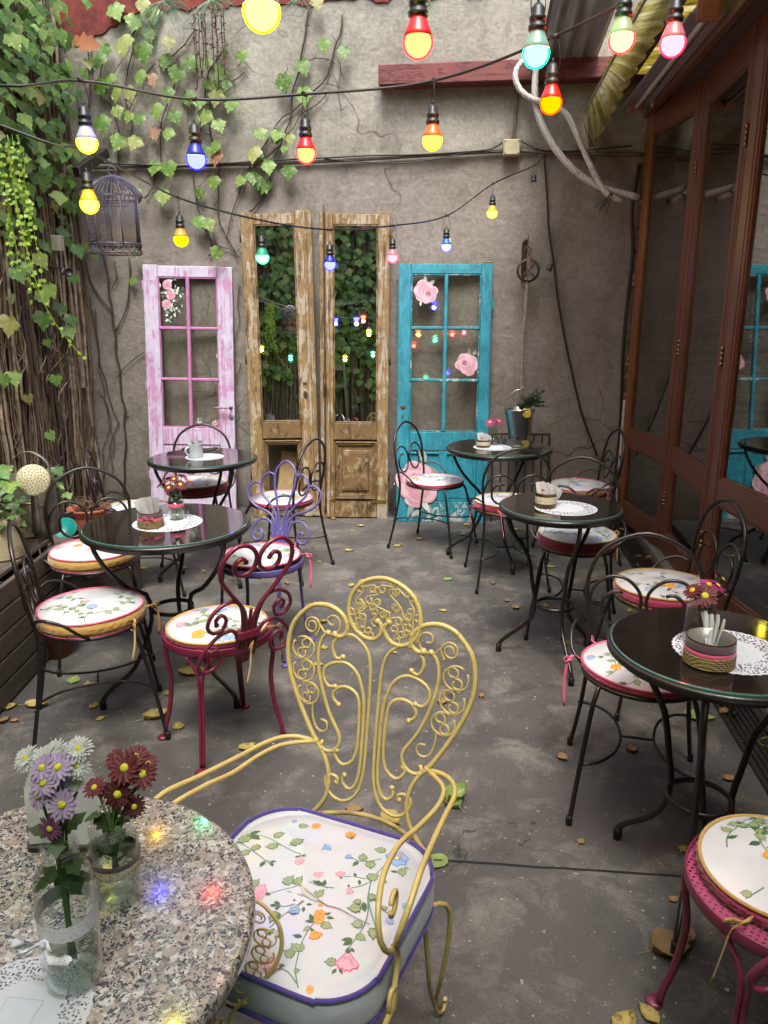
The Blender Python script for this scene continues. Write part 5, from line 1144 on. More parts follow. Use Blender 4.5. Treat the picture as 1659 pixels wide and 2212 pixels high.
tr = [(c1, [(1165, 175), (1100, 270), (1030, 330), (975, 420)], 7), (c1, [(1060, 360), (1050, 470), (1000, 600), (960, 740), (950, 960), (900, 1120), (860, 1180)], 7), (c1, [(920, 375), (860, 440), (820, 560), (770, 650)], 6),
      (c1, [(800, 100), (790, 300), (760, 400), (745, 480), (755, 600), (770, 700), (780, 780)], 8), (c1, [(1350, 250), (1250, 430), (1220, 600), (1200, 720), (1150, 1000), (1160, 1200), (1230, 1350), (1270, 1500)], 9),
      (c1, [(1290, 420), (1240, 620), (1250, 800), (1300, 1000), (1290, 1200), (1320, 1350), (1400, 1500)], 8), (c1, [(1450, 430), (1390, 470), (1330, 520)], 5), (c1, [(1640, 760), (1500, 960), (1440, 1100), (1370, 1300), (1345, 1420)], 7),
      (c1, [(1600, 1030), (1600, 1130), (1540, 1210), (1490, 1260)], 6), (c1, [(610, 380), (590, 560), (660, 620), (690, 720), (700, 950), (690, 1040)], 7), (c1, [(500, 200), (530, 400), (525, 640), (520, 760)], 6), (c1, [(520, 200), (545, 400), (530, 640)], 5),
      (c1, [(1250, 1000), (1180, 1110)], 4), (c1, [(960, 740), (880, 850), (850, 900)], 4), (c1, [(740, 340), (680, 430), (660, 450)], 4), (c1, [(1500, 980), (1440, 1060)], 4), (c1, [(1660, 860), (1560, 960), (1500, 1000)], 6),
      (c2, [(375, 10), (345, 150), (315, 380), (270, 560), (240, 760), (170, 950), (110, 1150), (80, 1270), (0, 1370)], 9), (c2, [(575, 100), (540, 280), (515, 400), (400, 590), (190, 770), (100, 900), (40, 1010)], 8),
      (c2, [(490, 590), (330, 750), (200, 890), (80, 1030)], 5), (c2, [(540, 370), (565, 480), (550, 600), (580, 720)], 4), (c2, [(340, 410), (400, 380), (490, 390)], 5), (c2, [(470, 545), (560, 560), (650, 640)], 3), (c2, [(220, 440), (235, 520), (260, 560)], 3),
      (c4_, [(640, 140), (670, 300), (690, 500), (715, 650), (745, 900), (770, 1150), (780, 1350), (770, 1650)], 13), (c4_, [(530, 200), (600, 400), (700, 520)], 9), (c4_, [(800, 180), (795, 450), (720, 640)], 9), (c4_, [(590, 520), (620, 800), (680, 1050), (750, 1230)], 8),
      (c4_, [(560, 430), (600, 700), (640, 1000), (700, 1300), (700, 1500)], 6), (c4_, [(900, 780), (820, 830), (750, 890)], 5), (c4_, [(700, 200), (715, 320), (690, 380)], 6), (c4_, [(620, 1000), (690, 1200), (640, 1400), (660, 1550)], 5), (c4_, [(740, 1200), (690, 1350), (640, 1560)], 5),
      (c4_, [(1350, 140), (1330, 0)], 5), (c4_, [(1270, 0), (1330, 100), (1430, 130), (1480, 180)], 6), (c4_, [(1480, 350), (1490, 560), (1455, 780)], 5), (c4_, [(1500, 840), (1460, 930)], 5)]
root = empty('wall_vine', (0, 0, 0)); m = MB()
for cv, P, rr in tr:
    pts = [aty(*cv(*p), yv) for p in P]; k = rr / 1000.0 * .8; m.tube(wob(pts), k, M_twig, 6, taper=lambda t: 1 - .35 * t, raw=True)
    for i in range(int(len(pts) * 1.5)):
        p = random.choice(pts); m.tube([p, p + Vector((random.uniform(-.05, .05), -.004, random.uniform(-.04, .05)))], k * .35, M_twig, 4)
m.build('stems', root)
LV = [(685, 60, 110), (840, 20, 90), (795, 125, 95), (905, 80, 95), (725, 260, 120), (840, 305, 115), (885, 190, 90), (1000, 245, 80), (975, 355, 100, 1), (615, 290, 85), (580, 355, 95), (645, 470, 85), (590, 515, 100), (680, 550, 105), (765, 550, 85), (825, 455, 90), (900, 470, 75, 2), (1045, 435, 100), (1130, 370, 85), (1215, 370, 85), (1305, 425, 90), (1255, 490, 90), (1340, 500, 60), (990, 555, 90), (1110, 575, 95, 1), (1180, 605, 70), (1280, 575, 90), (1310, 555, 60), (1370, 610, 90), (920, 655, 95), (695, 660, 75), (760, 690, 70), (820, 700, 85), (600, 730, 105), (1040, 690, 85), (1210, 690, 95), (1300, 740, 80), (915, 790, 80, 2), (995, 790, 80), (700, 840, 105), (795, 840, 90), (1270, 870, 80), (1225, 900, 60), (1275, 930, 95, 2), (910, 990, 90), (1000, 1000, 100), (1265, 1080, 80), (965, 1165, 90), (1185, 1150, 70), (1420, 1070, 70), (1500, 1050, 80), (1565, 1100, 85), (1500, 910, 100), (1595, 990, 80), (1640, 800, 70), (1430, 330, 70), (1180, 1315, 80), (1240, 1330, 80), (1330, 300, 60), (815, 1140, 50)]
LV2 = [(40, 870, 80), (150, 890, 90), (235, 905, 65), (195, 975, 50), (25, 1020, 60), (95, 1080, 85), (225, 1120, 90), (15, 1180, 90), (65, 1210, 90), (320, 430, 100), (195, 530, 120), (325, 620, 110), (455, 290, 80), (590, 335, 80), (410, 10, 80)]
m = MB(); random.seed(8)
for cv, lst in ((c1, LV), (c2, LV2), (c4_, [(820, 325, 62), (1345, 150, 85), (590, 150, 70), (840, 148, 70), (500, 130, 100)])):
    for q in lst:
        s_ = 6.3 / 1650 * q[2] * (.3638 if cv is c1 else .34) * 1.04; c = aty(*cv(q[0], q[1]), YW - random.uniform(.05, .13)); mt = (M_ivyl, M_ivyl, M_ivyr)[q[3] if len(q) > 3 else 0]
        ivy_leaf(m, c, (random.uniform(-.5, .5), random.uniform(-.35, .05), -1), (random.uniform(-.4, .4), -1, random.uniform(.1, .6)), s_, mt, random.uniform(.1, .4), pet=(c.x + random.uniform(-.04, .04), YW - .02, c.z + .09), petmat=M_ivyl)
m.build('leaves', root); tag(root, 'sparse climbing vine with pale green lobed leaves on the upper plaster wall', 'climbing vine')
# rusty single leaf
m = MB(); p = aty(183, 86, 5.85); jagleaf(m, p + Vector((-.1, 0, 0)), (1, 0, -.15), (0, -1, .2), .21, M_rust_leaf, .35); tag(m.build('dry_leaf'), 'single rust brown dead leaf caught high in the corner', 'leaf')
# dense ivy on the left brick wall: bare stems below, leaves above
root = empty('ivy', (XL, 4.5, 0)); off = -root.location; random.seed(31); m = MB()
def stemline(y, x, z0, z1, r, mat, mbx):
    s0 = random.random() * 99; P = []; n = int((z1 - z0) / .07) + 2; lean = random.gauss(0, .05)
    for i in range(n):
        z = z0 + (z1 - z0) * i / (n - 1); P.append(Vector((x + .02 * noise.noise(Vector((z * 2.2, s0, 5))), y + lean * z + .05 * noise.noise(Vector((z * 1.6, s0, 0))) + .012 * noise.noise(Vector((z * 9, s0, 3))), z)) + off)
    mbx.tube(P, r, mat, 5, raw=True, caps=False)
for i in range(330):
    y = random.uniform(4.2, 6.02) if i < 300 else random.uniform(2.4, 4.2); r = random.choice((.003, .004, .005, .006, .009, .013)); z1 = random.choice((3.8, 3.8, 3.6, 2.6, 1.9)); stemline(y, XL + .012 + r + random.random() * .05, random.choice((0, 0, 0, .4, 1.0)), z1, r, random.choice((M_vine, M_vine, M_vine2, M_twig)), m)
for i in range(90):
    y = random.uniform(4.2, 5.95); z = random.uniform(.2, 3.4); q = Vector((XL + .06, y, z)) + off; m.tube([q, q + Vector((.02, random.uniform(-.15, .15), .14)), q + Vector((.0, random.uniform(-.3, .3), .34))], random.choice((.002, .003, .004)), M_vine2, 4, caps=False)
m.build('bare_stems', root)
m = MB(); random.seed(33)
def ivy_cluster(m, y, z, x, L, mat, off): 
    c = Vector((x, y, z)) + off; ivy_leaf(m, c, (random.uniform(-.1, .5), random.uniform(-.6, .35), -1.0), (1, random.uniform(-.8, -.05), random.uniform(.1, .7)), L, mat, random.uniform(.1, .4))
k = 0
while k < 980:
    y = random.uniform(3.6, 6.0); z = random.uniform(.9, 3.9)
    dn = max(0.0, min(1, (z - 1.9) / .9)) * .95 + .022; dn *= .35 + 1.1 * max(0, .5 + noise.noise(Vector((y * 2.1, z * 1.9, 2)))); dn *= 1.0 if y < 5.55 else (.55 if y < 5.8 else .22)
    if random.random() > dn: continue
    d = random.random(); x = XL + .06 + .32 * d * max(.25, min(1, (z - 1.6) / 1.6)); ivy_cluster(m, y, z, x, random.uniform(.06, .125), M_ivy if random.random() < .78 else M_ivyl, off); k += 1
for (px, py, L) in ((60, 300, .15), (95, 640, .14), (130, 665, .12), (110, 625, .13), (155, 690, .12), (95, 690, .15), (150, 715, .12), (122, 820, .1), (30, 815, .12), (10, 820, .1), (110, 940, .1), (40, 590, .14), (90, 560, .14), (60, 575, .1), (170, 540, .13), (20, 700, .16), (160, 600, .1)):
    c = atx(px, py, XL + .16) + off; ivy_leaf(m, c, (random.uniform(-.1, .5), random.uniform(-.4, .3), -1), (1, -.7, .4), L, M_ivy, .3)
m.build('leaves', root); tag(root, 'dense green ivy with bare woody stems over the left brick wall', 'ivy')
# ivy further along the left wall and on the wall behind the photographer (seen in the mirrors)
root = empty('ivy', (XL, 0, 0)); off = -root.location; m = MB(); random.seed(41)
for i in range(90): stemline(random.uniform(-2.1, 3.4), XL + .02, 0, 3.7, random.choice((.005, .008, .012)), random.choice((M_vine, M_vine2)), m)
m.build('bare_stems', root); m = MB()
for i in range(520): ivy_cluster(m, random.uniform(-2.1, 3.7), 3.9 - 2.4 * random.random() ** 1.6 + (1.2 if random.random() < .3 else 0), XL + random.uniform(.06, .3), random.uniform(.09, .16), M_ivy, off)
m.build('leaves', root); tag(root, 'ivy along the near part of the left wall, seen in the door mirrors', 'ivy')
root = empty('ivy', (0, -2.2, 0)); m = MB(); random.seed(43)
for i in range(170):
    x = random.uniform(-3.1, 1.1); s0 = random.random() * 99; r = random.choice((.005, .008, .014)); m.tube([Vector((x + .06 * noise.noise(Vector((z * 1.5, s0, 0))) + .05 * z * math.sin(s0), .02 + r, z)) for z in [q * .29 for q in range(24)]], r, random.choice((M_vine, M_vine2, M_twig)), 5, raw=True, caps=False)
m.build('bare_stems', root); m = MB(); k = 0
while k < 3000:
    x = random.uniform(-3.1, 1.2); z = random.uniform(.1, 6.8); dn = .95 if z > 2.1 else (.40 if z > 1.5 else .08 if z > .6 else .5)
    if random.random() > dn: continue
    ivy_leaf(m, Vector((x, random.uniform(.05, .38), z)), (random.uniform(-.5, .5), random.uniform(0, .4), -1), (random.uniform(-.5, .5), 1, random.uniform(.1, .7)), random.uniform(.10, .18), M_ivy if random.random() < .7 else M_ivyl, .3); k += 1
m.build('leaves', root); tag(root, 'ivy over the wall behind the photographer, filling the door mirrors', 'ivy')
m = MB(); M_gw = wood('grey_green_timber', '#5b6152', '#737864', (20, 20, 1.5), .7, .4)
Mx = Matrix.Translation((-.50, -1.72, 0)) @ Matrix.Rotation(R(-4), 4, 'Y')
m.box((-.16, 0, 0), (-.11, .04, 1.95), M_gw, .004, Mx); m.box((.11, 0, 0), (.16, .04, 1.95), M_gw, .004, Mx); m.box((-.11, .005, 1.8), (.11, .035, 1.9), M_gw, .004, Mx); m.box((-.11, .005, 1.5), (.11, .035, 1.56), M_gw, .004, Mx)
tag(m.build('old_door_frame'), 'grey green timber frame leaning in the ivy behind the photographer', 'frame')
# fresh creeper with tiny leaves hanging at the far left edge
root = empty('hanging_creeper', away(14, 290, 3.3)); root.scale = (.78, .78, .78); off = root.location.copy(); m = MB(); l = MB(); random.seed(51); M_cre = island('creeper_leaf', [(0, '#5f8a2a'), (1, '#9cbb4a')], .5, .35)
for k in range(9):
    x = random.uniform(-.07, .05); z1 = random.uniform(-.75, -.35); P = [Vector((x + .03 * noise.noise(Vector((z * 5, k, 0))) - z * .04 * (k % 3), random.uniform(-.005, .005) + .02 * k / 9, z)) for z in [z1 * q / 14 for q in range(15)]]; m.tube(P, .0011, M_cre, 4, raw=True)
    for p in P[1:]:
        for q in range(2): jagleaf(l, p, (random.uniform(-1, 1), random.uniform(-.5, .2), random.uniform(-1, .1)), (0, -1, .4), random.uniform(.014, .028), M_cre, .5)
P = [Vector(q) for q in ((0, 0, -.05), (.02, -.01, -.35), (.07, -.02, -.62), (.13, -.02, -.80), (.22, -.02, -.93), (.27, -.02, -.99))]; P = cr(P, .03); m.tube(P, .0014, M_cre, 4, raw=True)
for p in P: jagleaf(l, p, (random.uniform(-1, 1), 0, random.uniform(-.6, .4)), (0, -1, .3), .02, M_cre, .5)
m.build('stems', root); l.build('leaves', root); tag(root, 'fresh bright green creeper with tiny leaves dangling at the left edge', 'creeper')
# air plants and dried tassels on the wall head
M_air = island('air_plant_blade', [(0, '#56705a'), (1, '#7f9a7a')], .6, .2)
def fern(c, n, L, label, seed, dirs=(-1, 1)):
    random.seed(seed); root = empty('air_plant', c); m = MB()
    for i in range(n):
        a = random.uniform(-2.6, .4) if dirs[0] < 0 else random.uniform(-2.0, .2); d = Vector((math.cos(a), -random.uniform(.2, .8), math.sin(a) * .6)).normalized(); ln = L * random.uniform(.6, 1.1); q = [Vector((0, 0, 0)) + d * ln * t + Vector((0, 0, -.5 * ln * t * t)) for t in (0, .3, .6, .85, 1)]; m.tube(q, 0, M_air, 4, flat=(.004, .0009), nrm=(0, 0, 1), taper=lambda t: 1.05 - t, caps=False)
    m.build('blades', root); tag(root, label, 'air plant')
fern(aty(352, 2, 5.85), 46, .30, 'grey green spiky air plant on the wall head left of the yellow bulb', 3); fern(aty(455, 0, 5.86), 40, .28, 'small spiky grey green plant at the top edge by the big yellow bulb', 4); fern(aty(645, -4, 5.86), 22, .2, 'tiny grey green tuft on the wall head in the middle', 5); fern(aty(905, -4, 5.88), 26, .16, 'grey green tuft on the wall head behind the big red bulb', 6)
root = empty('palm_frond', aty(310, 60, 5.8)); m = MB(); random.seed(6)
for k in range(26):
    t = k / 26; b0 = Vector((.32 * t, -.02, .03 * math.sin(t * 3) + .12 * t)); m.tube([b0, b0 + Vector((-.04, -.02, -.07 * (1.2 - t) - .03)), b0 + Vector((-.06, -.03, -.16 * (1.2 - t) - .05))], 0, M_air, 4, flat=(.0045, .0008), nrm=(0, 1, 0), taper=lambda t: 1.05 - t, caps=False)
m.build('blades', root); tag(root, 'drooping comb like palm frond below the wall head at left', 'frond')
M_dry = simple('dried_flower_stalk', '#5a4232', .85, var=.3)
m = MB(); random.seed(7)
for k in range(11):
    x = random.uniform(-.13, .13); P = [Vector((x + .02 * noise.noise(Vector((z * 6, k, 0))), random.uniform(-.01, .01), z)) for z in [-.09 * q * random.uniform(.5, .9) for q in range(8)]]; P.sort(key=lambda p: -p.z); m.tube(P, .004, M_dry, 5, raw=True)
    for p in P[1:]:
        for q in range(3): m.tube([p, p + Vector((random.uniform(-.022, .022), random.uniform(-.02, 0), random.uniform(-.02, .01)))], .003, M_dry, 4)
tag(m.build('dried_tassels', loc=aty(452, 12, 5.9)), 'brown dried flower tassels hanging beside the big yellow bulb', 'dried flowers')
# ================================================================== BIRDCAGE
M_cage = enamel('slate_blue_wire', '#3f3d55', '#2a2530', .45, .7)
root = empty('birdcage', away(256, 538, 3.4), R(8)); root.scale = (1.13, 1.13, 1.13); RC = .094; HB = .172; N6 = 6
cor = [Vector((RC * math.cos(R(a)), RC * math.sin(R(a)), 0)) for a in (-62, -20, 60, 118, 200, 242)]
def ringpoly(m, k, z, r): m.tube([Vector((c.x * k, c.y * k, z)) for c in cor] , r, M_cage, 5, closed=True, step=.5)
def rp(m, k, z, r):
    for i in range(6): a, b = cor[i] * k, cor[(i + 1) % 6] * k; m.tube([Vector((a.x, a.y, z)), Vector((b.x, b.y, z))], r, M_cage, 5, step=1)
m = MB(); rp(m, 1.06, -.016, .0026); rp(m, 1.06, .014, .0026); rp(m, 1.0, .016, .002)
for i in range(6):
    a, b = cor[i] * 1.06, cor[(i + 1) % 6] * 1.06; n = max(3, int((b - a).length / .017))
    for k in range(n):
        c = a.lerp(b, (k + .5) / n); d = (b - a).normalized(); m.tube([Vector((c.x, c.y, 0)) + d * (.0065 * math.cos(t)) + Vector((0, 0, .011 * math.sin(t))) for t in [q * math.pi / 5 for q in range(10)]], .0012, M_cage, 4, closed=True, step=.1)
for t in range(-4, 5): h = .09 * math.sqrt(max(0, 1 - (t / 5) ** 2)); m.tube([(t * .018, -h, -.016), (t * .018, h, -.016)], .001, M_cage, 4, step=1)
m.build('base_tray', root)
m = MB()
for i in range(6):
    a, b = cor[i], cor[(i + 1) % 6]; m.tube([Vector((a.x, a.y, 0)), Vector((a.x, a.y, HB))], .0028, M_cage, 6, step=1)
    if i == 0 or i == 5: 
        pass
    L_ = (b - a).length; d = (b - a).normalized()
    if i in (5,):   # ornate scroll panel in front
        for r_ in range(9):
            for c_ in range(2):
                c = a + d * L_ * (.27 + .46 * c_) + Vector((0, 0, .03 + r_ * .0165)); m.tube([c + d * (.0085 * math.cos(t)) + Vector((0, 0, .0078 * math.sin(t))) for t in [q * math.pi / 5 for q in range(10)]], .0012, M_cage, 4, closed=True, step=.1)
                for sx in (-1, 1): m.tube([c + d * (sx * .004 + .0028 * math.cos(t)) + Vector((0, 0, .0028 * math.sin(t))) for t in [q * math.pi / 3 for q in range(6)]], .0009, M_cage, 4, closed=True, step=.1)
    else:
        n = int(L_ / .0068)
        for k in range(1, n): c = a.lerp(b, k / n); m.tube([Vector((c.x, c.y, .005)), Vector((c.x, c.y, HB))], .0011, M_cage, 4, step=1)
rp(m, 1.0, HB, .002); rp(m, 1.0, HB - .02, .0014); m.build('bars', root)
m = MB(); a, b = cor[4], cor[5]; d = (b - a).normalized(); o_ = Vector((d.y, -d.x, 0)) * .004
for q in range(16):
    c = a + d * (.02 + (q % 4) * .014) + Vector((0, 0, .03 + (q // 4) * .016)) + o_; m.tube([c + d * (.0065 * math.cos(t)) + Vector((0, 0, .0065 * math.sin(t))) for t in [k * math.pi / 4 for k in range(7)]], .0012, M_cage, 4, step=.1)
m.build('cage_door', root)
m = MB(); prof = [(1.24, HB - .006), (1.12, HB + .012), (.85, HB + .034), (.5, HB + .054), (.2, HB + .066), (.03, HB + .070)]; rp(m, 1.24, HB - .006, .002); rp(m, .85, HB + .034, .0012)
for i in range(6):
    n = 7
    for k in range(n):
        c = cor[i].lerp(cor[(i + 1) % 6], k / n); m.tube([Vector((c.x * s, c.y * s, z)) for s, z in prof], .0022 if k == 0 else .0013, M_cage, 5, step=.02)
    if i % 2 == 0:
        for q in range(10):
            f, g = random.random(), random.uniform(.4, 1.05); c = cor[i].lerp(cor[(i + 1) % 6], f) * g; z = HB + .066 - .05 * g * g; m.tube([c + Vector((.007 * math.cos(t), .007 * math.sin(t), z)) for t in [k * math.pi / 4 for k in range(8)]], .0011, M_cage, 4, closed=True, step=.1)
m.build('wire_roof', root)
m = MB(); m.tube([(.014 * math.cos(t), 0, HB + .084 + .014 * math.sin(t)) for t in [q * math.pi / 8 for q in range(16)]], .0022, M_cage, 6, closed=True); m.tube([(0, 0, HB + .096), (.001, 0, HB + .13), (.004, .0, HB + .15)], .0012, M_cage, 5); m.tube([(.004, 0, HB + .15), (.02, .3, HB + .6), (.0, 1.2, 2.0)], .0006, M_cable, 4, step=.3); m.build('hanging_ring', root)
tag(root, 'slate blue wire birdcage with a curved roof hanging at left', 'birdcage')
# ================================================================== PULLEY, ROPE, BUCKET
root = empty('wall_pulley', (.352, 5.9, 1.879)); m = MB(); m.box((-.045, .09, -.03), (-.012, .145, .205), M_black, .003); m.box((-.040, -.02, .195), (-.018, .10, .212), M_black, .003); m.tube([(-.012, -.01, .212), (-.010, -.01, .245)], .004, M_rust, 6); m.build('bracket', root)
m = MB(); m.tube([(-.012, 0, .215), (-.010, 0, .17), (.006, 0, .155), (.012, 0, .14), (.002, 0, .115), (-.002, 0, .09), (0, 0, .075)], .0045, M_rust, 8, step=.01); m.tube([(-.03, 0, .12), (-.028, 0, .15), (-.01, 0, .168)], .004, M_rust, 8, step=.01); m.build('hook', root)
m = MB(); m.lathe([(.068, -.012), (.083, -.012), (.083, -.009), (.074, 0), (.083, .009), (.083, .012), (.068, .012), (.066, 0), (.068, -.012)], M_iron, n=40, axis=(0, 1, 0)); m.lathe([(.014, -.016), (.014, .016)], M_iron, n=14, axis=(0, 1, 0), capb=True, capt=True)
for q in range(4): a = q * math.pi / 2 + .5; m.tube([(.012 * math.cos(a), 0, .012 * math.sin(a)), (.045 * math.cos(a + .35), 0, .045 * math.sin(a + .35)), (.068 * math.cos(a + .3), 0, .068 * math.sin(a + .3))], .0055, M_iron, 6, step=.01)
m.build('wheel', root); m = MB(); m.box((-.014, -.021, -.02), (.014, -.017, .10), simple('worn_steel', '#6a625b', .45, .6), .002); m.lathe([(.008, 0), (.006, .006), (.001, .007)], M_rust, (0, -.021, 0), 12, axis=(0, -1, 0)); m.build('strap', root); tag(root, 'old iron pulley wheel on a bracket on the plaster wall', 'pulley')
M_rope2 = simple('weathered_rope', '#7d6f5c', .9, var=.3, scale=60, bump=.4, bs=200); m = MB(); rp0 = cr([(.345, 5.9, 1.80), (.348, 5.9, 1.74), (.345, 5.895, 1.55), (.335, 5.885, 1.35), (.337, 5.87, 1.2), (.343, 5.855, 1.035)], .01)
for s in range(3):
    P = []
    for i, p in enumerate(rp0):
        a = i * .42 + s * 2.094; P.append(p + Vector((math.cos(a), math.sin(a), 0)) * .0075)
    m.tube(P, .0075, M_rope2, 6, raw=True)
m.tube([(.333, 5.9, 1.83), (.343, 5.9, 1.74)], .006, M_rope, 6); m.tube([(.366, 5.9, 1.83), (.353, 5.9, 1.74)], .006, M_rope, 6)
m.lathe([(.001, -.02), (.016, -.012), (.019, 0), (.014, .015), (.001, .02)], M_rope, (.345, 5.85, 1.03), 10)
for q in range(22): random.seed(q); m.tube([(.35, 5.85, 1.02), (.355 + random.uniform(-.012, .02), 5.845 + random.uniform(-.01, .01), .955 + random.uniform(-.02, .02))], .0018, M_rope, 4)
tag(m.build('rope'), 'twisted jute rope from the pulley knotted to the bucket handle', 'rope')
def steelm():
    t = NT('shiny_zinc'); v = t.coord(); t.set(col=lin('#d5d8dc'), metal=1, rough=.24, nrm=t.bump(t.noise(t.coord('Object', (1, 1, .2)), 9, 2), .25, .01)); return t.m
M_zinc = steelm()
root = empty('zinc_bucket', (.338, 5.80, .690)); root.rotation_euler = (0, R(-3), 0); m = MB(); m.lathe([(.080, 0), (.083, .003), (.110, .193), (.113, .196), (.112, .200), (.108, .198), (.081, .012), (.001, .01)], M_zinc, n=48, capb=True); m.build('pail', root)
m = MB(); m.tube([(-.112, 0, .178), (-.105, 0, .24), (-.07, 0, .30), (-.01, 0, .34), (.05, 0, .31), (.098, 0, .24), (.112, 0, .178)], .003, M_zinc, 6); m.build('handle', root)
m = MB()
for s in (-1, 1): m.lathe([(.014, 0), (.012, .005), (.001, .006)], M_zinc, (s * .108, 0, .175), 12, axis=(s, 0, 0))
m.build('handle_lugs', root); tag(root, 'shiny zinc bucket hung on the rope, planted with a yellow flower', 'bucket')
root = empty('rosemary_plant', (.338, 5.80, .85)); m = MB(); random.seed(61); M_ros = island('rosemary_needle', [(0, '#24402f'), (1, '#46654a')], .6)
for k in range(17):
    a = random.uniform(-.5, 3.5); ex = random.uniform(.0, .11) * (1 if k < 12 else -1); e = Vector((.02 + ex * 1.1 + (.04 if k < 12 else 0), -.03 + random.uniform(-.05, .04), random.uniform(.05, .20) if k < 12 else .06)); P = cr([(0, 0, 0), e * .5 + Vector((0, 0, .03)), e], .008); m.tube(P, .0015, M_stemg, 4, raw=True)
    for p in P[3:]:
        for q in range(4): d = Vector((random.uniform(-1, 1), random.uniform(-1, 1), random.uniform(.0, 1))); jagleaf(m, p, d, d.orthogonal(), random.uniform(.018, .03), M_ros, .16)
m.build('sprigs', root); tag(root, 'dark green rosemary sprigs standing in the zinc bucket', 'plant')
m = MB(); daisy(m, (.375, 5.70, .87), (.1, -1, .3), .042, PET['yel'], 15, 2, .25, .22, 3); daisy(m, (.30, 5.72, .885), (-.3, -1, .2), .022, PET['yel'], 12, 1, .3, .2, 5); m.tube([(.375, 5.705, .87), (.36, 5.76, .86), (.34, 5.80, .80)], .002, M_stemg, 5); tag(m.build('yellow_daisy'), 'pale yellow daisy leaning over the rim of the zinc bucket', 'flower')
# grille leaning on the wall
root = empty('iron_grille', (.16, 5.83, 0)); root.rotation_euler = (R(-7), 0, R(2)); m = MB(); m.box((-.02, -.005, .675), (.425, .02, .69), M_iron, .003); m.box((.41, -.005, .0), (.425, .02, .6749), M_iron, .003); m.box((-.02, -.005, .0), (-.005, .02, .6749), M_iron, .003); m.box((-.0049, -.005, .08), (.4099, .02, .093), M_iron, .003); m.build('frame', root)
for q in range(6): m = MB(); m.box((.045 + q * .062, -.002, .0932), (.057 + q * .062, .012, .6748), M_iron, .002); m.build('bar', root)
tag(root, 'black iron window grille leaning on the wall under the bucket', 'grille')
# security camera and small box in the ivy
p = atx(145, 588, XL + .30); root = empty('security_camera', p, R(38)); m = MB(); m.lathe([(.028, -.05), (.03, -.045), (.03, .04), (.026, .045)], simple('camera_white', '#b9b8b2', .4), (0, 0, 0), 20, axis=(0, -1, 0), capb=True); m.build('body', root); m = MB(); m.lathe([(.031, 0), (.031, .05), (.024, .052), (.022, .044), (.001, .043)], M_cable, (0, -.02, 0), 20, axis=(0, -1, 0)); m.build('lens_hood', root); m = MB(); m.tube([(0, .04, 0), (-.03, .08, .03), (-.12, .16, .04)], .008, M_iron, 6); m.build('arm', root); tag(root, 'small white security camera with a black hood among the ivy stems', 'camera')
p = atx(122, 525, XL + .16); m = MB(); m.box((-.02, -.05, -.06), (.05, .02, .05), simple('cream_box', '#8f8878', .6), .006); tag(m.build('wall_box', loc=p), 'small cream plastic box on the ivy stems above the camera', 'box')
m = MB(); a, b = aty(165, 372, 5.6), aty(228, 330, 5.95); u = (b - a); Mx = Matrix.Translation(a) @ u.to_track_quat('X', 'Z').to_matrix().to_4x4(); m.box((0, -.03, -.035), (u.length, .03, .035), M_iron, .004, Mx); tag(m.build('gutter_stub'), 'short dark metal gutter section in the upper left corner', 'gutter')
# ================================================================== WOODEN PLANTER AND WHAT STANDS ON IT
M_plank = wood('weathered_grey_plank', '#3d352f', '#63574c', (2.0, 2.0, 26), .7, .5)
M_plank.name = 'weathered_grey_plank'
PR = R(8.2); root = empty('wooden_planter', (-1.998, 3.36, 0), PR)
for k in range(5):
    m = MB(); m.box((-.022, -5.1, .008 + k * .1), (0, .0, .008 + k * .1 + .092), M_plank, .004); m.build('board', root)
for k in range(4): m = MB(); m.box((-.70 + k * .168, -5.1, .512), (-.70 + k * .168 + .163, .012, .534), M_plank, .004); m.build('top_board', root)
m = MB()
for k in range(5): m.box((-.70, -.024, .008 + k * .1), (-.0225, -.001, .008 + k * .1 + .092), M_plank, .004)
m.build('end_boards', root); m = MB(); m.box((-.06, -.06, 0), (-.023, -.025, .511), M_plank, .003); m.box((-.70, -5.05, .0), (-.03, -.03, .004), M_soil); m.build('corner_post', root)
tag(root, 'long low planter box of weathered dark boards along the left side', 'planter')
ZP = .535
# watering can
M_galv = simple('dull_galvanised', '#6f6c64', .5, .55, var=.25, scale=9, bump=.3); M_rose = simple('pale_rose_plate', '#9a9478', .55, .2, var=.1)
root = empty('watering_can', (-2.37, 3.72, ZP - .035), 0); root.location.z = .50
root.location = (-2.135, 3.41, ZP)
m = MB(); n = 40; prof = [(.108, 0), (.112, .01), (.104, .20), (.098, .27), (.10, .275)]
m.lathe(prof, M_galv, n=40, capb=True); b0 = len(m.v); m.lathe([(.10, .275), (.085, .30), (.04, .315)], M_galv, n=40); m.build('body', root)
m = MB(); m.tube([(-.10, .0, .25), (-.085, 0, .36), (.0, 0, .405), (.085, 0, .36), (.105, 0, .26)], 0, M_galv, 6, flat=(.011, .004), nrm=(0, 1, 0)); m.build('handle', root)
m = MB(); m.tube([(.05, -.085, .03), (.08, -.13, .09), (.112, -.178, .20), (.130, -.198, .275)], .022, M_galv, 14, taper=lambda t: 1.1 - .45 * t); m.tube([(.10, -.165, .22), (.04, -.09, .26)], .004, M_galv, 6); sp = m.build('spout', root)
m = MB(); ax = Vector((.42, -.85, .32)).normalized(); c = Vector((.138, -.212, .314)); m.lathe([(.018, -.05), (.070, -.004), (.074, 0), (.073, .004), (.065, .008), (.0001, .012)], M_rose, c, 36, axis=ax); x = ax.orthogonal().normalized(); y = ax.cross(x)
for k in range(70): rr = .065 * math.sqrt((k + .5) / 70); a = k * 2.4; m.lathe([(.0025, 0), (.0018, .0022), (.0002, .0023)], M_iron, c + ax * (.009 + .003 * (1 - rr / .065)) + x * rr * math.cos(a) + y * rr * math.sin(a), 6, axis=ax)
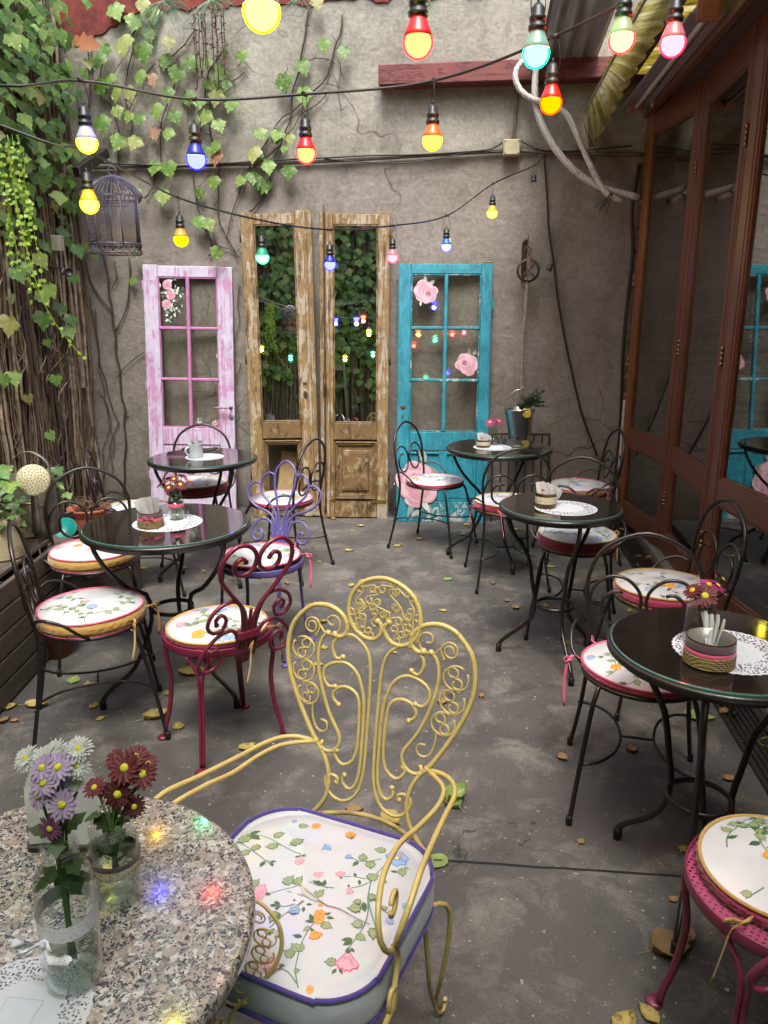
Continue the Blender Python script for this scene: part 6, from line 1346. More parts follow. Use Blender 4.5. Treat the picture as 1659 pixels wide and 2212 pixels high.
m.build('rose_head', sp); tag(root, 'dull galvanised watering can with a big round rose on the planter', 'watering can')
# square tin and ribbed tin with ivy
M_rt = simple('rusty_cream_tin', '#8f8468', .6, .15, var=.3, scale=8, bump=.3); M_rt2 = peeling('flaking_tin_paint', '#6b4a30', '#8f8365', '#a39b80', (6, 6, 3), (.3, .4), (.45, .5), '#4e3a28', .6, crack=False)
sq = atz(50, 1160, ZP); root = empty('square_tin', (sq.x, sq.y, ZP), R(38)); m = MB(); m.box((-.08, -.055, 0), (.08, .055, .175), M_rt2, .01); m.box((-.082, -.057, .168), (.082, .057, .178), M_rt, .004); m.build('tin', root)
m = MB()
for q in range(5): m.tube([(-.055 + q * .022 + .007 * math.cos(t), -.0565, .075 + .011 * math.sin(t)) for t in [k * math.pi / 5 for k in range(7 if q % 2 else 11)]], .0012, M_rt, 4, step=.1)
m.build('embossing', root); tag(root, 'square cream tin with rust stains and embossing on the planter', 'tin')
rb = atz(8, 1203, ZP); root = empty('ribbed_tin', (rb.x, rb.y, ZP), 0); pr = [(.085, 0)]
for k in range(9): pr += [(.090, .012 + k * .019), (.085, .021 + k * .019)]
pr += [(.087, .19), (.082, .19), (.08, .16), (.001, .16)]
m = MB(); m.lathe(pr, M_rt2, n=44, capb=True); m.build('tin', root); tag(root, 'ribbed rusty cream tin pot at the left edge of the planter', 'plant pot')
M_pl = island('potted_ivy_leaf', [(0, '#35502a'), (.6, '#5a7f3f'), (1, '#86a35c')], .45, .25); M_suc = island('succulent_leaf', [(0, '#4a5c50'), (1, '#72877a')], .5, .1)
def bushy(name, c, rx, rz, n, L, mat, label, seed, cat='potted plant', dn=None, trail=0):
    random.seed(seed); root = empty(name, c); m = MB(); s = MB()
    for i in range(n):
        a = random.uniform(0, 6.28); e = random.uniform(-.3, 1.3) if not trail else random.uniform(-1.3, 1.2); r = random.uniform(.5, 1); p = Vector((math.cos(a) * math.cos(e) * rx * r, math.sin(a) * math.cos(e) * rx * r, math.sin(e) * rz * r)); ivy_leaf(m, p, (p.x + random.uniform(-.05, .05), p.y - .04, -abs(p.z) * .3 - .03), (p.x, p.y - .08, .14), random.uniform(.6, 1.15) * L, mat, .2)
        if i % 2 == 0: s.tube([(0, 0, -.03), p * .6 + Vector((0, 0, .02)), p], .0013, M_stemg, 4, caps=False)
    m.build('leaves', root); s.build('stems', root); return tag(root, label, cat)
bushy('potted_ivy', (rb.x, rb.y, ZP + .21), .12, .12, 60, .055, M_pl, 'light green potted ivy spilling from the ribbed tin', 71, trail=1)
bushy('potted_ivy', (sq.x + .02, sq.y - .03, ZP + .17), .13, .07, 34, .045, M_pl, 'ivy trailing over the square tin toward the watering can', 73, trail=1)
bushy('leafy_plant', (rb.x - .05, rb.y + .1, ZP + .30), .11, .08, 9, .11, M_ivyl, 'broad pale green leaves above the ribbed tin at the left edge', 74)
# things behind the planter end: terracotta pot, dish, succulents
M_terra = simple('terracotta', '#8a4a36', .6, var=.15, bump=.2)
root = empty('terracotta_pot', (-2.10, 3.86, .34)); m = MB(); m.lathe([(.07, 0), (.11, .06), (.118, .12), (.095, .17), (.115, .195), (.118, .21), (.108, .21), (.09, .18), (.001, .17)], M_terra, n=40, capb=True); m.build('pot', root)
m = MB(); m.tube([(.12 * math.cos(t), .12 * math.sin(t), .10 + .012 * math.sin(3 * t)) for t in [q * math.pi / 10 for q in range(20)]], .0025, M_rope, 5, closed=True); m.build('cord', root)
m = MB(); random.seed(81)
for k in range(46): a = random.uniform(0, 6.28); r = random.uniform(.02, .13); m.tube([(r * .4 * math.cos(a), r * .4 * math.sin(a), .175), (r * .8 * math.cos(a + .5), r * .8 * math.sin(a + .5), random.uniform(.2, .26)), (r * math.cos(a + 1.2), r * math.sin(a + 1.2), random.uniform(.18, .25))], .003, M_dry, 4)
m.build('dry_stems', root); tag(root, 'round terracotta pot full of dry brown stems by the brick wall', 'plant pot')
m = MB(); m.box((-2.42, 3.60, 0), (-1.93, 4.08, .338), M_plank, .01); tag(m.build('wooden_crate'), 'dark wooden crate under the terracotta pot behind the planter', 'crate')
m = MB(); M_turq = simple('turquoise_enamel', '#1f9c93', .3); m.lathe([(.001, .004), (.05, .004), (.058, .010), (.060, .010), (.052, 0)], M_turq, (0, 0, 0), 32, axis=(.25, -1, .7)); tag(m.build('turquoise_dish', loc=atz(142, 1142, .46)), 'bright turquoise round dish among the succulents', 'dish')
bushy('succulent', (-1.95, 3.52, .33), .14, .13, 46, .05, M_suc, 'grey green rounded succulent leaves below the turquoise dish', 75, 'succulent'); bushy('succulent', (-1.98, 3.75, .34), .12, .09, 30, .05, M_suc, 'grey green succulents between the crate and the left chairs', 76, 'succulent')
bushy('leafy_plant', (-2.12, 3.52, .72), .10, .12, 16, .075, M_pl, 'thin green plant beside the watering can against the bare stems', 77)
m = MB(); m.lathe([(.055, 0), (.075, .13), (.08, .135), (.08, .15), (.07, .15), (.06, .12), (.001, .12)], M_terra, (-1.95, 3.16, 0), 30, capb=True); tag(m.build('small_terracotta_pot'), 'small terracotta pot on the floor under the second left chair', 'plant pot')
# ================================================================== YELLOW SCROLL ARMCHAIR
YP = Vector((-.219, 1.45, 0)); YPHI = -.31; TILT = .18
YM = Matrix.Translation(YP) @ Matrix.Rotation(YPHI, 4, 'Z'); YI = YM.inverted()
def bk(u, v): return Vector((u, v * math.sin(TILT), .46 + v * math.cos(TILT)))
BN = Vector((0, -math.cos(TILT), math.sin(TILT)))
outL = [(-0.1602, -0.0018), (-0.126, 0.0299), (-0.1027, 0.0655), (-0.096, 0.1073), (-0.1026, 0.1418), (-0.1167, 0.1709), (-0.1342, 0.1921), (-0.1522, 0.217), (-0.1752, 0.2554), (-0.199, 0.3012), (-0.2165, 0.3449), (-0.2249, 0.3868), (-0.2225, 0.427), (-0.2108, 0.4613), (-0.1828, 0.4926), (-0.1619, 0.5048), (-0.1346, 0.5091), (-0.107, 0.503), (-0.0867, 0.4889), (-0.0767, 0.4698), (-0.0799, 0.4518), (-0.0945, 0.4423), (-0.1062, 0.4454)]
inL = [(-0.1238, 0.4462), (-0.135, 0.437), (-0.1433, 0.416), (-0.1448, 0.3838), (-0.1379, 0.3459), (-0.125, 0.3057), (-0.1082, 0.2664), (-0.0903, 0.2382), (-0.077, 0.2163), (-0.0784, 0.1945), (-0.0936, 0.1783), (-0.1111, 0.1759), (-0.1228, 0.1839), (-0.1204, 0.1936)]
L1 = [(-0.0681, 0.3982), (-0.0829, 0.3919), (-0.0938, 0.4074), (-0.0935, 0.4285), (-0.0756, 0.4456), (-0.0495, 0.4519), (-0.0261, 0.4406), (-0.0077, 0.4199), (0.0005, 0.387), (0.003, 0.3427), (0.0035, 0.2908), (0.004, 0.2386), (0.0037, 0.1859), (0.0016, 0.1431), (-0.0068, 0.1054), (-0.0238, 0.0795), (-0.0499, 0.0688), (-0.0739, 0.0768), (-0.0893, 0.0981), (-0.0888, 0.1164), (-0.0737, 0.1239), (-0.0596, 0.1185), (-0.0627, 0.1087)]
L2 = [(-0.0798, 0.3275), (-0.0971, 0.3257), (-0.1103, 0.3443), (-0.108, 0.366), (-0.0897, 0.3801), (-0.0634, 0.3869), (-0.04, 0.3792), (-0.0235, 0.3616), (-0.0118, 0.3327), (-0.0059, 0.3031), (-0.0038, 0.2553), (-0.0038, 0.2025), (-0.0042, 0.1668), (-0.0079, 0.1303), (-0.0182, 0.106), (-0.0332, 0.102), (-0.0459, 0.1166), (-0.0412, 0.1304)]
L3 = [(-0.0652, 0.2882), (-0.0775, 0.2979), (-0.0805, 0.3114), (-0.0701, 0.3259), (-0.0514, 0.3322), (-0.0322, 0.3285), (-0.0178, 0.314), (-0.0132, 0.2876), (-0.0111, 0.236), (-0.0117, 0.2005), (-0.0195, 0.1696), (-0.0411, 0.1536), (-0.0571, 0.1603), (-0.066, 0.176), (-0.0608, 0.1826)]
oval = [(-0.0052, 0.492), (0.0034, 0.4868), (0.0041, 0.4666), (-0.0095, 0.4523), (-0.0308, 0.4518), (-0.0542, 0.4632), (-0.0711, 0.4846), (-0.077, 0.5113), (-0.0719, 0.5431), (-0.0514, 0.5701), (-0.0229, 0.5844), (0.0061, 0.5886), (0.0354, 0.5828), (0.0652, 0.5672), (0.0848, 0.5437), (0.0942, 0.5154), (0.0932, 0.4853), (0.081, 0.4631), (0.0573, 0.4488), (0.0319, 0.451), (0.0151, 0.4682), (0.0122, 0.4845), (0.0223, 0.4947)]
def curl(c, r0, a0, turns, n=16, sgn=1, r1=.35):
    return [(c[0] + r0 * (1 - (1 - r1) * t) * math.cos(a0 + sgn * turns * 6.283 * t), c[1] + r0 * (1 - (1 - r1) * t) * math.sin(a0 + sgn * turns * 6.283 * t)) for t in [i / n for i in range(n + 1)]]
def strip(m, pts, s=1, w_=.0042): m.tube([bk(u * s, v) for u, v in pts], 0, M_yellow, 4, flat=(w_, .0023), nrm=BN, step=.006)
def sscroll(c, L, ang, r, sg=1):
    ca, sa = math.cos(ang), math.sin(ang); r *= 1.18; L *= .62; A = curl((-L / 2, r * sg), r, -math.pi / 2 * sg, .95, 14, -sg, .55)[::-1]; B = curl((L / 2, -r * sg), r, math.pi / 2 * sg, .95, 14, -sg, .55)
    return [(c[0] + x * ca - y * sa, c[1] + x * sa + y * ca) for x, y in A + B]
def ornate_back(root):
    for s in (1, -1):
        m = MB(); m.tube([bk(u * s, v) for u, v in outL], .0055, M_yellow, 10, step=.015)
        e = bk(outL[-1][0] * s, outL[-1][1]); m.lathe([(.0001, -.006), (.007, -.004), (.0085, 0), (.007, .004), (.0001, .006)], M_yellow, e, 12, axis=BN)
        for (u, v, r) in ((-.0785, .478, .0068), (-.1365, .1935, .0085), (-.1215, .1795, .007), (-.0965, .1075, .0062), (-.1425, .365, .0045), (-.1255, .4475, .0045)):
            q = bk(u * s, v); m.lathe([(.0003, -r), (r * .75, -r * .6), (r, 0), (r * .7, r * .65), (.0003, r)], M_yellow, q, 9, axis=(.3, 1, .4))
        m.build('outer_lobe', root)
        m = MB(); m.tube([bk(u * s, v) for u, v in inL], .0042, M_yellow, 9, step=.012); e = bk(inL[0][0] * s, inL[0][1]); m.lathe([(.0001, -.006), (.006, -.004), (.0075, 0), (.006, .004), (.0001, .006)], M_yellow, e, 12, axis=BN)
        e = bk(inL[-1][0] * s, inL[-1][1]); m.lathe([(.0001, -.005), (.006, 0), (.0001, .005)], M_yellow, e, 10, axis=BN); m.build('inner_scroll', root)
        for P, sh in ((L1, -.0145), (L2, -.0175), (L3, -.0205)):
            m = MB(); m.tube([bk((u + sh) * s, v) for u, v in P], .0039, M_yellow, 9, step=.012)
            for q in (P[0], P[-1]): m.lathe([(.0001, -.005), (.0055, -.003), (.0068, 0), (.0055, .003), (.0001, .005)], M_yellow, bk((q[0] + sh) * s, q[1]), 10, axis=BN)
            m.build('centre_scroll', root)
        m = MB()
        for (cx, cy, r) in ((-.1835, .402, .0265), (-.1795, .351, .0265), (-.1635, .300, .0255)):
            strip(m, [(cx + r * 1.05 * math.cos(a), cy + r * .98 * math.sin(a)) for a in [R(150 + i * 24) for i in range(15)]], s)
            strip(m, curl((cx + r * .30, cy + r * .42), r * .48, R(250), 1.0, 12, -1, .75), s); strip(m, curl((cx - r * .12, cy - r * .48), r * .46, R(60), .95, 12, 1, .75), s)
        strip(m, curl((-.166, .457), .0215, R(-60), 1.75, 26, 1, .35)[::-1] + [(-.150, .436), (-.135, .430), (-.146, .433)][:1], s)
        strip(m, [(-.1475, .462), (-.140, .455), (-.133, .447), (-.118, .444), (-.101, .452), (-.094, .468), (-.102, .485), (-.118, .487), (-.127, .477), (-.121, .467), (-.111, .467)], s)
        strip(m, [(-.1495, .281), (-.150, .262), (-.1455, .240), (-.135, .222), (-.119, .218), (-.109, .229), (-.113, .243), (-.128, .245)], s); m.build('side_filigree', root)
    m = MB(); m.tube([bk(u, v) for u, v in oval], .0052, M_yellow, 10, step=.012)
    for q in (oval[0], oval[-1]): m.lathe([(.0001, -.006), (.0065, -.004), (.008, 0), (.0065, .004), (.0001, .006)], M_yellow, bk(*q), 12, axis=BN)
    m.build('crest_ring', root); m = MB()
    for (cx, cy, L, a, r, sg) in ((-.035, .566, .034, .35, .0078, 1), (.012, .573, .034, 0, .0078, -1), (.048, .563, .034, -.6, .0078, -1), (-.052, .543, .034, .9, .0078, -1), (.072, .540, .034, -1.0, .0078, 1), (-.020, .548, .036, .3, .0078, -1), (.030, .546, .040, -.7, .008, 1), (-.058, .513, .034, 1.3, .0078, 1), (-.034, .519, .036, .8, .0078, 1), (.0, .522, .034, -.3, .0078, 1), (.052, .520, .038, -1.1, .0078, -1), (.078, .502, .034, -1.5, .0078, 1), (-.055, .484, .032, 1.9, .0075, 1), (-.034, .482, .040, 1.5, .0078, -1), (-.012, .500, .03, 1.0, .007, -1), (.030, .505, .034, .3, .0078, 1), (.057, .487, .036, -1.2, .0078, 1), (.040, .470, .032, 1.2, .0075, -1), (.074, .473, .026, -1.0, .007, -1), (-.030, .463, .026, .3, .007, 1)):
        strip(m, sscroll((cx, cy), L, a, r, sg), 1, .0036)
    m.build('crest_filigree', root)
    m = MB(); m.tube([bk(-.158, -.008), bk(-.13, .012) + Vector((0, .012, 0)), bk(-.06, .02) + Vector((0, .035, 0)), bk(0, .022) + Vector((0, .042, 0)), bk(.06, .02) + Vector((0, .035, 0)), bk(.13, .012) + Vector((0, .012, 0)), bk(.158, -.008)], .0052, M_yellow, 9)
    m.build('back_rail', root)
root = empty('scroll_armchair', YP, YPHI); ornate_back(root)
for s in (1, -1):
    m = MB(); V = lambda u, w, z: Vector((u * s, -w, z)); j0 = V(.137, -.035, .648)
    m.tube([j0, V(.175, -.02, .658), V(.205, .0, .66), V(.226, .045, .663), V(.236, .13, .675), V(.25, .24, .692), V(.264, .33, .706), V(.268, .378, .69), V(.258, .40, .645), V(.243, .378, .60)], .0053, M_yellow, 10, step=.015)
    m.tube([j0, V(.172, -.005, .652), V(.196, .025, .655), V(.208, .09, .664), V(.205, .19, .682), V(.205, .28, .708), V(.216, .365, .716), V(.232, .42, .695), V(.242, .432, .655), V(.246, .41, .618), V(.243, .378, .60)], .005, M_yellow, 10, step=.015)
    m.tube([V(.235 + .003 * math.cos(a), .368 + .019 * math.cos(a), .672 + .019 * math.sin(a)) for a in [R(30 + i * 22) for i in range(16)]], .0042, M_yellow, 8, step=.006); m.lathe([(.0001, -.006), (.008, 0), (.0001, .006)], M_yellow, V(.243, .378, .60), 10); m.build('arm', root)
    m = MB(); m.tube([V(.243, .378, .60), V(.232, .345, .56), V(.232, .34, .53), V(.236, .365, .50), V(.238, .385, .47), V(.226, .41, .44), V(.20, .445, .425)], .0052, M_yellow, 10, step=.015)
    m.tube([V(.237, .376 + .013 * math.cos(a), .485 + .022 * math.sin(a)) for a in [q * math.pi / 8 for q in range(16)]], .0045, M_yellow, 8, closed=True, step=.01); m.build('arm_support', root)
    for (u0, w0, ut, wt) in ((.19, .11, .175, -.03), (.185, .42, .20, .50)):
        m = MB(); sg = 1 if w0 > .3 else -1
        m.tube([V(u0 - .005, w0, .44), V(u0 + .002, w0 + sg * .01, .34), V(u0, w0 + sg * .04, .2), V(ut - .005, wt - sg * .02, .07), V(ut, wt, .02), V(ut + .004, wt + sg * .022, .008), V(ut + .006, wt + sg * .036, .02), V(ut + .006, wt + sg * .03, .034)], .0052, M_yellow, 9, step=.02)
        m.tube([V(u0, w0 - sg * .0, .43), V(u0 + .024, w0 + sg * .022, .435), V(u0 + .036, w0 + sg * .05, .40), V(u0 + .03, w0 + sg * .066, .30), V(u0 + .008, w0 + sg * .085, .17), V(ut - .002, wt - sg * .012, .07), V(ut + .004, wt + sg * .006, .03)], .0052, M_yellow, 9, step=.02); m.build('leg', root)
def rr(hw, w0, w1, rad, n=7):
    P = []
    for (cx, cy, a0) in ((hw - rad, w0 + rad, -90), (hw - rad, w1 - rad, 0), (-hw + rad, w1 - rad, 90), (-hw + rad, w0 + rad, 180)):
        for i in range(n + 1): a = R(a0 + 90 * i / n); P.append((cx + rad * math.cos(a), cy + rad * math.sin(a)))
    return P
m = MB(); fr = rr(.198, .045, .45, .07); m.tube([(u, -w_, .437) for u, w_ in fr], 0, M_yellow, 6, closed=True, flat=(.012, .004), nrm=(0, 0, 1), step=.05)
for q in range(-3, 4): m.tube([(q * .05, -.05, .436), (q * .05, -.445, .436)], 0, M_yellow, 4, flat=(.009, .0015), nrm=(1, 0, 0), step=1)
m.build('seat_frame', root); tag(root, 'mustard yellow armchair with ornate scroll back and curled arms in the foreground', 'chair')
# its boxed cushion
root = empty('box_cushion', YP, YPHI); Z0, Z1 = .442, .522; NO = 64
def outline(k=1.0):
    base = rr(.214, .045, .478, .11, 15); c = (0, .26); return [(c[0] + (u - c[0]) * k, c[1] + (w_ - c[1]) * k * (1 - .06 * ((w_ > .3)))) for u, w_ in base]
def inside(u, w_): 
    k = max(abs(u) / .214, abs(w_ - .26) / .216); return ((abs(u) / .212) ** 3.2 + (abs(w_ - .26) / .214) ** 3.2) < .93
def ytop(u, w_, L=0.0):
    q = ((abs(u) / .214) ** 2.6 + (abs(w_ - .26) / .216) ** 2.6); h = .016 * max(0, 1 - q) ** .6
    cre = 0
    for (x0, y0, dx, dy, a, s) in ((-.02, .22, .6, .8, .0035, .012), (.02, .33, .25, 1, .003, .009), (-.1, .15, .9, .4, .003, .012), (.08, .2, -.5, .86, .0025, .01), (.0, .43, .15, 1, .003, .008), (-.08, .42, -.1, 1, .003, .008), (.09, .42, .4, 1, .0025, .008), (.15, .3, 1, .2, .002, .01)):
        n_ = math.hypot(dx, dy); d = abs((u - x0) * dy - (w_ - y0) * dx) / n_; t = ((u - x0) * dx + (w_ - y0) * dy) / n_; cre += a * math.exp(-(d / s) ** 2) * math.exp(-(t / .09) ** 2)
    h += cre * min(1, max(0, 1.15 - q)) + .003 * noise.noise(Vector((u * 12, w_ * 12, 3))) * min(1, max(0, 1 - q) * 2)
    return Vector((u, -w_, Z1 + h + L))
m = MB(); o1 = outline(); NR = 40; m.v.append(tuple(ytop(0, .26)))
for i in range(1, NR + 1):
    k = i / NR
    for (u, w_) in outline(k): m.v.append(tuple(ytop(u, w_)))
n = len(o1)
for j in range(n): m.face((0, 1 + (j + 1) % n, 1 + j), M_vinyl)
for i in range(NR - 1):
    for j in range(n): a = 1 + i * n + j; b = 1 + i * n + (j + 1) % n; m.face((a, b, b + n, a + n), M_vinyl)
pr = Print(m, ytop, inside, 1.0)
def K(x, y): 
    p = YI @ atz((850 + x * .57264) / 1.8227, (3100 + y * .57264) / 1.8227, .534); return (p.x, -p.y)
def ka(x0, y0, x1, y1): a, b = K(x0, y0), K(x1, y1); return math.atan2(b[1] - a[1], b[0] - a[0]), math.hypot(b[0] - a[0], b[1] - a[1])
def LF(x0, y0, x1, y1, s=False): a, L = ka(x0, y0, x1, y1); p = K(x0, y0); pr.leaf(p[0], p[1], L * 1.02, a, simple_=s)
def FL(x, y, r, kd, n_=6): p = K(x, y); pr.flower(p[0], p[1], r * .00027, kd, .3, n_)
def BE(x, y, r, kd, x1, y1): a, L = ka(x, y, x1, y1); p = K(x, y); pr.bell(p[0], p[1], r * .000295, kd, a)
def ST(*P, w_=.0011): pr.stem([K(*p) for p in P], w_)
ST((215, 305), (350, 340), (480, 420), (570, 470), (650, 477), (740, 440)); ST((165, 365), (250, 430), (340, 510), (385, 545)); ST((450, 405), (430, 395), (400, 400)); ST((520, 410), (500, 405)); ST((580, 470), (580, 500)); ST((340, 512), (380, 520)); ST((690, 470), (700, 490))
for q in ((230, 305, 310, 290, 1), (240, 315, 305, 355, 1), (240, 320, 140, 365), (305, 395, 235, 430), (225, 425, 165, 470), (395, 335, 475, 320), (430, 405, 340, 410), (520, 410, 605, 365), (650, 470, 690, 435, 1), (685, 480, 735, 478, 1), (690, 478, 690, 505, 1), (580, 490, 540, 495, 1), (585, 490, 625, 493, 1), (340, 515, 300, 555, 1), (375, 520, 418, 520, 1), (375, 525, 395, 555, 1)): LF(*q)
BE(755, 425, 40, 'b', 800, 400); FL(575, 527, 38, 'p', 7)
ST((950, 500), (990, 515), (1060, 508), (1140, 485)); ST((1160, 535), (1110, 590), (1070, 650), (1045, 770), (1048, 850), (1020, 950), (960, 1040), (915, 1100), (905, 1135)); ST((1065, 655), (1000, 690), (900, 708), (800, 705), (700, 682), (580, 660)); ST((880, 628), (950, 635), (1030, 640)); ST((705, 650), (740, 690), (770, 705)); ST((1280, 540), (1260, 570), (1240, 575))
BE(918, 490, 30, 'b', 890, 480); FL(1245, 478, 88, 'b', 7); FL(1265, 465, 45, 'o', 6)
for q in ((1010, 510, 1015, 455), (1060, 505, 1065, 570), (980, 515, 940, 555, 1), (1170, 430, 1090, 420), (1250, 575, 1200, 570, 1), (1275, 550, 1285, 605), (1290, 540, 1330, 545), (1040, 640, 1120, 605), (965, 635, 950, 605, 1), (985, 650, 990, 685, 1), (745, 690, 750, 645, 1), (740, 685, 665, 658, 1), (680, 760, 745, 715), (900, 708, 880, 760, 1), (470, 680, 535, 620), (540, 680, 595, 630), (1000, 840, 905, 840), (1000, 795, 940, 800), (1015, 800, 1025, 860, 1), (1080, 740, 1060, 790), (1010, 945, 930, 945), (965, 1010, 1030, 1045), (945, 1045, 860, 1050, 1), (940, 1055, 870, 1085, 1), (925, 1100, 955, 1130, 1), (1090, 960, 1080, 1040), (830, 1235, 795, 1270, 1), (850, 1230, 870, 1270, 1), (830, 1195, 745, 1195)): LF(*q)
FL(705, 610, 36, 'p', 6); BE(858, 618, 36, 'p', 850, 580); BE(910, 718, 40, 'p', 905, 760); BE(905, 1180, 75, 'p', 900, 1260)
ST((1050, 800), (1090, 930), (1130, 1020), (1160, 1070)); ST((355, 742), (450, 715), (560, 690)); ST((490, 722), (560, 745), (600, 765)); BE(315, 725, 62, 'p', 260, 700); FL(300, 760, 35, 'p', 5)
ST((370, 975), (440, 910), (500, 865), (610, 795)); ST((600, 790), (545, 840)); ST((415, 820), (470, 830), (540, 815)); FL(540, 860, 40, 'b', 6)
for q in ((400, 795, 445, 820, 1), (370, 820, 425, 828, 1), (440, 830, 405, 855, 1), (430, 870, 370, 940), (370, 990, 435, 1040), (510, 770, 550, 795, 1), (605, 830, 600, 870, 1), (620, 815, 665, 818, 1), (635, 760, 620, 735, 1), (240, 690, 300, 640)): LF(*q)
ST((690, 925), (640, 990), (590, 1080), (565, 1160), (545, 1250), (565, 1355)); ST((440, 1232), (500, 1260), (555, 1330)); FL(715, 878, 40, 'o', 6); FL(708, 922, 38, 'o', 6); BE(680, 1020, 45, 'o', 700, 1050); FL(722, 815, 20, 'o', 5); BE(395, 1220, 60, 'p', 350, 1220)
for q in ((670, 930, 645, 880, 1), (680, 935, 610, 930, 1), (750, 885, 795, 868, 1), (760, 900, 815, 910, 1), (725, 945, 800, 975), (650, 975, 600, 1000), (595, 1040, 525, 1025, 1), (570, 1140, 595, 1080), (570, 1130, 520, 1080), (540, 1160, 465, 1125), (535, 1255, 580, 1250), (415, 1235, 455, 1235, 1), (570, 258, 640, 262), (1150, 640, 1180, 655), (1140, 830, 1185, 820), (940, 330, 930, 355, 1)): LF(*q)
FL(690, 258, 40, 'o', 6); FL(925, 320, 42, 'o', 7); FL(540, 224, 22, 'b', 5); FL(645, 1362, 25, 'o', 6); FL(1195, 905, 30, 'b', 6); FL(1310, 800, 30, 'b', 6); FL(185, 545, 30, 'b', 6); ST((1080, 760), (1150, 840), (1220, 870)); LF(160, 530, 200, 505)
m.build('printed_top', root)
m = MB(); M_tear = simple('torn_seam', '#8f8676', .8); M_foamy = simple('cushion_wadding', '#b8b2a6', .95)
tp = [K(*q) for q in ((570, 685), (640, 745), (720, 795), (770, 828), (850, 850), (950, 905), (1060, 945))]; m.tube([ytop(u, w_, .0022) for u, w_ in tp], .0009, M_tear, 5, taper=lambda t: 1.6 - t)
q = [K(*p) for p in ((570, 685), (600, 690), (690, 765), (720, 800), (650, 790), (590, 750))]; m.poly([ytop(u, w_, .0021) for u, w_ in q], M_foamy); m.build('tear', root)
m = MB(); rows = 9
for i in range(rows):
    f = i / (rows - 1)
    for j, (u, w_) in enumerate(o1): k = 1 + (.030 * math.sin(math.pi * f) + .004 * math.sin(f * 9 + 2.5 * noise.noise(Vector((u * 8, w_ * 8, 1)))) * math.sin(math.pi * f)) * 1.0 - .004; m.v.append((u * k, -(.26 + (w_ - .26) * k), Z0 + (Z1 - Z0) * f + .003))
for i in range(rows - 1):
    for j in range(n): m.face((i * n + j, (i + 1) * n + j, (i + 1) * n + (j + 1) % n, i * n + (j + 1) % n), F_grey)
m.face([j for j in range(n)], F_grey, False); m.build('side_band', root)
m = MB()
for z in (Z1 + .003, Z0 + .004): m.tube([(u * 1.004, -(.26 + (w_ - .26) * 1.004), z + .002 * math.sin(j * .35)) for j, (u, w_) in enumerate(o1[::2])], .0045, F_purp, 7, closed=True, step=.02)
m.build('piping', root); tag(root, 'large boxed floral cushion with purple piping and a torn centre on the yellow armchair', 'cushion', 'floral seat cushions')
# low matching chair tucked under the granite table, its back just outside the rim
root = empty('low_scroll_chair', (-.455, .995, 0), R(-8)); ornate_back(root); kk = .66
for ch in root.children:
    for v in ch.data.vertices:
        p = v.co; p.x *= .72; p.y = p.y * .5 + .0; p.z = .36 + (p.z - .46) * .595
m = MB()
for s in (1, -1):
    m.tube([(s * .115, 0, .36), (s * .12, .005, .2), (s * .135, .03, .0)], .0055, M_yellow, 8); m.tube([(s * .115, -.26, .36), (s * .12, -.265, .2), (s * .13, -.28, .0)], .0055, M_yellow, 8)
m.tube([(.115, 0, .36), (.13, -.13, .36), (.115, -.26, .36), (-.115, -.26, .36), (-.13, -.13, .36), (-.115, 0, .36)], .0055, M_yellow, 8, closed=True); m.build('frame_and_legs', root)
tag(root, 'low mustard yellow scroll chair tucked against the granite table, seen edge on', 'chair')
# ================================================================== GRANITE TABLE
def granite():
    t = NT('speckled_granite'); v = t.coord(); wv = t.n('VectorMath', {0: v, 1: t.n('VectorMath', {0: t.n('TexNoise', {'Vector': v, 'Scale': 60.0, 'Detail': 3.0}).outputs['Color'], 1: (.02, .02, .02)}, operation='MULTIPLY').outputs[0]}, operation='ADD').outputs[0]
    v1 = t.n('TexVoronoi', {'Vector': wv, 'Scale': 140.0}); v2 = t.n('TexVoronoi', {'Vector': wv, 'Scale': 58.0}); v3 = t.n('TexVoronoi', {'Vector': wv, 'Scale': 330.0})
    s1 = t.n('SeparateColor', {'Color': v1.outputs['Color']}).outputs[0]; s2 = t.n('SeparateColor', {'Color': v2.outputs['Color']}).outputs[1]; s3 = t.n('SeparateColor', {'Color': v3.outputs['Color']}).outputs[0]
    c = t.ramp(s1, [(0, lin('#7f7d77')), (.3, lin('#a19d94')), (.5, lin('#8f8476')), (.72, lin('#6b675f')), (.85, lin('#aeaca5'))], 'CONSTANT')
    c = t.mix(t.ramp(s2, [(.0, 0.0), (.78, 0.0), (.80, .55)]), c, lin('#98897b'))
    dk = t.math('ADD', t.math('MULTIPLY', t.noise(v, 62, 3, .6), .62), t.math('MULTIPLY', s3, .38)); c = t.mix(t.ramp(dk, [(.585, 0.0), (.605, 1.0)]), c, lin('#303238'))
    c = t.mix(t.ramp(t.noise(v, 160, 2), [(.3, .35), (.45, 0.0)]), c, lin('#4c4a48')); t.set(col=c, rough=.16, spec=.5, coat=.25, coatr=.06); return t.m
M_gran = granite()
GX, GY, GR = -.602, .843, .309
root = empty('granite_table', (GX, GY, 0)); m = MB(); m.lathe([(.0001, .718), (GR - .01, .718), (GR - .003, .721), (GR, .727), (GR, .741), (GR - .003, .7475), (GR - .009, .750), (.0001, .750)], M_gran, n=96); m.build('granite_top', root)
m = MB(); m.lathe([(.03, .0), (.03, .68), (.06, .69), (.16, .705), (.16, .717)], M_iron, n=24); m.build('column', root)
m = MB()
for q in range(3): a = q * 2.094 + .6; m.tube([(.03 * math.cos(a), .03 * math.sin(a), .16), (.14 * math.cos(a), .14 * math.sin(a), .09), (.24 * math.cos(a), .24 * math.sin(a), .012)], .012, M_iron, 8)
m.build('base', root); tag(root, 'round speckled granite table at lower left with two flower vases', 'table')
TG = .7505
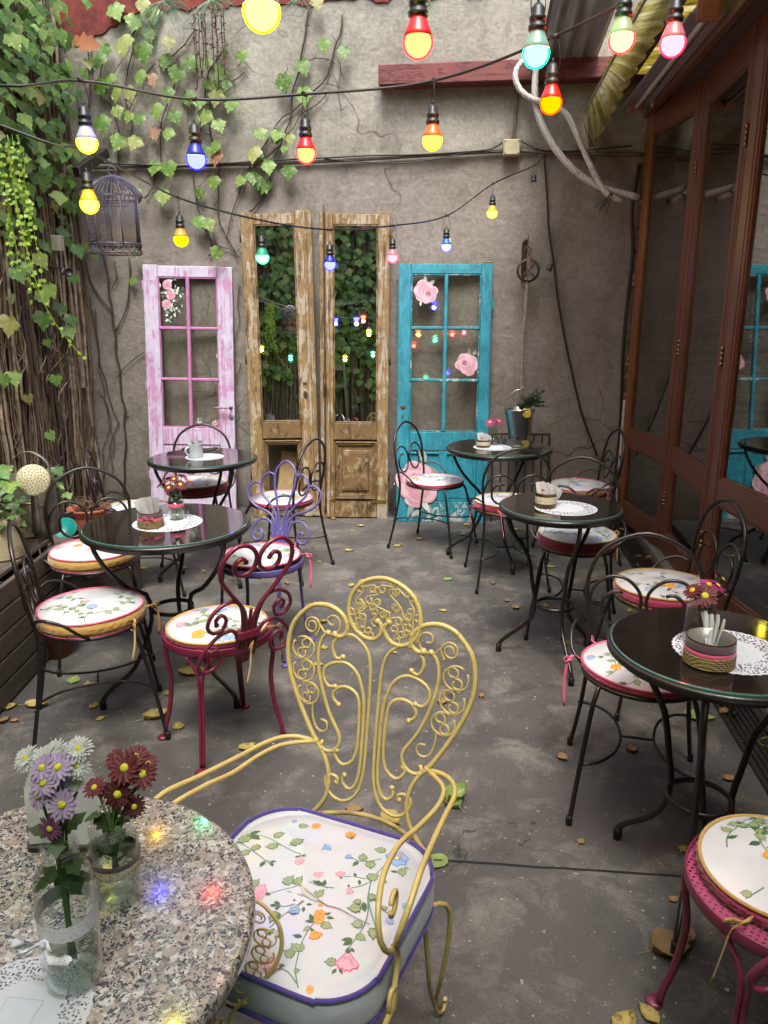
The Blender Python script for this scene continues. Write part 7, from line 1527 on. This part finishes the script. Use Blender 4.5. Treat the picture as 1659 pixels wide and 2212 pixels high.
d_ = doily(-.545, .700, TG + .0006, .092, 'paper lace doily under the bottle on the granite table', mark=True)
def onp(px, py, b):
    n_ = Vector((-math.sin(YAW), math.cos(YAW), 0)); d = ray(px, py); return CAM + d * ((Vector((b[0], b[1], 0)) - CAM).dot(n_) / d.dot(n_))
def k6(x, y): return (x * .66305 / 1.8227, (2850 + y * .66305) / 1.8227)
def vase(base, prof, water, label, blooms, name, neck, band=None, seed=0, leaves=0):
    root = empty(name, base); bx, by, bz = base; m = MB(); inn = [(max(.0005, r - .0025), z + (.006 if i == 0 else 0)) for i, (r, z) in enumerate(prof)]
    m.lathe(prof, M_jar, n=56, capb=True); m.lathe(inn[::-1] + [(.0001, .006)], M_jar, n=56); thread(m, prof[-1][0], prof[-1][1] - .018, 3); m.build('glass', root)
    m = MB(); wp = [(max(.001, r - .0038), z + .007) for r, z in prof if z < water - .01]; wp.append((wp[-1][0], water)); m.lathe(wp + [(.0001, water)], M_water, n=48, capb=True); m.build('water', root)
    for i, (x, y, r, pk_, tx, ty, back) in enumerate(blooms):
        n_ = Vector((-math.sin(YAW), math.cos(YAW), 0)); p = onp(*k6(x, y), (bx + n_.x * back, by + n_.y * back)) - Vector(base); m = MB(); view = Vector((.35 * tx, -1.0, .85 + ty)).normalized()
        daisy(m, p, view, r * .86, PET[pk_], seed=seed + i, n=14 if pk_ != 'white' else 21, layers=2 if pk_ != 'white' else 3, eye=.23, droop=.10); bl = m.build('bloom', root)
        m = MB(); m.tube([p - view * .002, p - view * .02 + Vector((0, 0, -.01)), Vector((p.x * .5, p.y * .5, (p.z + neck) * .5)), Vector((p.x * .16 + .004 * math.sin(i), p.y * .16, neck - .01)), Vector((-p.x * .15, -p.y * .1, .03))], .0019, M_stemg, 7, step=.02); m.lathe([(.002, -.010), (.007, -.003), (.005, 0)], M_stemg, p, 10, axis=view); m.build('stem', bl)
    if leaves:
        m = MB(); rnd = random.Random(seed + 50)
        for q in range(leaves): a = rnd.uniform(0, 6.28); z = rnd.uniform(neck - .07, neck + .03); rr_ = rnd.uniform(.004, .014); jagleaf(m, (rr_ * math.cos(a), rr_ * math.sin(a), z), (math.cos(a) * (.5 if z < neck else 1), math.sin(a) * (.5 if z < neck else 1), rnd.uniform(-.6, 1)), (0, 0, 1), rnd.uniform(.022, .04), M_leafg, .45)
        m.build('leaves', root)
    if band: band(root)
    tag(root, label, 'flower vase'); return root
def lband(root):
    m = MB(); n = 90
    for i in range(n):
        a0, a1 = 2 * math.pi * i / n, 2 * math.pi * (i + 1) / n; P = lambda a, z: (.0372 * math.cos(a), .0372 * math.sin(a), z + .004 * math.sin(a - .4)); e0 = .0016 * abs(math.sin(i * .8)); e1 = .0016 * abs(math.sin((i + 1) * .8)); m.poly([P(a0, .093 - e0), P(a1, .093 - e1), P(a1, .113 + e1), P(a0, .113 + e0)], M_wlace, True)
    m.build('lace_ribbon', root); m = MB(); c = Vector((-.010, -.038, .090)); W = Vector((1, 0, 0))
    def sheet(tip, w0, w1, sag, n=10):
        tip = Vector(tip); d = tip.normalized(); sd = d.cross(Vector((0, -1, .15))).normalized(); b0 = len(m.v)
        for i in range(n + 1):
            t = i / n; wv = w0 + (w1 - w0) * math.sin(math.pi * min(1, t * .62 + .0)) ; p = c + tip * t + Vector((0, -.006 * math.sin(math.pi * t), -sag * t * t))
            for j in range(5): k = (j - 2) / 2; m.v.append(tuple(p + sd * (wv * k) + Vector((0, -.0035 * math.cos(k * 3.1 + i * .7) , 0))))
        for i in range(n):
            for j in range(4): m.face((b0 + i * 5 + j, b0 + i * 5 + j + 1, b0 + (i + 1) * 5 + j + 1, b0 + (i + 1) * 5 + j), M_wlace)
    sheet((-.040, -.008, .010), .002, .0075, .012); sheet((.034, -.010, -.016), .002, .009, .004); sheet((.006, -.006, -.040), .002, .0055, .0); sheet((.026, -.006, -.030), .002, .006, .004); sheet((-.034, -.006, -.002), .002, .006, .006)
    m.lathe([(.001, -.004), (.005, 0), (.001, .004)], M_wlace, c + Vector((0, -.004, 0)), 10); m.build('lace_bow', root)
def wlace():
    t = NT('white_lace_ribbon'); v = t.coord(); vo = t.n('TexVoronoi', {'Vector': v, 'Scale': 330.0}); h = t.math('LESS_THAN', vo.outputs['Distance'], .23); t.set(col=lin('#cfcdd6'), rough=.8, alpha=t.math('SUBTRACT', 1.0, t.math('MULTIPLY', h, .85))); return t.m
M_wlace = wlace()
bott = [(.033, 0), (.036, .006), (.0365, .03), (.0365, .145), (.034, .163), (.026, .176), (.0215, .184), (.0205, .190), (.0205, .207), (.0225, .208)]
vase((-.500, .762, TG + .0015), bott, .05, 'clear glass bottle of lilac and white daisies with a lace bow', [(250, 262, .0225, 'lilac', -.6, .1, 0), (345, 258, .0235, 'lilac', .2, .1, 0), (258, 350, .0225, 'lilac', -.3, -.2, -.01), (228, 428, .0215, 'lilac', -.9, -.4, -.01), (368, 480, .0245, 'lilac', .3, -.5, -.015), (385, 310, .018, 'lilac', .8, .1, .01), (298, 622, .021, 'mauve', -.4, -.8, -.02), (465, 148, .0215, 'white', .4, .5, .02), (325, 165, .021, 'white', 0, .4, .025), (155, 205, .021, 'white', -.7, .4, .02), (452, 252, .0215, 'white', .5, -.1, .01), (262, 208, .023, 'white', -.2, .3, .015), (440, 352, .015, 'white', 1.2, .0, .01)], 'bottle_vase', .2, lband, 100, 10)
def rband(root):
    m = MB(); m.lathe([(.0358, .054), (.0364, .056), (.0364, .068), (.0358, .07)], M_cream, n=56); m.build('lace_band', root); m = MB(); m.lathe([(.0362, .0695), (.0370, .0705), (.0370, .0775), (.0362, .0785)], M_braid, n=56); m.build('ribbon_band', root)
    m = MB(); c = Vector((-.030, -.023, .078)); 
    for q in range(3): m.tube([c + Vector((.006 * math.cos(t * 1.1 + q) * (1 - q * .25), -.002 * q, .006 * math.sin(t * 1.1 + q) * (1 - q * .25))) for t in range(7)], .0024, M_braid, 6, step=.004)
    m.build('ribbon_rose', root)
jarp = [(.031, 0), (.0345, .006), (.035, .03), (.034, .05), (.0355, .075), (.0355, .092), (.034, .102), (.031, .108), (.0305, .112), (.0305, .130), (.0320, .131)]
vase((-.508, .906, TG + .0005), jarp, .062, 'glass jar of dark red daisies with a burgundy ribbon', [(740, 262, .031, 'red', -.1, .0, 0), (848, 298, .0265, 'red', .6, -.1, 0), (560, 378, .021, 'red', -.4, .6, .005), (700, 418, .029, 'deep', -.1, -.5, -.012), (805, 195, .024, 'red', .4, .5, .015), (798, 492, .0205, 'deep', .7, -.4, -.01), (690, 212, .022, 'red', -.5, .5, .02), (880, 235, .018, 'red', 1.0, .4, .01), (625, 400, .013, 'deep', -1, 0, .01)], 'jar_vase', .125, rband, 200, 16)
root = empty('napkin_holder', (-.640, 1.008, TG + .0005), R(8)); m = MB(); m.box((-.062, -.022, 0), (.062, .022, .012), M_black, .003); m.build('tray', root); m = MB()
for k in range(5): napkin(m, (-.002 * k, -.016 + .008 * k, .012), .118 - .004 * k, .102 + .004 * k, 0, -.03 + .02 * k, (M_paper, M_paper2)[k % 2])
m.build('paper_napkins', root); tag(root, 'block of white paper napkins standing behind the daisies', 'napkins')
# ================================================================== FALLEN LEAVES
M_fy = island('fallen_leaf_yellow', [(0, '#8d8a3e'), (.6, '#b3a258'), (1, '#c9bd86')], .6, .15, .5, spot='#7a5a30')
M_fg = island('fallen_leaf_green', [(0, '#6f8f3e'), (1, '#93a962')], .5, .15, .4, spot='#8a7a48')
M_fb = island('fallen_leaf_brown', [(0, '#6b4730'), (.6, '#957650'), (1, '#b09a74')], .75, .1, .7)
LM = [('the feet of the nearest left chair', -1.35, 2.6), ('the large left table', -1.24, 2.9), ('the wine red chair', -.85, 2.45), ('the purple chair', -.95, 3.35), ('the table before the pink door', -1.6, 4.32), ('the chair before the ochre doors', -1.1, 4.5),
      ('the right ochre door', -.93, 5.6), ('the turquoise door', -.25, 5.6), ('the chair before the turquoise door', -.26, 5.1), ('the table by the turquoise door', .16, 4.9), ('the far right chair back', .25, 4.3), ('the middle right table', .39, 3.39),
      ('the chair behind the middle right table', .53, 3.85), ('the nearest right table', .645, 1.93), ('the chair with open scrolls', .57, 2.4), ('the yellow armchair', -.25, 1.5), ('the pink lattice chair', .66, 1.47), ('the drain grate', 1.05, 3.2), ('the planter', -1.9, 2.7), ('the middle of the open floor', -.2, 3.6), ('the open floor before the doors', -.4, 4.9), ('the pink door', -2.2, 5.6), ('the corner jamb', 1.0, 5.6)]
def where(x, y):
    n_, a, b = min(LM, key=lambda q: (q[1] - x) ** 2 + (q[2] - y) ** 2); dx, dy = x - a, y - b; d = math.hypot(dx, dy)
    rel = 'just under' if d < .12 and 'floor' not in n_ and 'door' not in n_ else ('in' if d < .12 else ('right of' if abs(dx) > abs(dy) and dx > 0 else 'left of' if abs(dx) > abs(dy) else 'behind' if dy > 0 else 'in front of')); return rel + ' ' + n_
def fallen(px, py, L, kind, ang, label, group, curlk=.3, z=0.0, pos=None):
    random.seed(int(px * 7 + py)); p = pos or atz(px, py, 0); m = MB(); mt = dict(y=M_fy, g=M_fg, b=M_fb)[kind]
    if label is None: label = ('tiny ' if L < .045 else 'small ' if L < .06 else 'larger ') + dict(y='dull yellow', g='green', b='curled brown')[kind] + ' leaf ' + where(p.x, p.y)
    n = 9; P = []; w_ = random.uniform(.28, .42)
    for i in range(n + 1):
        t = i / n; hw = L * w_ * (math.sin(math.pi * min(1, t * .96 + .02) ** .75)) * (1 + .10 * (i % 2)); row = []
        for j in range(5):
            s = (j - 2) / 2; row.append(Vector(((t - .5) * L, s * hw, .004 + curlk * L * (.38 * s * s + .35 * (t - .5) ** 2) + .06 * L * noise.noise(Vector((t * 4, s * 2, px))))))
        P.append(row)
    zmin = min(q.z for r in P for q in r); b = 0
    for r in P: m.v += [(q.x, q.y, q.z - zmin + .002) for q in r]
    for i in range(n):
        for j in range(4): m.face((i * 5 + j, i * 5 + j + 1, (i + 1) * 5 + j + 1, (i + 1) * 5 + j), mt)
    e = P[0][2]; m.tube([(e.x, 0, e.z - zmin + .003), (e.x - L * .35, .02 * L, .004)], .0009, mt, 4); o = m.build('fallen_leaf', loc=(p.x, p.y, z), rz=ang); tag(o, label, 'leaf', group); return o
g1 = 'yellow leaves fallen on the floor'; g2 = 'green leaves fallen on the floor'; g3 = 'brown leaves fallen on the floor'
Y = [(755, 1190), (1035, 1178), (1178, 1208), (1395, 1210), (1178, 1310), (565, 1350), (205, 1525), (75, 1525), (215, 1555), (365, 1500), (195, 1480), (1130, 1352), (955, 1320), (640, 1185), (690, 1215), (860, 1180), (700, 1400), (685, 1437), (560, 1320), (590, 1165), (905, 1165), (760, 1147), (1110, 1145), (1000, 1155), (1225, 1390), (1360, 1320), (310, 1228), (395, 1228), (440, 1235), (500, 1240), (760, 1265), (850, 1410), (1150, 1160), (560, 1250)]
for i, (x, y) in enumerate(Y): fallen(x, y, random.Random(i).uniform(.035, .07), 'y', i * 1.3, None, g1, .25)
G = [(968, 1252), (1240, 1150), (945, 1865), (1190, 1225), (160, 1470), (1075, 1190), (1135, 1195)]
for i, (x, y) in enumerate(G): fallen(x, y, random.Random(i + 50).uniform(.05, .075), 'g', i * 1.9 + .4, None, g2, .15)
B = [(718, 1218), (865, 1178), (1095, 1300), (1115, 1315), (1315, 1235), (620, 1262), (1065, 1262), (30, 1560), (1275, 1400), (1135, 1155), (1205, 1165), (1390, 1240), (1290, 1300), (955, 1520), (700, 1345), (270, 1350), (1215, 1640), (1040, 1505)]
for i, (x, y) in enumerate(B): fallen(x, y, random.Random(i + 90).uniform(.03, .055), 'b', i * 2.3, None, g3, .6)
fallen(1450, 2053, .115, 'b', .3, 'big curled brown leaf at the foot of the pink chair', g3, .55); fallen(1475, 2025, .085, 'b', 1.5, 'upright dry leaf half behind the big curled leaf', g3, .7)
fallen(985, 1725, .10, 'g', .9, 'crumpled grey green leaf right of the yellow armchair back', g2, .8); fallen(975, 1738, .08, 'g', 2.4, 'pale leaf curled beside the crumpled grey green one', g2, .6)
fallen(845, 1770, .085, 'y', -.8, 'mottled yellow leaf seen through the armchair back, the right one', g1, .2); fallen(766, 1752, .06, 'b', .1, 'tan leaf seen through the armchair back, the left one', g3, .4)
fallen(340, 1550, .11, 'y', .6, 'large torn yellow green leaf by the foot of the nearest left chair', g1, .5); fallen(385, 1570, .06, 'y', 2.0, 'round pale leaf beside the wine red chair foot', g1, .2); fallen(420, 1455, .14, 'y', .2, 'long narrow yellow leaf under the left table', g1, .3)
fallen(80, 1525, .10, 'y', .1, 'long yellow leaf by the planter foot', g1, .3); fallen(20, 1530, .06, 'y', .7, 'yellow leaf against the planter at the left edge', g1, .4); fallen(10, 1560, .05, 'b', 1.2, 'dark brown curled leaf at the left edge', g3, .7)
fallen(535, 1616, .07, 'y', .5, 'yellow leaf behind the left arm of the yellow armchair', g1, .3); fallen(1475, 1835, .035, 'y', 1, 'tiny pale leaf right of the floor joint', g1, .3); fallen(1510, 1552, .12, 'g', -.2, 'broad pale green leaf under the nearest right table', g2, .3); fallen(1365, 1622, .05, 'b', .4, 'curled tan leaf between the nearest right chair legs', g3, .6)
fallen(1575, 1685, .05, 'b', .2, 'pale dry leaf by the drain grate', g3, .5); fallen(1350, 2215, .075, 'y', .9, 'yellow curled leaf at the bottom edge', g1, .4); fallen(1400, 2195, .06, 'y', 2.2, 'thin yellow leaf at the bottom edge beside the curled one', g1, .4); fallen(1655, 1610, .08, 'y', 1.2, 'yellow green leaf on the drain grate at the right edge', g1, .4)
fallen(1455, 1945, .03, 'b', .5, 'small reddish leaf scrap before the pink chair', g3, .4); fallen(1255, 1820, .03, 'b', .9, 'thin dark leaf scrap by the table foot', g3, .4)
random.seed(5)
for i in range(46):
    y = random.uniform(1.8, 5.7); fallen(0, i * 3, random.uniform(.03, .06), random.choice('ybb'), random.uniform(0, 6), None, 'leaves along the drain grate', .4, z=.012 if random.random() < .6 else .0, pos=Vector((random.uniform(1.03, 1.17), y, 0)))
for i in range(40): fallen(1, i * 3, random.uniform(.03, .06), random.choice('yyb'), random.uniform(0, 6), None, 'leaves at the foot of the wall', .4, pos=Vector((random.uniform(-2.9, 1.0), 5.95 - abs(random.gauss(0, .16)), 0)))
# pale grit and paint flecks on the floor
M_fleck = simple('paint_fleck', '#a59d8b', .9); m = MB(); random.seed(17)
for i in range(420):
    x = random.uniform(-2.0, 1.1); y = random.uniform(.9, 5.8); r = random.choice((.0015, .002, .003, .005)) * random.uniform(.6, 1.3); a0 = random.uniform(0, 6)
    m.poly([(x + r * random.uniform(.6, 1.3) * math.cos(a0 + k * 1.25), y + r * random.uniform(.6, 1.3) * math.sin(a0 + k * 1.25), .0035) for k in range(5)], M_fleck)
tag(m.build('floor_flecks'), 'pale grit and paint flecks scattered over the concrete floor', 'grit', kind='stuff')

# tell same-worded leaves apart by how near they lie
same = {}
for o in scene.objects:
    if o.name.startswith('fallen_leaf'): same.setdefault(o['label'], []).append(o)
for lab, L in same.items():
    if len(L) < 2: continue
    L.sort(key=lambda o: o.location.y)
    for i, o in enumerate(L): o['label'] = ' '.join(lab.split()[:12]) + ', ' + (('the nearer one', 'the farther one')[i] if len(L) == 2 else ('nearest', 'second nearest', 'third nearest', 'fourth nearest', 'fifth nearest', 'sixth nearest', 'seventh nearest', 'eighth nearest')[min(i, 7)] + ' to us')
